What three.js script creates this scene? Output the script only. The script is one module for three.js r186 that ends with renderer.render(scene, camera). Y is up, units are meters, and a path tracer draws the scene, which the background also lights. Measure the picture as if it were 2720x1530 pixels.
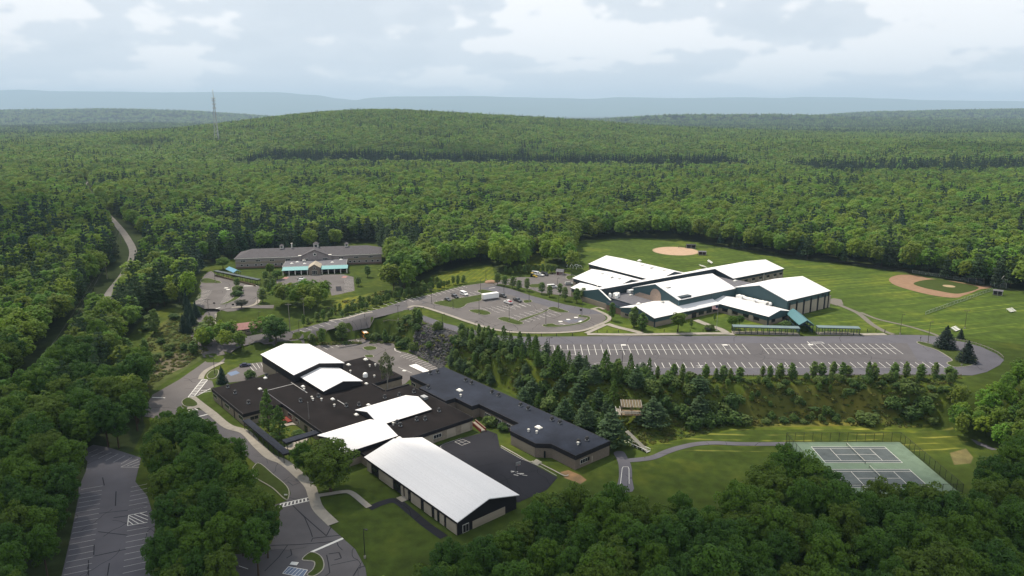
import * as THREE from 'three';
import { mergeGeometries } from 'three/addons/utils/BufferGeometryUtils.js';
import { ImprovedNoise } from 'three/addons/math/ImprovedNoise.js';

// ---------- camera, sky, sun, exposure ----------
const scene = new THREE.Scene();
const camera = new THREE.PerspectiveCamera(43.45, 16 / 9, 1, 90000);
camera.position.set(0, 105, 0);
camera.rotation.x = -0.23761;
const renderer = new THREE.WebGLRenderer({ antialias: true });
renderer.toneMapping = THREE.LinearToneMapping;
renderer.toneMappingExposure = 1.4;
renderer.shadowMap.enabled = true;

const SUN = new THREE.Vector3(-0.36, 0.84, -0.40).normalize();
const sun = new THREE.DirectionalLight(0xfff1dc, 4.6);
sun.position.copy(SUN).multiplyScalar(1500).add(new THREE.Vector3(0, 0, -350));
sun.target.position.set(0, 0, -350);
sun.castShadow = true;
sun.shadow.mapSize.set(4096, 4096);
Object.assign(sun.shadow.camera, { left: -700, right: 700, top: 700, bottom: -700, near: 10, far: 4000 });
scene.add(sun, sun.target);

const perlin = new ImprovedNoise();
const clamp = (v, a = 0, b = 1) => Math.min(b, Math.max(a, v));
const smooth = (a, b, v) => { const t = clamp((v - a) / (b - a)); return t * t * (3 - 2 * t); };
const lerp = (a, b, t) => a + (b - a) * t;
function fbm(x, y, z, oct = 4) { let s = 0, a = 0.5; for (let i = 0; i < oct; i++) { s += a * perlin.noise(x, y, z); x *= 2.03; y *= 2.03; z *= 2.03; a *= 0.5; } return s; }

// broken pale cloud over a light blue sky, hazier towards the horizon all round
{
  const W = 2560, Hh = 1280, data = new Float32Array(W * Hh * 4);
  for (let j = 0; j < Hh; j++) {
    const el = ((j + 0.5) / Hh - 0.5) * Math.PI, sy = Math.sin(el), cy = Math.cos(el);
    for (let i = 0; i < W; i++) {
      const k = (j * W + i) * 4, az = ((i + 0.5) / W - 0.5) * 2 * Math.PI;
      let r = 0.40, g = 0.45, b = 0.46;
      if (sy > -0.01) {
        const e = Math.max(el, 0), dx = Math.cos(az), dz = Math.sin(az), st = 9 / (0.35 + 2.2 * e);      // clouds flatten towards the horizon
        const n = fbm(dx * 5.5, e * st * 1.5 + 2.0, dz * 5.5, 6), m = fbm(dx * 2.1 + 5, e * st * 0.6, dz * 2.1, 3);
        const d = n + 0.55 * m + 0.02, puff = fbm(dx * 19, e * st * 5.2, dz * 19 + 4, 5);
        const white = smooth(0.0, 0.13, d + 0.55 * puff), grey = smooth(0.02, -0.22, d - 0.2 * puff);
        const low = Math.exp(-e / 0.035);
        r = lerp(0.615, 0.82, white); g = lerp(0.655, 0.82, white); b = lerp(0.70, 0.825, white);
        r = lerp(r, 0.535, 0.6 * grey); g = lerp(g, 0.585, 0.6 * grey); b = lerp(b, 0.64, 0.6 * grey);
        r = lerp(r, 0.76, low * 0.8); g = lerp(g, 0.745, low * 0.8); b = lerp(b, 0.735, low * 0.8);
      }
      data[k] = r; data[k + 1] = g; data[k + 2] = b; data[k + 3] = 1;
    }
  }
  const sky = new THREE.DataTexture(data, W, Hh, THREE.RGBAFormat, THREE.FloatType);
  sky.mapping = THREE.EquirectangularReflectionMapping; sky.magFilter = THREE.LinearFilter; sky.minFilter = THREE.LinearFilter; sky.needsUpdate = true;
  scene.background = sky; scene.environment = sky;
}
scene.fog = new THREE.FogExp2(new THREE.Color().setRGB(0.53, 0.73, 0.95), 0.00007);

// ---------- helpers ----------
let seed0 = 20240611;
function rnd() { seed0 = (seed0 + 0x6d2b79f5) | 0; let t = Math.imul(seed0 ^ (seed0 >>> 15), 1 | seed0); t = (t + Math.imul(t ^ (t >>> 7), 61 | t)) ^ t; return ((t ^ (t >>> 14)) >>> 0) / 4294967296; }
const rr = (a, b) => a + (b - a) * rnd();
const taken = new Map();
function numbered(n) { const k = taken.get(n) ?? 0; taken.set(n, k + 1); return k ? n + '_' + String(k).padStart(3, '0') : n; }
function top(o, name, label, category, group, kind) {
  o.name = numbered(name); scene.add(o);
  o.userData = {};
  if (label) o.userData.label = label;
  if (category) o.userData.category = category;
  if (group) o.userData.group = group;
  if (kind) o.userData.kind = kind;
  return o;
}
const thing = (name, label, category, x = 0, y = 0, z = 0, turn = 0, group) => { const g = new THREE.Group(); top(g, name, label, category, group); g.position.set(x, y, z); g.rotation.y = turn; return g; };
function part(parent, name, geo, mat, x = 0, y = 0, z = 0, ry = 0) { const m = new THREE.Mesh(geo, mat); m.name = name; m.position.set(x, y, z); m.rotation.y = ry; m.castShadow = m.receiveShadow = true; parent.add(m); return m; }
const boxes = new Map();
function box(w, h, d) { const k = [w, h, d].map((v) => v.toFixed(3)).join(); if (!boxes.has(k)) boxes.set(k, new THREE.BoxGeometry(w, h, d)); return boxes.get(k); }
const cyls = new Map();
function cyl(r1, r2, h, n = 8) { const k = [r1, r2, h, n].join(); if (!cyls.has(k)) cyls.set(k, new THREE.CylinderGeometry(r1, r2, h, n)); return cyls.get(k); }
const at = (g, x, y, z, rx = 0, ry = 0, rz = 0) => g.clone().applyMatrix4(new THREE.Matrix4().compose(new THREE.Vector3(x, y, z), new THREE.Quaternion().setFromEuler(new THREE.Euler(rx, ry, rz)), new THREE.Vector3(1, 1, 1)));
const shapeOf = (pts) => new THREE.Shape(pts.map(([x, z]) => new THREE.Vector2(x, -z)));
const sheetGeo = (pts, y, holes = []) => { const s = shapeOf(pts); for (const h of holes) s.holes.push(new THREE.Path(h.map(([x, z]) => new THREE.Vector2(x, -z)))); return new THREE.ShapeGeometry(s).rotateX(-Math.PI / 2).translate(0, y, 0); };
const slabGeo = (pts, y0, y1, bevel = 0) => new THREE.ExtrudeGeometry(shapeOf(pts), { depth: y1 - y0 - 2 * bevel, bevelEnabled: bevel > 0, bevelSize: bevel, bevelThickness: bevel, bevelSegments: 1, bevelOffset: -bevel, steps: 1 }).rotateX(-Math.PI / 2).translate(0, y0 + bevel, 0);
function rounded(pts, n = 6, closed = true) { const c = new THREE.CatmullRomCurve3(pts.map(([x, z]) => new THREE.Vector3(x, 0, z)), closed, 'centripetal'); return c.getPoints(pts.length * n).slice(0, closed ? -1 : undefined).map((p) => [p.x, p.z]); }
function inset(pts, d) {
  const n = pts.length; let area = 0; for (let i = 0; i < n; i++) { const a = pts[i], b = pts[(i + 1) % n]; area += a[0] * b[1] - b[0] * a[1]; }
  const s = Math.sign(area);
  return pts.map((p, i) => { const a = pts[(i + n - 1) % n], b = pts[(i + 1) % n]; let tx = b[0] - a[0], tz = b[1] - a[1]; const l = Math.hypot(tx, tz) || 1; return [p[0] - s * tz / l * d, p[1] + s * tx / l * d]; });
}
function inside(p, poly) { let c = false; for (let i = 0, j = poly.length - 1; i < poly.length; j = i++) { const a = poly[i], b = poly[j]; if ((a[1] > p[1]) !== (b[1] > p[1]) && p[0] < ((b[0] - a[0]) * (p[1] - a[1])) / (b[1] - a[1]) + a[0]) c = !c; } return c; }
function segDist(px, pz, a, b) { const vx = b[0] - a[0], vz = b[1] - a[1], t = clamp(((px - a[0]) * vx + (pz - a[1]) * vz) / (vx * vx + vz * vz || 1)); return [Math.hypot(px - a[0] - t * vx, pz - a[1] - t * vz), t]; }
function polyDist(px, pz, poly) { if (inside([px, pz], poly)) return 0; let d = 1e9; for (let i = 0, j = poly.length - 1; i < poly.length; j = i++) d = Math.min(d, segDist(px, pz, poly[j], poly[i])[0]); return d; }

// ---------- materials ----------
const col = (r, g, b) => new THREE.Color().setRGB(r, g, b);
function pix(size, fn, srgb = true) {
  const d = new Uint8Array(size * size * 4);
  for (let j = 0; j < size; j++) for (let i = 0; i < size; i++) { const v = fn(i / size, j / size), k = (j * size + i) * 4; for (let c = 0; c < 3; c++) d[k + c] = clamp((Array.isArray(v) ? v[c] : v) * 255, 0, 255); d[k + 3] = 255; }
  const t = new THREE.DataTexture(d, size, size); t.magFilter = THREE.LinearFilter; t.minFilter = THREE.LinearFilter; t.wrapS = t.wrapT = THREE.RepeatWrapping; if (srgb) t.colorSpace = THREE.SRGBColorSpace; t.needsUpdate = true; return t;
}
// noise that tiles with period 1
function tile(u, v, f, z, oct = 4) { let s = 0, a = 0.5; for (let o = 0; o < oct; o++) { const g = (x, y) => perlin.noise(x * f, y * f, z + o * 7.3); s += a * (g(u, v) * (1 - u) * (1 - v) + g(u - 1, v) * u * (1 - v) + g(u, v - 1) * (1 - u) * v + g(u - 1, v - 1) * u * v); f *= 2; a *= 0.55; } return s; }
const mottle = pix(512, (u, v) => 0.88 + 0.18 * tile(u, v, 6, 1.5, 5) + 0.05 * (rnd() - 0.5));
const weathered = pix(512, (u, v) => clamp(0.80 + 0.42 * tile(u, v, 4, 4.4, 5) + 0.12 * tile(u, v, 40, 6.1, 2) + 0.06 * (rnd() - 0.5)));
const streaks = pix(256, (u, v) => 0.9 + 0.10 * tile(u, v, 30, 2.5, 3) + 0.1 * tile(u, v * 0.0 + 0.3, 40, 8.5, 2));
function cracked(n, seedShift) {
  const S = 1024, c = document.createElement('canvas'); c.width = c.height = S; const x = c.getContext('2d');
  const im = x.createImageData(S, S);
  for (let j = 0; j < S; j++) for (let i = 0; i < S; i++) { const v = clamp(0.88 + 0.16 * tile(i / S, j / S, 5, seedShift, 5) + 0.05 * (rnd() - 0.5)) * 255, k = (j * S + i) * 4; im.data[k] = im.data[k + 1] = im.data[k + 2] = v; im.data[k + 3] = 255; }
  x.putImageData(im, 0, 0);
  for (let q = 0; q < n; q++) {          // sealed cracks
    let px = rnd() * S, py = rnd() * S, a = rnd() < 0.5 ? rr(-0.2, 0.2) : Math.PI / 2 + rr(-0.2, 0.2); x.strokeStyle = 'rgba(35,35,42,' + rr(0.45, 0.8) + ')'; x.lineWidth = rr(1.6, 3.6); x.beginPath(); x.moveTo(px, py);
    for (let k = 0, m = 6 + rnd() * 12; k < m; k++) { a += rr(-0.45, 0.45); px += Math.cos(a) * 26; py += Math.sin(a) * 26; x.lineTo(px, py); } x.stroke();
  }
  const t = new THREE.DataTexture(new Uint8Array(x.getImageData(0, 0, S, S).data), S, S); t.wrapS = t.wrapT = THREE.RepeatWrapping; t.magFilter = THREE.LinearFilter; t.minFilter = THREE.LinearFilter; t.colorSpace = THREE.SRGBColorSpace; t.needsUpdate = true; return t;
}
const rep = (t, m) => { const c = t.clone(); c.repeat.set(1 / m, 1 / m); c.needsUpdate = true; return c; };
const std = (c, rough = 0.85, extra = {}) => new THREE.MeshPhysicalMaterial({ color: c, roughness: rough, specularIntensity: rough > 0.75 ? 0.2 : 0.7, ...extra });
const M = {
  asphalt: std(col(0.118, 0.117, 0.137), 0.9, { map: rep(cracked(14, 3.1), 45) }),
  asphaltOld: std(col(0.112, 0.108, 0.116), 0.9, { map: rep(cracked(15, 5.7), 42) }),
  asphaltNew: std(col(0.022, 0.023, 0.030), 0.85, { map: rep(cracked(20, 9.4), 40) }),
  asphaltPale: std(col(0.140, 0.131, 0.132), 0.92, { map: rep(cracked(16, 1.9), 50) }),
  roadFar: std(col(0.22, 0.21, 0.20), 0.92, { map: rep(mottle, 20) }),
  concrete: std(col(0.31, 0.29, 0.255), 0.9, { map: rep(mottle, 12) }),
  kerb: std(col(0.33, 0.32, 0.28), 0.9, { map: rep(mottle, 7) }),
  paint: std(col(0.74, 0.74, 0.72), 0.8, { map: rep(mottle, 3) }),
  paintWorn: std(col(0.45, 0.45, 0.45), 0.85, { map: rep(mottle, 2) }),
  paintBlue: std(col(0.12, 0.20, 0.42), 0.8),
  grass: std(col(0.048, 0.070, 0.014), 0.95, { map: rep(mottle, 9) }),
  dirt: std(col(0.27, 0.175, 0.115), 0.95, { map: rep(mottle, 11) }),
  sand: std(col(0.36, 0.285, 0.18), 0.95, { map: rep(mottle, 6) }),
  gravel: std(col(0.17, 0.16, 0.14), 0.95, { map: rep(mottle, 5) }),
  whiteRoof: std(col(0.76, 0.76, 0.78), 0.7, { map: rep(streaks, 5), specularIntensity: 0.3 }),
  darkRoof: std(col(0.019, 0.0165, 0.017), 0.9, { map: rep(weathered, 31), specularIntensity: 0.1 }),
  blueRoof: std(col(0.028, 0.035, 0.055), 0.78, { map: rep(weathered, 37) }),
  greyRoof: std(col(0.15, 0.15, 0.17), 0.9, { map: rep(mottle, 9) }),
  shingle: std(col(0.105, 0.10, 0.11), 0.9, { map: rep(mottle, 6) }),
  fascia: std(col(0.008, 0.007, 0.010), 0.7),
  teal: std(col(0.042, 0.088, 0.100), 0.6, { map: rep(streaks, 4) }),
  tealDark: std(col(0.022, 0.043, 0.055), 0.6, { map: rep(streaks, 4) }),
  tealLight: std(col(0.14, 0.34, 0.36), 0.5, { map: rep(streaks, 3) }),
  shelterRoof: std(col(0.13, 0.19, 0.205), 0.6, { map: rep(streaks, 3) }),
  tealRoof: std(col(0.055, 0.17, 0.20), 0.5, { map: rep(streaks, 3) }),
  tan: std(col(0.30, 0.255, 0.20), 0.9, { map: rep(mottle, 5) }),
  tanPale: std(col(0.42, 0.37, 0.30), 0.9, { map: rep(mottle, 5) }),
  stone: std(col(0.21, 0.175, 0.145), 0.95, { map: rep(mottle, 1.7) }),
  brick: std(col(0.21, 0.14, 0.11), 0.95, { map: rep(mottle, 3) }),
  mauve: std(col(0.33, 0.29, 0.285), 0.9, { map: rep(mottle, 5) }),
  mural: std(col(0.40, 0.31, 0.25), 0.9, { map: rep(mottle, 4) }),
  glass: std(col(0.015, 0.018, 0.022), 0.12),
  white: std(col(0.75, 0.75, 0.73), 0.55),
  offwhite: std(col(0.55, 0.54, 0.50), 0.7),
  metal: std(col(0.36, 0.37, 0.38), 0.45, { metalness: 0.6 }),
  pole: std(col(0.018, 0.018, 0.018), 0.55),
  poleOlive: std(col(0.06, 0.055, 0.03), 0.6),
  black: std(col(0.012, 0.012, 0.013), 0.5),
  tyre: std(col(0.012, 0.012, 0.012), 0.9),
  wood: std(col(0.20, 0.155, 0.105), 0.9, { map: rep(streaks, 1.3) }),
  woodGrey: std(col(0.26, 0.24, 0.21), 0.9, { map: rep(streaks, 1.3) }),
  redBrick: std(col(0.24, 0.055, 0.045), 0.9, { map: rep(mottle, 2) }),
  barnRed: std(col(0.10, 0.025, 0.028), 0.85, { map: rep(streaks, 2) }),
  pink: std(col(0.36, 0.20, 0.19), 0.9, { map: rep(mottle, 4) }),
  rock: std(col(0.085, 0.085, 0.09), 0.95, { map: rep(mottle, 3) }),
  courtGreen: std(col(0.145, 0.205, 0.152), 0.85, { map: rep(mottle, 14) }),
  courtGrey: std(col(0.094, 0.112, 0.118), 0.85, { map: rep(mottle, 14) }),
  link: std(col(0.03, 0.045, 0.035), 0.8, { transparent: true, opacity: 0.11, side: THREE.DoubleSide }),
  linkPale: std(col(0.20, 0.24, 0.20), 0.8, { transparent: true, opacity: 0.16, side: THREE.DoubleSide }),
  bark: std(col(0.075, 0.058, 0.042), 0.95, { map: rep(streaks, 0.8) }),
  barkPale: std(col(0.30, 0.28, 0.25), 0.95, { map: rep(streaks, 0.8) }),
};

// ---------- the lie of the land ----------
const UP = 11.5, B3 = 8;
const LOWLAND = [[43.9, -208], [57.6, -223.8], [76.5, -229.2], [111.3, -231.1], [136.5, -226.9], [148.5, -217.8], [155.5, -173.5], [161.2, -117.3], [-167, -117.3], [-239.6, -256.9], [-140, -256.9], [-137.6, -278.1], [-134.7, -302.8], [-117.5, -313.8], [-110.7, -326.8], [-87.5, -324.3], [-69.3, -336.9], [-53.3, -320.7], [-41.4, -300.1], [-25.8, -280.4], [26.7, -234.4], [35.6, -219.3]];
const TERRACE = [[-50.1, -340.3], [-41.2, -318.3], [-31, -307.1], [-21.1, -298.3], [-4.5, -280.9], [14, -262.7], [30.6, -247.3], [166.4, -247.7], [194, -267.2], [251.8, -269.6], [372.9, -410.1], [266.1, -469.3], [67.8, -575.6], [24.9, -483.1], [-9, -420.8], [-20.4, -410.1]];
const PLATEAU3 = [[-195, -436.6], [-167.7, -364.8], [-143.6, -345.6], [-134.5, -364.8], [-132.4, -390.6], [-92.7, -381.7], [-74.3, -400], [-94, -587], [-220.5, -567.6]];
const LANES = [   // polylines that carry their own heights: [points, heights, half width]
  [[[-47.5, -359.1], [-58.3, -346.3], [-71.9, -339.8], [-87.3, -332.9], [-101.9, -324.9], [-113.4, -324.1], [-123, -321.9], [-129.9, -315.5], [-132.1, -309.8]], [11.5, 10.5, 8.5, 6, 4, 3, 2, 1.2, 0.8], 6.5],
  [[[-131.3, -303.1], [-150.5, -335], [-153.2, -356.3], [-143.4, -366.1], [-139.1, -384.3]], [0.8, 3, 5, 7, 8], 5],
  [[[-182.8, -253], [-202.4, -307.8], [-221.7, -379.8], [-230.5, -402.7], [-244.9, -445.6], [-267.3, -501.2], [-305.8, -567.6], [-370.6, -664.8], [-450.9, -778.3], [-586.9, -1000.7], [-695.8, -1295], [-845.6, -1682.5]], [0, 2, 4, 5, 6, 8, 8, 10, 11, 11.5, 12, 13], 5],
];
const bump = (x, z, cx, cz, sx, sz, h) => h * Math.exp(-0.5 * (((x - cx) / sx) ** 2 + ((z - cz) / sz) ** 2));
function hills(x, z) {
  const far = smooth(700, 1600, -z);
  return bump(x, z, -480, -2250, 430, 420, 70) + bump(x, z, 180, -2350, 480, 400, 36) + bump(x, z, -4000, -7200, 1300, 600, 118) + bump(x, z, 4600, -6800, 1500, 600, 122) + bump(x, z, 1900, -5200, 1300, 350, 62) - bump(x, z, 200, -1330, 700, 150, 9)
    + bump(x, z, 900, -1500, 500, 250, 9) + far * 10 * perlin.noise(x / 620, z / 620, 3.3) + smooth(2600, 5000, -z) * 24 * perlin.noise(x / 1300, z / 1300, 8.3);
}
function hgt(x, z) {
  let n = 0, d = 0;
  const put = (dist, h, w = 1) => { const k = w / Math.pow(Math.max(dist, 0.02), 3); n += k * h; d += k; };
  if (z > -700) {
    put(polyDist(x, z, LOWLAND), 0); put(polyDist(x, z, TERRACE), UP); put(polyDist(x, z, PLATEAU3), B3);
  }
  if (z > -1900 && x < 60) for (const [pts, hs, half] of LANES) {
    let best = 1e9, bh = 0;
    for (let i = 1; i < pts.length; i++) { const [q, t] = segDist(x, z, pts[i - 1], pts[i]); if (q < best) { best = q; bh = lerp(hs[i - 1], hs[i], t); } }
    put(Math.max(0, best - half), bh);
  }
  const base = lerp(0, UP, smooth(240, 340, -z)) + hills(x, z) + 1.2 * perlin.noise(x / 60, z / 60, 1.1);
  put(70, base);
  return n / d;
}

// where no wood grows, and the woods and groves within it
const OPEN = [[-13.4, -451.1], [-7.9, -423.1], [10.9, -462.7], [23.5, -483.1], [36, -420.8], [41.6, -483.1], [49, -536.5], [95.6, -550.8], [130.3, -541.8], [157.2, -500.8], [177.7, -472], [206.7, -453.7], [239.9, -420.8], [267, -382.8], [306.6, -333.1], [163.4, -164.2], [161.2, -117.3], [-86.8, -117.3], [-107.8, -155.7], [-121.8, -186.4], [-130.8, -204], [-120.8, -211.7], [-126.3, -230.5], [-137.8, -251], [-141.9, -264.6], [-166.2, -284.8], [-177, -310.4], [-186.7, -356.1], [-167, -360.8], [-191.5, -425.5], [-198.9, -457.9], [-190.4, -486.9], [-191.9, -498.3], [-125.7, -513.3], [-126.6, -546], [-105, -549.5], [-83.1, -473.3], [-69.9, -408.6], [-64.3, -394.6], [-47.7, -427.6], [-32.1, -446.1]];
const WOODS = [
  [[[-228.2, -244.7], [-172.3, -238.6], [-148.6, -232], [-123.7, -221.9], [-118.3, -211.7], [-130, -202.7], [-117.1, -182.6], [-113.5, -171], [-105.1, -151.3], [-94.3, -128.2], [-121.2, -117.3]], 'dark leafy tree left of the shaded car park', 13, 18, 6.2],   // [outline of the bases, label, least and greatest height, spacing]
  [[[2.1, -157.1], [11.6, -170.8], [21.5, -167.5], [41.2, -165], [57.5, -165.7], [63.8, -173.3], [75.8, -183], [82, -174.4], [84.5, -165.7], [95.1, -168.6], [106.5, -163.6], [126.2, -178.4], [145.4, -197.3], [164.4, -217.7], [231.7, -244.7], [123, -117.3], [-27.3, -117.3], [-29.6, -134], [-25, -139.8], [-16, -145.4], [-9, -148.6]], 'dark leafy tree in the wood below the tennis courts and white-roofed wing', 13, 19, 6.2],
  [[[154.6, -233.1], [162.2, -233.5], [177.7, -240.8], [227.1, -243], [197.2, -205.4], [156.6, -206.1], [146.2, -215.5], [138.5, -219.6]], 'leafy tree in the wood between the turning loop and the tennis courts', 9.5, 13, 5],
  [[[-113.9, -216.6], [-106.2, -219.9], [-90.3, -209.1], [-75.9, -192.7], [-69.5, -180.7], [-58.2, -162.1], [-53.9, -151.5], [-59.6, -140.9], [-57.3, -128.2], [-78.7, -128.2], [-81.3, -141], [-92.2, -163.6], [-106, -186.4], [-113.1, -204]], 'leafy tree between the shaded car park and the school drive', 12, 17, 6.2],
  [[[-67.3, -372.7], [-55, -364.3], [-47.4, -407.7], [-48.2, -426.2], [-64.2, -429], [-72.3, -405.1]], 'broad oak-like tree behind the saplings beside the sloping stalls', 17, 22, 8],
  [[[-10.2, -420.8], [8.3, -426.4], [8.7, -451.5], [-10.4, -456.3]], 'tall tree in the clump behind the street trees of the upper car park', 17, 22, 8],
  [[[20.7, -435.8], [35, -437.9], [37.5, -471.1], [22.5, -474.5]], 'tall tree in the clump beside the red shed and ball field', 16, 20, 7],
  [[[-123.1, -363], [-113.8, -356.2], [-95.1, -352.5], [-93.7, -359.3], [-99.1, -376.8], [-109.9, -381.1], [-123.1, -371.5]], 'leafy tree in the clump before the grey two-storey school', 10.5, 14, 5.5],
  [[[-119.3, -331.2], [-108.5, -331.2], [-104.9, -317.4], [-113.2, -316], [-120.1, -319], [-123.6, -326.5]], 'leafy tree beside the pink-roofed house', 9, 13, 6],
  [[[-148.4, -320.5], [-141.2, -326.6], [-128.1, -320.5], [-119, -313.2], [-118.3, -303.6], [-137.7, -303.6]], 'open leafy tree along the drive behind the brown-roofed school', 9, 13, 6.5],
];
const inWood = (x, z) => WOODS.some((w) => inside([x, z], w[0]));
const laneGap = (x, z) => { let b = 1e9; const p = LANES[2][0]; for (let i = 1; i < p.length; i++) b = Math.min(b, segDist(x, z, p[i - 1], p[i])[0]); return b; };

// ---------- ground sheet, with the colour of what grows on it ----------
{
  const S = 2048, X0 = -270, Z0 = -630, SPAN = 540, c = document.createElement('canvas'); c.width = c.height = S; const g = c.getContext('2d');
  const lin = (r, gg, b) => { const s = (v) => Math.round(255 * (v <= 0.0031308 ? 12.92 * v : 1.055 * v ** (1 / 2.4) - 0.055)); return `rgb(${s(r)},${s(gg)},${s(b)})`; };
  const path = (pts) => { g.beginPath(); pts.forEach(([x, z], i) => g[i ? 'lineTo' : 'moveTo'](((x - X0) / SPAN) * S, ((z - Z0) / SPAN) * S)); g.closePath(); };
  const fill = (pts, r, gg, b, blur = 0) => { g.filter = 'none'; g.fillStyle = lin(r, gg, b); path(pts); g.fill(); };
  g.fillStyle = lin(0.030, 0.042, 0.017); g.fillRect(0, 0, S, S);
  fill(OPEN, 0.040, 0.060, 0.012);
  fill([[49, -536.5], [95.6, -550.8], [130.3, -541.8], [157.2, -500.8], [177.7, -472], [206.7, -453.7], [239.9, -420.8], [267, -382.8], [306.6, -333.1], [249.8, -267.2], [195.8, -295.4], [151.9, -307.1], [36.7, -301.1], [31.3, -420.8], [41.6, -483.1]], 0.049, 0.078, 0.015);      // mown playing fields
  fill([[-41.4, -320], [-21.2, -299.9], [-4.6, -282.4], [30.7, -248.2], [165.9, -249], [171.8, -250.7], [157.7, -244.7], [152.1, -235.1], [136, -226], [110.5, -229.2], [76.1, -227.9], [53.9, -219.3], [39.8, -213.5], [31.1, -225.4], [-17.7, -280.4], [-39.7, -300.1]], 0.058, 0.080, 0.013);   // rough grass bank
  fill([[84.3, -242.9], [127, -242.9], [135, -235.1], [125.4, -231.8], [83.6, -230.1], [78, -235.1]], 0.078, 0.086, 0.020);   // dry grass on the bank
  fill([[-48.6, -418.5], [-31, -438.1], [-12.8, -450.1], [-11, -426.7], [-9.3, -408.1], [-27.1, -396.9], [-43.1, -378.3]], 0.066, 0.090, 0.016);          // hay meadow
  fill([[11, -496], [22.7, -496], [20, -433.5], [9.6, -430.6]], 0.066, 0.090, 0.016);
  fill([[-96.4, -370.6], [-72.2, -395], [-68.9, -379.2], [-73, -358.5], [-90.4, -358.5]], 0.068, 0.088, 0.018);
  fill([[-166.6, -297], [-172.4, -338.3], [-169.3, -367], [-149.1, -338.3], [-134.8, -307.8], [-139.2, -275.1], [-140.3, -257.9]], 0.055, 0.070, 0.022);                // scrub by the drive
  fill([[-159.1, -287.2], [-151.5, -305.2], [-140.3, -308], [-138.7, -292.1], [-143.8, -277.7]], 0.105, 0.092, 0.062);
  fill([[17.1, -199.7], [20.5, -196.6], [22, -193.6], [20, -191.2], [15.6, -194.8], [14.4, -198.4]], 0.14, 0.105, 0.062);            // bare earth by the long wing
  fill([[139.2, -211], [146.3, -214.2], [144.8, -208], [141.5, -204], [135.8, -203]], 0.11, 0.10, 0.045);
  const d = g.getImageData(0, 0, S, S).data, out = new Uint8Array(S * S * 4);
  const mow = [[176.7, -469.3], [190.5, -347.8]];
  for (let j = 0; j < S; j++) for (let i = 0; i < S; i++) {
    const x = X0 + (i / S) * SPAN, z = Z0 + (j / S) * SPAN, k = (j * S + i) * 4;
    const n1 = fbm(x / 23, z / 23, 2.2, 4), n2 = fbm(x / 3.1, z / 3.1, 5.2, 2), dry = smooth(0.02, 0.35, n1 + 0.3 * n2);
    let r = d[k], gg = d[k + 1], b = d[k + 2];
    const open = gg > 62;
    const v = 1 + 0.22 * n1 + 0.28 * n2 + 0.08 * (rnd() - 0.5);
    if (open) { r = lerp(r, r * 1.13, dry); gg = lerp(gg, gg * 1.04, dry); }
    if (open && x > 100 && z < -290 && z > -480) {        // clippings left along the mower's rows
      const band2 = Math.sin((z + 0.32 * x) * 0.62) * 0.045; r *= 1 + band2; gg *= 1 + band2;
      const s = (z + 0.32 * x) / 5.6, w = s - Math.floor(s), line = smooth(0.10, 0.0, Math.abs(w - 0.5)) * smooth(0.0, 0.25, fbm(x / 45, z / 20, 6.6, 2) + 0.08);
      r = lerp(r, 122, 0.6 * line); gg = lerp(gg, 128, 0.6 * line); b = lerp(b, 62, 0.5 * line);
    }
    if (open && z < -212 && z > -236 && x > 40 && x < 150) {     // hay left along the foot of the bank
      const s = (z + 0.0012 * (x - 95) ** 2 + 224) , line = smooth(0.9, 0, Math.abs(((s + 40) % 4.2) - 2.1)) * smooth(-0.1, 0.2, fbm(x / 9, z / 2, 6.1, 2));
      r = lerp(r, 150, 0.55 * line); gg = lerp(gg, 142, 0.55 * line); b = lerp(b, 78, 0.5 * line);
    }
    if (open && gg > 80 && r > 68 && z < -320 && x < 30) { const s = (x + 0.25 * z) / 3.4, w = s - Math.floor(s); if (w < 0.3) { r *= 1.18; gg *= 1.1; } }
    out[k] = clamp(r * v, 0, 255); out[k + 1] = clamp(gg * v, 0, 255); out[k + 2] = clamp(b * v, 0, 255); out[k + 3] = 255;
  }
  const map = new THREE.DataTexture(out, S, S); map.colorSpace = THREE.SRGBColorSpace; map.magFilter = THREE.LinearFilter; map.minFilter = THREE.LinearFilter; map.wrapS = map.wrapT = THREE.ClampToEdgeWrapping; map.needsUpdate = true;
  const edgeGrid = (lo, hi, step, end, grow) => { const a = []; for (let v = lo; v <= hi; v += step) a.push(v); let s = step, v = lo; while (v > -end) { s *= grow; v -= s; a.unshift(v); } s = step; v = a[a.length - 1]; while (v < end) { s *= grow; v += s; a.push(v); } return a; };
  const xs = edgeGrid(-270, 270, 3, 24000, 1.12);
  const zs = []; for (let z = 160; z > -560; z -= z > -80 ? 12 : 3) zs.push(z); for (let z = -560, s = 3; z > -30000;) { s *= 1.055; z -= Math.min(s, z > -6000 ? 140 : 700); zs.push(z); }
  const nx = xs.length, nz = zs.length, pos = new Float32Array(nx * nz * 3), uv = new Float32Array(nx * nz * 2), idx = [];
  for (let j = 0; j < nz; j++) for (let i = 0; i < nx; i++) { const k = j * nx + i, x = xs[i], z = zs[j]; pos.set([x, hgt(x, z) - 0.06, z], k * 3); uv.set([(x - X0) / SPAN, (z - Z0) / SPAN], k * 2); if (i && j) idx.push(k - nx - 1, k - nx, k - 1, k - nx, k, k - 1); }
  const geo = new THREE.BufferGeometry(); geo.setAttribute('position', new THREE.BufferAttribute(pos, 3)); geo.setAttribute('uv', new THREE.BufferAttribute(uv, 2)); geo.setIndex(idx); geo.computeVertexNormals();
  const m = new THREE.Mesh(geo, new THREE.MeshPhysicalMaterial({ map, roughness: 1, specularIntensity: 0.08 })); m.receiveShadow = true;
  top(m, 'ground', null, null, null, 'structure');
}
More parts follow.
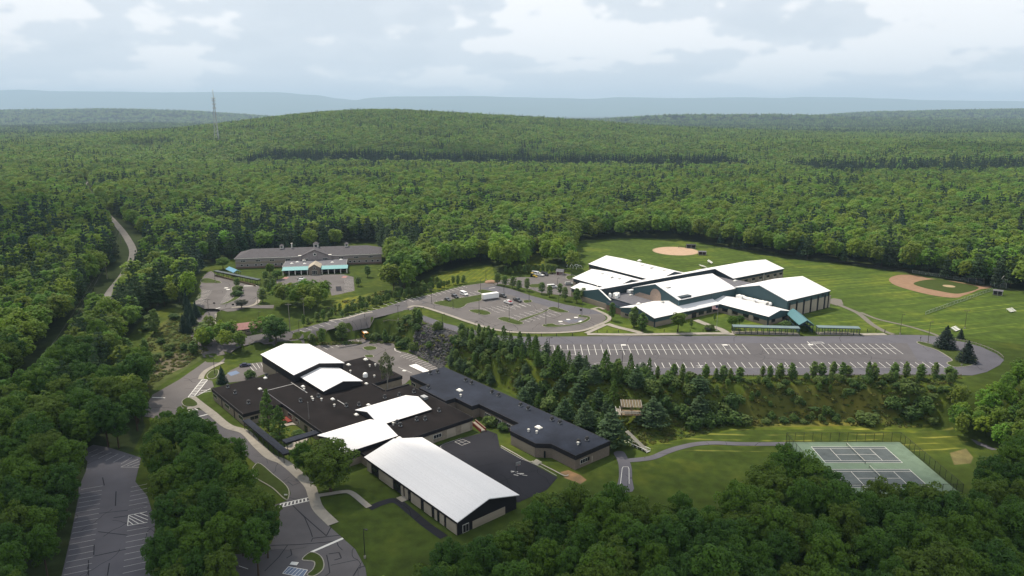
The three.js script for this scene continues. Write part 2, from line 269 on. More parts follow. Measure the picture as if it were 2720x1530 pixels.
// far ridges beyond the forest
{
  const prof = [[-300, 236], [0, 229], [90, 226], [160, 230], [300, 231], [420, 233], [560, 232], [700, 232], [800, 239], [860, 248], [905, 252], [945, 246], [1000, 243], [1200, 242], [1300, 245], [1400, 247], [1480, 249], [1550, 245], [1700, 247], [1850, 245], [1950, 247], [2000, 244], [2100, 245], [2200, 248], [2300, 252], [2450, 254], [2576, 255], [2900, 256]];
  // crest heights in metres along the range, read at its distance
  const D = 26000, crest = prof.map(([u, v]) => [((u * 1.0559 - 1360) / 1920) * D * 0.975, 105 + D * Math.tan(Math.atan((765 - v * 1.0559) / 1920) - 0.23761)]);
  const yAt = (x) => { for (let i = 1; i < crest.length; i++) if (x <= crest[i][0]) { const t = smooth(0, 1, (x - crest[i - 1][0]) / (crest[i][0] - crest[i - 1][0])); return lerp(crest[i - 1][1], crest[i][1], t); } return crest[crest.length - 1][1]; };
  const nx = 260, nz = 26, pos = [], idx = [];
  for (let j = 0; j <= nz; j++) for (let i = 0; i <= nx; i++) {
    const x = lerp(crest[0][0], crest[crest.length - 1][0], i / nx), t = j / nz, w = t < 0.6 ? smooth(0, 0.6, t) : 1 - smooth(0.6, 1, t);
    const z = -lerp(D - 6500, D + 4000, t);
    pos.push(x, -20 + w * (yAt(x) + 20) + w * (1 - w) * 260 * perlin.noise(x / 1900, z / 1500, 2.7), z);
    if (i && j) { const k = j * (nx + 1) + i; idx.push(k - nx - 2, k - 1, k - nx - 1, k - nx - 1, k - 1, k); }
  }
  const geo = new THREE.BufferGeometry(); geo.setAttribute('position', new THREE.Float32BufferAttribute(pos, 3)); geo.setIndex(idx); geo.computeVertexNormals();
  const m = new THREE.Mesh(geo, std(col(0.045, 0.075, 0.03), 1, { side: THREE.DoubleSide })); top(m, 'mountain_ridge', null, null, null, 'structure');
}

// ---------- paving, markings, courts and ball fields ----------
function sheet(name, pts, y, mat, holes) { const m = new THREE.Mesh(sheetGeo(pts, y, holes), mat); m.receiveShadow = true; return top(m, name, null, null, null, 'structure'); }
function bandGeo(pts, half, lift, level, n = 1) {
  const c = rounded(pts, 5, false), pos = [], uv = [], idx = []; let run = 0;
  c.forEach((p, i) => {
    const a = c[Math.max(0, i - 1)], b = c[Math.min(c.length - 1, i + 1)], l = Math.hypot(b[0] - a[0], b[1] - a[1]) || 1, nx = -(b[1] - a[1]) / l, nz = (b[0] - a[0]) / l;
    if (i) run += Math.hypot(p[0] - a[0], p[1] - a[1]);
    for (let k = 0; k <= n; k++) { const t = (2 * k / n - 1) * half, x = p[0] + nx * t, z = p[1] + nz * t; pos.push(x, (level ?? hgt(x, z)) + lift, z); uv.push(x, -z); }
    if (i) for (let k = 0; k < n; k++) { const q = i * (n + 1) + k; idx.push(q - n - 1, q - n, q, q - n, q + 1, q); }
  });
  const g = new THREE.BufferGeometry(); g.setAttribute('position', new THREE.Float32BufferAttribute(pos, 3)); g.setAttribute('uv', new THREE.Float32BufferAttribute(uv, 2)); g.setIndex(idx); g.computeVertexNormals();
  const ny = g.attributes.normal; let s = 0; for (let i = 0; i < ny.count; i++) s += ny.getY(i); if (s < 0) { const ix = g.index.array; for (let i = 0; i < ix.length; i += 3) [ix[i], ix[i + 1]] = [ix[i + 1], ix[i]]; g.computeVertexNormals(); }
  return g;
}
function band(name, pts, width, lift, mat, level, n = 1) { const m = new THREE.Mesh(bandGeo(pts, width / 2, lift, level, n), mat); m.receiveShadow = true; return top(m, name, null, null, null, 'structure'); }
const unitPlane = new THREE.PlaneGeometry(1, 1).rotateX(-Math.PI / 2);
const unitBox = new THREE.BoxGeometry(1, 1, 1);
function stroke(parent, name, a, b, width, mat, lift = 0.05, level) {
  const m = new THREE.Mesh(unitPlane, mat), l = Math.hypot(b[0] - a[0], b[1] - a[1]), x = (a[0] + b[0]) / 2, z = (a[1] + b[1]) / 2;
  const ya = level ?? hgt(...a), yb = level ?? hgt(...b);
  m.name = name; m.position.set(x, (ya + yb) / 2 + lift, z); m.rotation.set(0, Math.atan2(-(b[1] - a[1]), b[0] - a[0]), Math.atan2(yb - ya, l), 'YXZ'); m.scale.set(l, 1, width); m.receiveShadow = true; parent.add(m); return m;
}
function stalls(parent, a, b, n, tipA, tipB, mat = M.paint, level, width = 0.16, lift = 0.05) {
  for (let i = 0; i < n; i++) { const t = n > 1 ? i / (n - 1) : 0, p = [lerp(a[0], b[0], t), lerp(a[1], b[1], t)], q = [lerp(tipA[0], tipB[0], t), lerp(tipA[1], tipB[1], t)]; stroke(parent, 'stall_line', p, q, width, mat, lift, level); }
}
function polyline(parent, name, pts, width, mat, level, lift = 0.05) { for (let i = 1; i < pts.length; i++) stroke(parent, name, pts[i - 1], pts[i], width, mat, lift, level); }
function ladder(parent, a, b, a2, b2, n, level, mat = M.paint) {     // crossing: two rails and rungs
  stroke(parent, 'crossing_line', a, b, 0.3, mat, 0.055, level); stroke(parent, 'crossing_line', a2, b2, 0.3, mat, 0.055, level);
  for (let i = 0; i <= n; i++) { const t = i / n; stroke(parent, 'crossing_line', [lerp(a[0], b[0], t), lerp(a[1], b[1], t)], [lerp(a2[0], b2[0], t), lerp(a2[1], b2[1], t)], 0.4, mat, 0.06, level); }
}
function island(pts, y, n = 5) {
  const r = rounded(pts, n), m = new THREE.Mesh(slabGeo(inset(r, 0.25), y - 0.1, y + 0.17), M.grass); m.receiveShadow = true; top(m, 'grass_verge', null, null, null, 'structure');
  const k = part(m, 'kerb', new THREE.ExtrudeGeometry((() => { const s = shapeOf(r); s.holes.push(new THREE.Path(inset(r, 0.27).map(([x, z]) => new THREE.Vector2(x, -z)))); return s; })(), { depth: 0.25, bevelEnabled: false }).rotateX(-Math.PI / 2).translate(0, y - 0.1, 0), M.kerb);
  return m;
}
const W = 0.16;
// upper terrace: the long car park with its turning loop
const bigLot = sheet('car_park', [[-43.3, -332.2], [-30.1, -317.1], [-15.9, -306.2], [-7.8, -298.9], [1.6, -297.9], [3.2, -296.9], [46.1, -297.9], [95.7, -298.6], [110.2, -297.5], [150.8, -298.2], [165, -299.9], [178, -299.4], [183.7, -297.2], [186.4, -292.3], [190.6, -288.9], [193.1, -282.9], [193.5, -274.1], [191.6, -266.9], [186.2, -261.2], [176.4, -253.6], [168.6, -249.9], [163.4, -250.4], [126.8, -250.2], [93.8, -249.9], [75.7, -249.9], [53.9, -250.2], [43.3, -252.5], [28.8, -255.2], [21.2, -262.9], [16.7, -271.1], [11, -276], [3.1, -283.6], [-2.5, -280.6], [-7.6, -287.8], [-15.4, -296], [-22.2, -301.4], [-31.2, -309], [-40.9, -320]], UP + 0.02, M.asphalt);
part(bigLot, 'older_paving', sheetGeo([[10.5, -284.2], [13.1, -286.9], [44.6, -287.6], [110.2, -288.2], [165.1, -288], [157.8, -266.9], [163.4, -257.9], [96.5, -257.7], [44, -257.4], [33.1, -260.1], [22.4, -268.1], [11.9, -279.1]], UP + 0.03), M.asphaltOld);
stalls(bigLot, [25.6, -285.8], [95.7, -286.9], 26, [25.3, -272.9], [95, -273.9], M.paint, UP, 0.18);
stalls(bigLot, [17.3, -285.2], [22.9, -285.6], 3, [17.3, -279.1], [22.7, -279.3], M.paint, UP, 0.18);
stalls(bigLot, [103.3, -286.6], [157, -287.1], 20, [102.5, -273.9], [156, -273.9], M.paint, UP, 0.18);
stalls(bigLot, [46.5, -263.8], [163.9, -264.4], 43, [46.3, -257.9], [163.5, -258.5], M.paint, UP, 0.18);
stroke(bigLot, 'row_line', [17.2, -279.1], [95.2, -280.2], W, M.paint, 0.055, UP);
stroke(bigLot, 'row_line', [102.8, -280.7], [156.3, -281], W, M.paint, 0.055, UP);
stroke(bigLot, 'row_line', [46.3, -257.8], [164.3, -258.2], W, M.paintWorn, 0.055, UP);
polyline(bigLot, 'row_line', [[17.1, -285], [13, -284.6], [11.7, -283.2], [11.8, -281.9], [17, -275.1], [21.6, -272.9], [25.3, -273]], W, M.paint, UP, 0.057);
polyline(bigLot, 'row_line', [[46.5, -263.8], [32.8, -263.6], [31.4, -262.3], [32.7, -260.1]], W, M.paintWorn, UP, 0.057);
for (const [a, b, c, d] of [[[42.5, -286.2], [44.8, -286.5], [42.1, -279.7], [44.6, -280]], [[84.6, -286.6], [87.2, -286.9], [84.1, -280.1], [86.4, -280.4]], [[120.7, -286.6], [123.1, -286.9], [120.1, -280.7], [122.4, -281]]]) for (let i = 0; i < 7; i++) { const t = i / 6; stroke(bigLot, 'hatch_line', [lerp(a[0], c[0], t), lerp(a[1], c[1], t)], [lerp(b[0], d[0], t), lerp(b[1], d[1], t)], 0.12, M.paintWorn, 0.058, UP); }
for (const p of [[46.3, -285.6], [88.4, -285.7], [124, -286.1]]) stroke(bigLot, 'painted_symbol', [p[0] - 1, p[1]], [p[0] + 1, p[1]], 1.5, M.paint, 0.06, UP);
polyline(bigLot, 'painted_arrow', [[124.2, -290.3], [123.9, -286.2], [125, -286.5]], 0.3, M.paint, UP, 0.06); polyline(bigLot, 'painted_arrow', [[125.1, -289.3], [130, -289.6], [130.2, -287.4]], 0.3, M.paint, UP, 0.06); polyline(bigLot, 'painted_arrow', [[125, -287.6], [129.6, -288]], 0.25, M.paint, UP, 0.06);
for (const [cx, cz] of [[71.2, -258.8], [103.2, -259]]) for (let i = 0; i < 5; i++) { const p = [cx + rr(-1.4, 1.4), cz + rr(-1.4, 1.4)]; stroke(bigLot, 'paint_splash', p, [p[0] + rr(0.5, 1.6), p[1] + rr(-0.8, 0.8)], rr(0.2, 0.6), M.paintWorn, 0.061 + i * 0.002, UP); }
island([[169.5, -288.9], [170.9, -290.3], [174.9, -286.2], [179.3, -280.4], [182.3, -275.3], [181.7, -269.3], [180.3, -265.8], [175.9, -261.2], [170.8, -259], [167.3, -258.8], [166.7, -262.3], [167.7, -264.1], [171, -266.4], [172.1, -272.9], [172, -279.7], [169.6, -285.6]], UP, 4);

// upper terrace: the sloping-row car park
const midLot = sheet('car_park', [[-50, -339.4], [-45.7, -347.7], [-32, -333.1], [-18.8, -318.4], [-7.6, -307.8], [-0.5, -305], [14.7, -303.7], [30.6, -305.5], [40.4, -317.1], [44.2, -325.3], [43.8, -334], [39.8, -341.2], [26.9, -350.6], [10.4, -368.5], [-0.7, -384], [-9.6, -392.2], [-11.5, -400.7], [-26.7, -391.5], [-42.4, -372.8], [-54.3, -359.2]], UP + 0.035, M.asphaltPale);
part(midLot, 'newer_paving', sheetGeo([[-9.3, -392.2], [-0.7, -383.5], [10.3, -368.1], [26.8, -350.2], [39.8, -340.8], [43.3, -333.6], [33.1, -332.2], [25.9, -336.6], [10, -356.5], [-0.6, -370], [-8.1, -375.4], [-17, -384.4]], UP + 0.05), M.asphalt);
sheet('service_yard', [[-11.2, -401.2], [3.4, -412.8], [11.5, -412.8], [21.3, -422.2], [32.1, -423.6], [37.6, -418.1], [35.5, -403.8], [33.3, -393.9], [31.4, -366.8], [25.6, -370], [14.8, -375.4], [10.7, -382.1], [2.1, -390.3], [-6.8, -395.8], [-9.5, -392.7]], UP + 0.028, M.asphaltPale);
stalls(midLot, [-27.8, -391.5], [-53.4, -360.6], 13, [-24.7, -386.8], [-50.1, -355.7], M.paint, UP, W, 0.07);
stalls(midLot, [-20.3, -378.8], [-38.8, -357.5], 9, [-16.6, -373.7], [-34.5, -352.6], M.paint, UP, W, 0.07);
stalls(midLot, [-15.7, -344], [6.1, -353.2], 9, [-11.8, -339.7], [9.4, -348.3], M.paint, UP, W, 0.07);
stalls(midLot, [-9.6, -339.7], [3.6, -351], 6, [-6, -335.2], [7.1, -346], M.paint, UP, W, 0.072);
stalls(midLot, [-1.7, -329.1], [14, -342.4], 7, [1.9, -324.8], [17.5, -337.9], M.paint, UP, W, 0.07);
stalls(midLot, [4.6, -324], [20.1, -337], 7, [8.1, -319.5], [23.4, -332.5], M.paint, UP, W, 0.07);
for (const p of [[22.4, -320.4], [26.2, -323.6], [30.1, -327.1]]) stroke(midLot, 'painted_symbol', [p[0] - 0.9, p[1]], [p[0] + 0.9, p[1]], 1.6, M.paint, 0.07, UP);
stroke(midLot, 'painted_symbol', [31.1, -321.1], [33.4, -319], 2.2, M.paint, 0.07, UP); stroke(midLot, 'stall_line', [21.8, -317.8], [24.2, -315], 0.3, M.paint, 0.07, UP);
for (let i = 0; i < 6; i++) stroke(midLot, 'hatch_line', [23.8, -322.7].map((v, k) => v + i * [1.5, -0.5][k]), [26.7, -318.2].map((v, k) => v + i * [1.5, -0.5][k]), 0.14, M.paintBlue, 0.071, UP);
stroke(midLot, 'stop_line', [-12.7, -384.9], [-9.2, -387.2], 0.45, M.paint, 0.072, UP);
const isl = (pts) => island(pts, UP + 0.03);
isl([[-39.9, -353.6], [-30.4, -361.6], [-22, -366.8], [-16.5, -372.1], [-18.9, -378.8], [-16.4, -382.1], [-10.8, -378.3], [-8.6, -374.3], [-15.2, -366.4], [-15.9, -358.5], [-22.2, -352.2], [-23.8, -346.4], [-26.5, -343], [-31.7, -345.8]]);
isl([[-20.9, -339], [-17.6, -341.2], [-12.2, -338.4], [-10.1, -333.1], [-12.9, -330.8], [-17.3, -334]]);
isl([[-6.8, -325], [-3.4, -327.7], [1.7, -322.8], [5.4, -317.4], [3.1, -314.4], [-1.5, -317.9]]);
isl([[2.9, -322], [13.3, -334.9], [17.7, -341.9], [18.1, -340.5], [13.7, -333.1], [3.6, -320.4]]);
isl([[17.6, -343.6], [20.6, -346], [26, -339.4], [27.5, -336.5], [23.4, -335.4], [18.4, -340.8]]);
isl([[13.6, -314.3], [18.1, -316.8], [21.1, -313.9], [29, -316.8], [33, -321.5], [35.1, -326.2], [31.3, -328.1], [31.8, -331.2], [36.5, -328.2], [36.4, -323.7], [32.7, -317.6], [24.1, -312.1], [15.1, -311.4]]);
isl([[5.7, -358.1], [9.6, -359.8], [10.1, -355.5], [6.9, -353.2]]);
isl([[10.2, -393.9], [15.5, -394.8], [14.8, -386.8], [9.8, -387.9]]);
isl([[31.7, -414.1], [35.3, -418.1], [37.2, -416.2], [35.8, -407.6], [32.6, -406.3]]);
// walks on the terrace
const walk = (pts, w, y = UP) => band('footpath', pts, w, 0.14, M.concrete, y);
walk([[-51.2, -344.5], [-49.1, -347.7], [-45, -346.4], [-31.5, -332.6], [-18.8, -318.1], [-8.1, -307.8], [-0.5, -303.9], [10.3, -302.5], [23.4, -303.3], [31.6, -306.2], [39.7, -315.2], [44.6, -322], [45.8, -327.4], [44.2, -333.6], [39.9, -342.1]], 1.9);
walk([[32.6, -300.6], [49.8, -299.9], [67.2, -300.6], [90.8, -301.5], [96.6, -300.6]], 3.0);
walk([[43.3, -316.3], [47.9, -310.5], [53.3, -305.5], [56.6, -301.8]], 3.2, UP + 0.004);
walk([[32.3, -301.8], [37.4, -308.5], [42.7, -315.5]], 2.2, UP + 0.008);
walk([[85.2, -322.8], [87.5, -317.4], [90.2, -312.1], [92.6, -307.8], [93.7, -302.5]], 3.4, UP + 0.012);
walk([[38.6, -341.2], [42.9, -344.5], [45, -341.2]], 1.6, UP + 0.016);
walk([[151.2, -300.1], [162.3, -300.5]], 3);
band('gravel_track', [[162.6, -358.5], [164, -349.7], [166.3, -335.4], [163.9, -315.5], [164.2, -304.4], [165.7, -300.3]], 2.6, 0.02, M.gravel, UP);
band('gravel_track', [[168.1, -336.1], [170.6, -324.5], [178.5, -313.2], [183.3, -301.8], [183.9, -297.2]], 1.8, 0.026, M.gravel, UP);
sheet('gravel_patch', [[162.7, -360.6], [167.1, -363.7], [169.8, -360.6], [166.4, -350.6], [162.1, -348.7], [160.2, -353.6]], UP + 0.03, M.gravel);

// ball fields
const circle = (cx, cz, r, n = 40, sx = 1) => Array.from({ length: n }, (_, i) => [cx + r * sx * Math.cos((i / n) * 6.2832), cz + r * Math.sin((i / n) * 6.2832)]);
sheet('infield', circle(114, -495.5, 16.4, 48, 0.97), UP + 0.03, M.sand);
sheet('infield_clay', circle(114, -495.5, 15.3, 48, 0.97), UP + 0.045, std(col(0.46, 0.33, 0.23), 0.95, { map: rep(mottle, 9) }));
sheet('infield', rounded([[217.4, -406.3], [224.6, -415.4], [232, -419.5], [239, -418.1], [242.8, -410.2], [253.6, -401.2], [260.5, -391.5], [265.9, -390.3], [262, -385.6], [255.9, -383.3], [246.2, -375.4], [237.5, -368.9], [231.8, -364.7], [226.2, -365.8], [220.4, -372.1], [215.8, -383.3], [214.1, -393.9]]), UP + 0.03, M.dirt);
sheet('infield_grass', rounded([[226.1, -396.3], [239.5, -406.3], [246.8, -407.1], [252.6, -399.5], [257.6, -390.3], [256.2, -385.6], [243.3, -375.9], [235.8, -373.2], [230.1, -379.9], [226.4, -386.8]], 4), UP + 0.045, M.grass);
{ const [x, z] = [242.6, -390.3]; sheet('pitcher_mound', circle(x, z, 3.1), UP + 0.07, M.sand); }

// the sloping road between the terraces, the drive to the grey school and the country road
const lane = (name, k, width, mat, lift = 0.07) => band(name, LANES[k][0], width, lift, mat, undefined, 4);
const slopeRoad = lane('road', 0, 13, M.asphaltOld, 0.1);
stalls(slopeRoad, [-47.7, -368.9], [-103.6, -327.7], 23, [-44.2, -364.1], [-99.8, -324.1], M.paint, undefined, 0.17, 0.17);
walk([[-67.3, -336.3], [-72.1, -333.3], [-76.5, -327], [-84.6, -321.6]], 1.5, undefined);
const drive3 = lane('road', 1, 9, M.asphaltPale, 0.09);
lane('country_road', 2, 5, M.roadFar, 0.15);
stroke(drive3, 'stop_line', [-153, -360.6], [-146.1, -358], 0.5, M.paint, 0.2);
const lot3 = sheet('car_park', [[-187.6, -427.9], [-190.7, -441.3], [-190, -446.4], [-182.3, -434.9], [-163.3, -419.9], [-149, -407.7], [-146.1, -405.9], [-141.9, -396.2], [-139.1, -384.8], [-135, -371.8], [-135.5, -365.6], [-136, -357.7], [-139.9, -351], [-143, -350], [-150.8, -355.7], [-156.9, -355.7], [-166.9, -365.6], [-168.5, -379.3], [-174.3, -393.9], [-179.5, -403.4], [-181.7, -410.9]], B3 + 0.02, M.asphaltPale);
stalls(lot3, [-175.2, -396.2], [-167.4, -366.6], 11, [-168, -393.3], [-161.6, -364.1], M.paint, B3, 0.2);
stalls(lot3, [-159.2, -392.1], [-153.2, -367.1], 10, [-154.5, -393.9], [-149.2, -368.2], M.paint, B3, 0.2);
for (const p of [[-163, -400.6], [-160.4, -396.8]]) stroke(lot3, 'painted_symbol', [p[0] - 1, p[1]], [p[0] + 1, p[1]], 2, M.paint, 0.06, B3);
stroke(lot3, 'stop_line', [-154.7, -405.3], [-147.5, -405.9], 1.2, M.paint, 0.06, B3); stroke(lot3, 'stop_line', [-150.9, -355.3], [-149.7, -358.2], 0.5, M.paint, 0.06, B3);
island([[-185.9, -424.6], [-183.2, -425.2], [-177.2, -420.6], [-172.1, -416], [-170.7, -413], [-174.5, -412.4], [-182.3, -413.4]], B3 + 0.02);
island([[-160.1, -401], [-159.3, -405.9], [-153.9, -399.8], [-150.3, -391.6], [-147.2, -379.3], [-147.5, -371.3], [-149.2, -365.4], [-152.3, -362.8], [-151, -366.6], [-150.2, -375], [-151.7, -382.5]], B3 + 0.02);
band('footpath', [[-142.7, -339], [-147.6, -344.2], [-149.2, -346], [-149, -350.6], [-145.9, -356.2], [-141.5, -358.3], [-136.2, -359.5], [-133.9, -365.6], [-135.2, -373.9]], 2, 0.16, M.concrete);
const court3 = sheet('forecourt', [[-140.7, -420.2], [-137.2, -428.9], [-137.5, -432.5], [-111.5, -436.1], [-104, -436.1], [-96.4, -428.9], [-88.4, -394.4], [-95, -385.5], [-98.5, -382.6], [-105.5, -405.3], [-113.6, -415.1], [-129.7, -405.3], [-137.7, -411.8]], B3 + 0.02, M.asphaltPale);
stalls(court3, [-100.3, -420.2], [-93.5, -391.4], 9, [-95, -421], [-88.4, -393.7], M.paint, B3, 0.2);
stroke(court3, 'dark_patch', [-100, -404.5], [-96.7, -392.9], 3.0, M.asphaltNew, 0.05, B3);
for (const p of [[-136.8, -426.2], [-101.9, -428.9]]) stroke(court3, 'painted_symbol', [p[0] - 1.4, p[1]], [p[0] + 1.4, p[1]], 5, M.pink, 0.04, B3);
band('road', [[-141.7, -358.8], [-135.6, -359.8], [-129.4, -360.3], [-123.4, -361.7]], 5.5, 0.1, M.asphaltPale);

// lower site: drive, drop-off lane, car parks
const drive1 = sheet('school_drive', [[-133, -240], [-135.5, -251], [-137.8, -259.7], [-134.8, -275.7], [-133.7, -292.3], [-133.1, -306.6], [-128.2, -310.1], [-125.1, -297.3], [-127.6, -283.8], [-127, -277.7], [-121, -274.6], [-117.6, -268], [-120, -258.7], [-123.1, -257.2], [-123.9, -253.8], [-121.4, -248.1], [-118.9, -245.8], [-112.5, -243.6], [-113.8, -236.6], [-120.4, -235.8]], 0.03, M.asphaltPale);
ladder(drive1, [-123.1, -257.2], [-125.6, -276.2], [-121.1, -258.2], [-123.2, -275.5], 11, 0);
polyline(drive1, 'hatch_line', [[-120.2, -258.7], [-118.2, -266.4]], 0.25, M.paint, 0); polyline(drive1, 'hatch_line', [[-120.7, -261.3], [-116.7, -263.3]], 0.25, M.paint, 0, 0.052); polyline(drive1, 'hatch_line', [[-121, -263.8], [-117.5, -264.9]], 0.25, M.paint, 0, 0.054);
stroke(drive1, 'stop_line', [-136.6, -256.9], [-131.5, -256.5], 0.6, M.paint, 0.05, 0);
ladder(drive1, [-118.3, -240], [-116.7, -247], [-116.5, -237.9], [-114.2, -244.9], 6, 0);
const drop = band('drop_off_lane', [...[[-118.6, -243.6], [-112.5, -240.9], [-104.2, -234.5]], ...[[-87.8, -218.2], [-76.9, -206], [-68.6, -197], [-62.1, -189.1]]], 6.4, 0.045, M.asphaltOld, 0);
stroke(drop, 'stop_line', [-112.1, -238.5], [-108.7, -241.4], 0.6, M.paint, 0.08, 0);
const plaza = sheet('school_drive', [[-65.7, -192.5], [-62.6, -193.7], [-59.5, -189.1], [-57.1, -183.5], [-54.3, -177.2], [-47.7, -168.9], [-43.8, -164.4], [-38.8, -158.7], [-34.8, -151.1], [-30.3, -135.9], [-73.9, -135.9], [-83, -155.8], [-66.4, -156.7], [-60.4, -160.9], [-61.2, -171.3], [-65.6, -179.3], [-62.5, -181.9], [-62.8, -185.7]], 0.035, M.asphaltOld);
ladder(plaza, [-63.9, -180.1], [-56.9, -183.5], [-63.7, -178], [-56.3, -181.8], 8, 0);
stroke(plaza, 'stop_line', [-49.4, -157.4], [-42.9, -163.4], 0.75, M.paint, 0.06, 0);
stroke(plaza, 'stall_line', [-65.1, -151.9], [-62.5, -150.7], 0.16, M.paint, 0.06, 0);
{ const a = [-53.2, -151.6], b = [-48.3, -150.3], c = [-53.8, -149], d = [-48.7, -147.5]; for (const [p, q] of [[a, b], [a, c], [b, d], [c, d]]) stroke(plaza, 'bay_line', p, q, 0.16, M.paint, 0.07, 0); part(plaza, 'accessible_bay', sheetGeo([a, b, d, c], 0.06), std(col(0.11, 0.145, 0.22), 0.85)); for (let i = 1; i < 6; i++) { const t = i / 6; stroke(plaza, 'hatch_line', [lerp(a[0], b[0], t), lerp(a[1], b[1], t)], [lerp(c[0], d[0], t - 0.08), lerp(c[1], d[1], t - 0.08)], 0.12, M.paint, 0.075, 0); } }
stroke(plaza, 'painted_symbol', [-53.1, -153], [-51.3, -152.7], 1.2, M.paint, 0.06, 0);
// tarred cracks across the drive
for (const l of [[[-60.4, -179.3], [-55.4, -173.2], [-52, -166.6], [-50.8, -163.9]], [[-58.7, -177.2], [-53.1, -170.8], [-47.4, -164.5], [-47.2, -168.7]], [[-50.6, -163.4], [-43.9, -164.8]], [[-60.3, -160.3], [-53.9, -160.6], [-47.2, -161.6], [-43.3, -162.4]], [[-50.6, -163.4], [-50.6, -161.9]], [[-45.3, -156.3], [-43.9, -152.6], [-42.8, -149.2], [-43.5, -148.1]], [[-44.9, -156.7], [-42.5, -157.3], [-41.4, -155], [-42.9, -154.2]], [[-43.3, -152.1], [-39.4, -153.6], [-37.2, -154.4]], [[-37, -148.1], [-36.5, -151.1], [-35, -151.9]], [[-56.1, -160.4], [-56.7, -155.4], [-58.3, -149.9]], [[-54.8, -158.7], [-53.8, -156.3], [-54.7, -155]], [[-65.7, -192.5], [-63.6, -190.2], [-61.8, -192]], [[-44.3, -162.2], [-43.3, -160], [-41.9, -158.3]]]) polyline(plaza, 'tar_seam', l, rr(0.16, 0.3), M.asphaltNew, 0, 0.05 + rr(0, 0.006));
island([[-78.4, -204], [-71.2, -196.7], [-65.2, -189.9], [-63.3, -186.3], [-62.6, -182], [-63.5, -182.4], [-68.8, -188.4], [-78.2, -197.4]], 0.03, 4);
island([[-50.8, -154.2], [-49.5, -157.4], [-47, -156.3], [-45, -153], [-44.7, -149.9], [-46.4, -147.7], [-48, -148.4], [-47.2, -150.5], [-47.7, -153.4]], 0.03, 4);
island([[-123.8, -253.8], [-123.2, -256.5], [-122.1, -256.5], [-116.2, -250], [-117, -247.8], [-120.3, -248.3], [-122.4, -250.5]], 0.03, 4);
island([[-115, -236.2], [-114.5, -238.1], [-111.5, -238.7], [-103.5, -231.2], [-103.8, -228.4], [-108.2, -230]], 0.03, 4);
island([[-125.3, -279.7], [-125.7, -286.1], [-123.7, -287.3], [-120.8, -277.9], [-122.5, -276.2]], 0.03, 4);
const walk0 = (pts, w, y = 0) => band('footpath', pts, w, 0.15, M.concrete, y);
walk0([...[[-121.7, -256.9], [-115, -249.5], [-107.8, -241.8], [-97.4, -230.4]], ...[[-90.8, -226.6], [-82.5, -216], [-75.7, -208]], ...[[-70.9, -204.7], [-63.3, -196.1], [-58.4, -189.6], [-55.9, -184.1], [-53, -177.7], [-46.9, -169.9]]], 3);
walk0([[-118.7, -246.3], [-116.2, -247.2], [-113.9, -248.6]], 2.2, 0.006);
walk0([[-125.2, -296.7], [-127.9, -287.3], [-127.5, -280.8], [-126.2, -276.2]], 2.2, 0.004);
walk0([[-54.8, -184.3], [-51.5, -185.4], [-47.8, -186.5], [-46.3, -186.3], [-39.1, -178.2]], 1.8, 0.008);
walk0([[-31.5, -181.9], [-30, -183.2], [-28.5, -184.6]], 3, 0.008);
band('tar_path', [[-39, -177.7], [-35.9, -180.6], [-32.9, -181.9], [-27.6, -176.2], [-22.9, -170.1], [-17.3, -163.9]], 2.4, 0.03, M.asphaltNew, 0);
walk0([[-71.9, -213.2], [-69.7, -217.5], [-69.5, -222.7]], 4, 0.01); walk0([[-79.6, -230.6], [-76.6, -233], [-73.3, -232.6]], 2.4, 0.004);
const lotL = sheet('car_park', [[-101, -139.2], [-111.6, -162.2], [-122.1, -184.1], [-125, -189.1], [-128.4, -198.6], [-131.5, -205], [-137.9, -211.7], [-136.3, -216.7], [-129.9, -214.6], [-116.2, -207.6], [-110.4, -192.5], [-102.7, -184.1], [-94.4, -171.3], [-80.3, -139.2]], 0.03, M.asphalt);
stalls(lotL, [-118.6, -190], [-99.6, -150.5], 17, [-123.6, -187.9], [-104.8, -148.4], M.paintWorn, 0, 0.14);
stalls(lotL, [-109.9, -189.1], [-104.3, -176.7], 6, [-106.2, -191.1], [-100, -178.5], M.paintWorn, 0, 0.14);
stalls(lotL, [-99.5, -166.7], [-91.3, -149], 8, [-94.8, -168.5], [-86.6, -151.1], M.paintWorn, 0, 0.14);
stalls(lotL, [-135.2, -209.3], [-120.3, -203.3], 6, [-133, -213.5], [-119.2, -207.8], M.paintWorn, 0, 0.14);
polyline(lotL, 'hatch_line', [[-98.8, -176], [-102.9, -174.2], [-100.6, -169.2], [-96.2, -170.8]], 0.2, M.paint, 0, 0.055); for (const [a, b] of [[[-101.6, -171.5], [-99.3, -169.6]], [[-102.3, -173], [-98.1, -170.1]], [[-102.7, -174.1], [-96.9, -170.6]], [[-101.6, -174.6], [-96.6, -171.9]], [[-100.3, -175.2], [-97.4, -173.7]]]) stroke(lotL, 'hatch_line', a, b, 0.2, M.paint, 0.057, 0);
polyline(lotL, 'hatch_line', [[-119.3, -201.4], [-113.6, -201.2]], 0.2, M.paintWorn, 0, 0.055); for (const [a, b] of [[[-119.3, -201.4], [-116.6, -206.6]], [[-117.7, -202.1], [-115.5, -205]], [[-116, -201.7], [-114.3, -203.3]]]) stroke(lotL, 'hatch_line', a, b, 0.2, M.paintWorn, 0.057, 0);
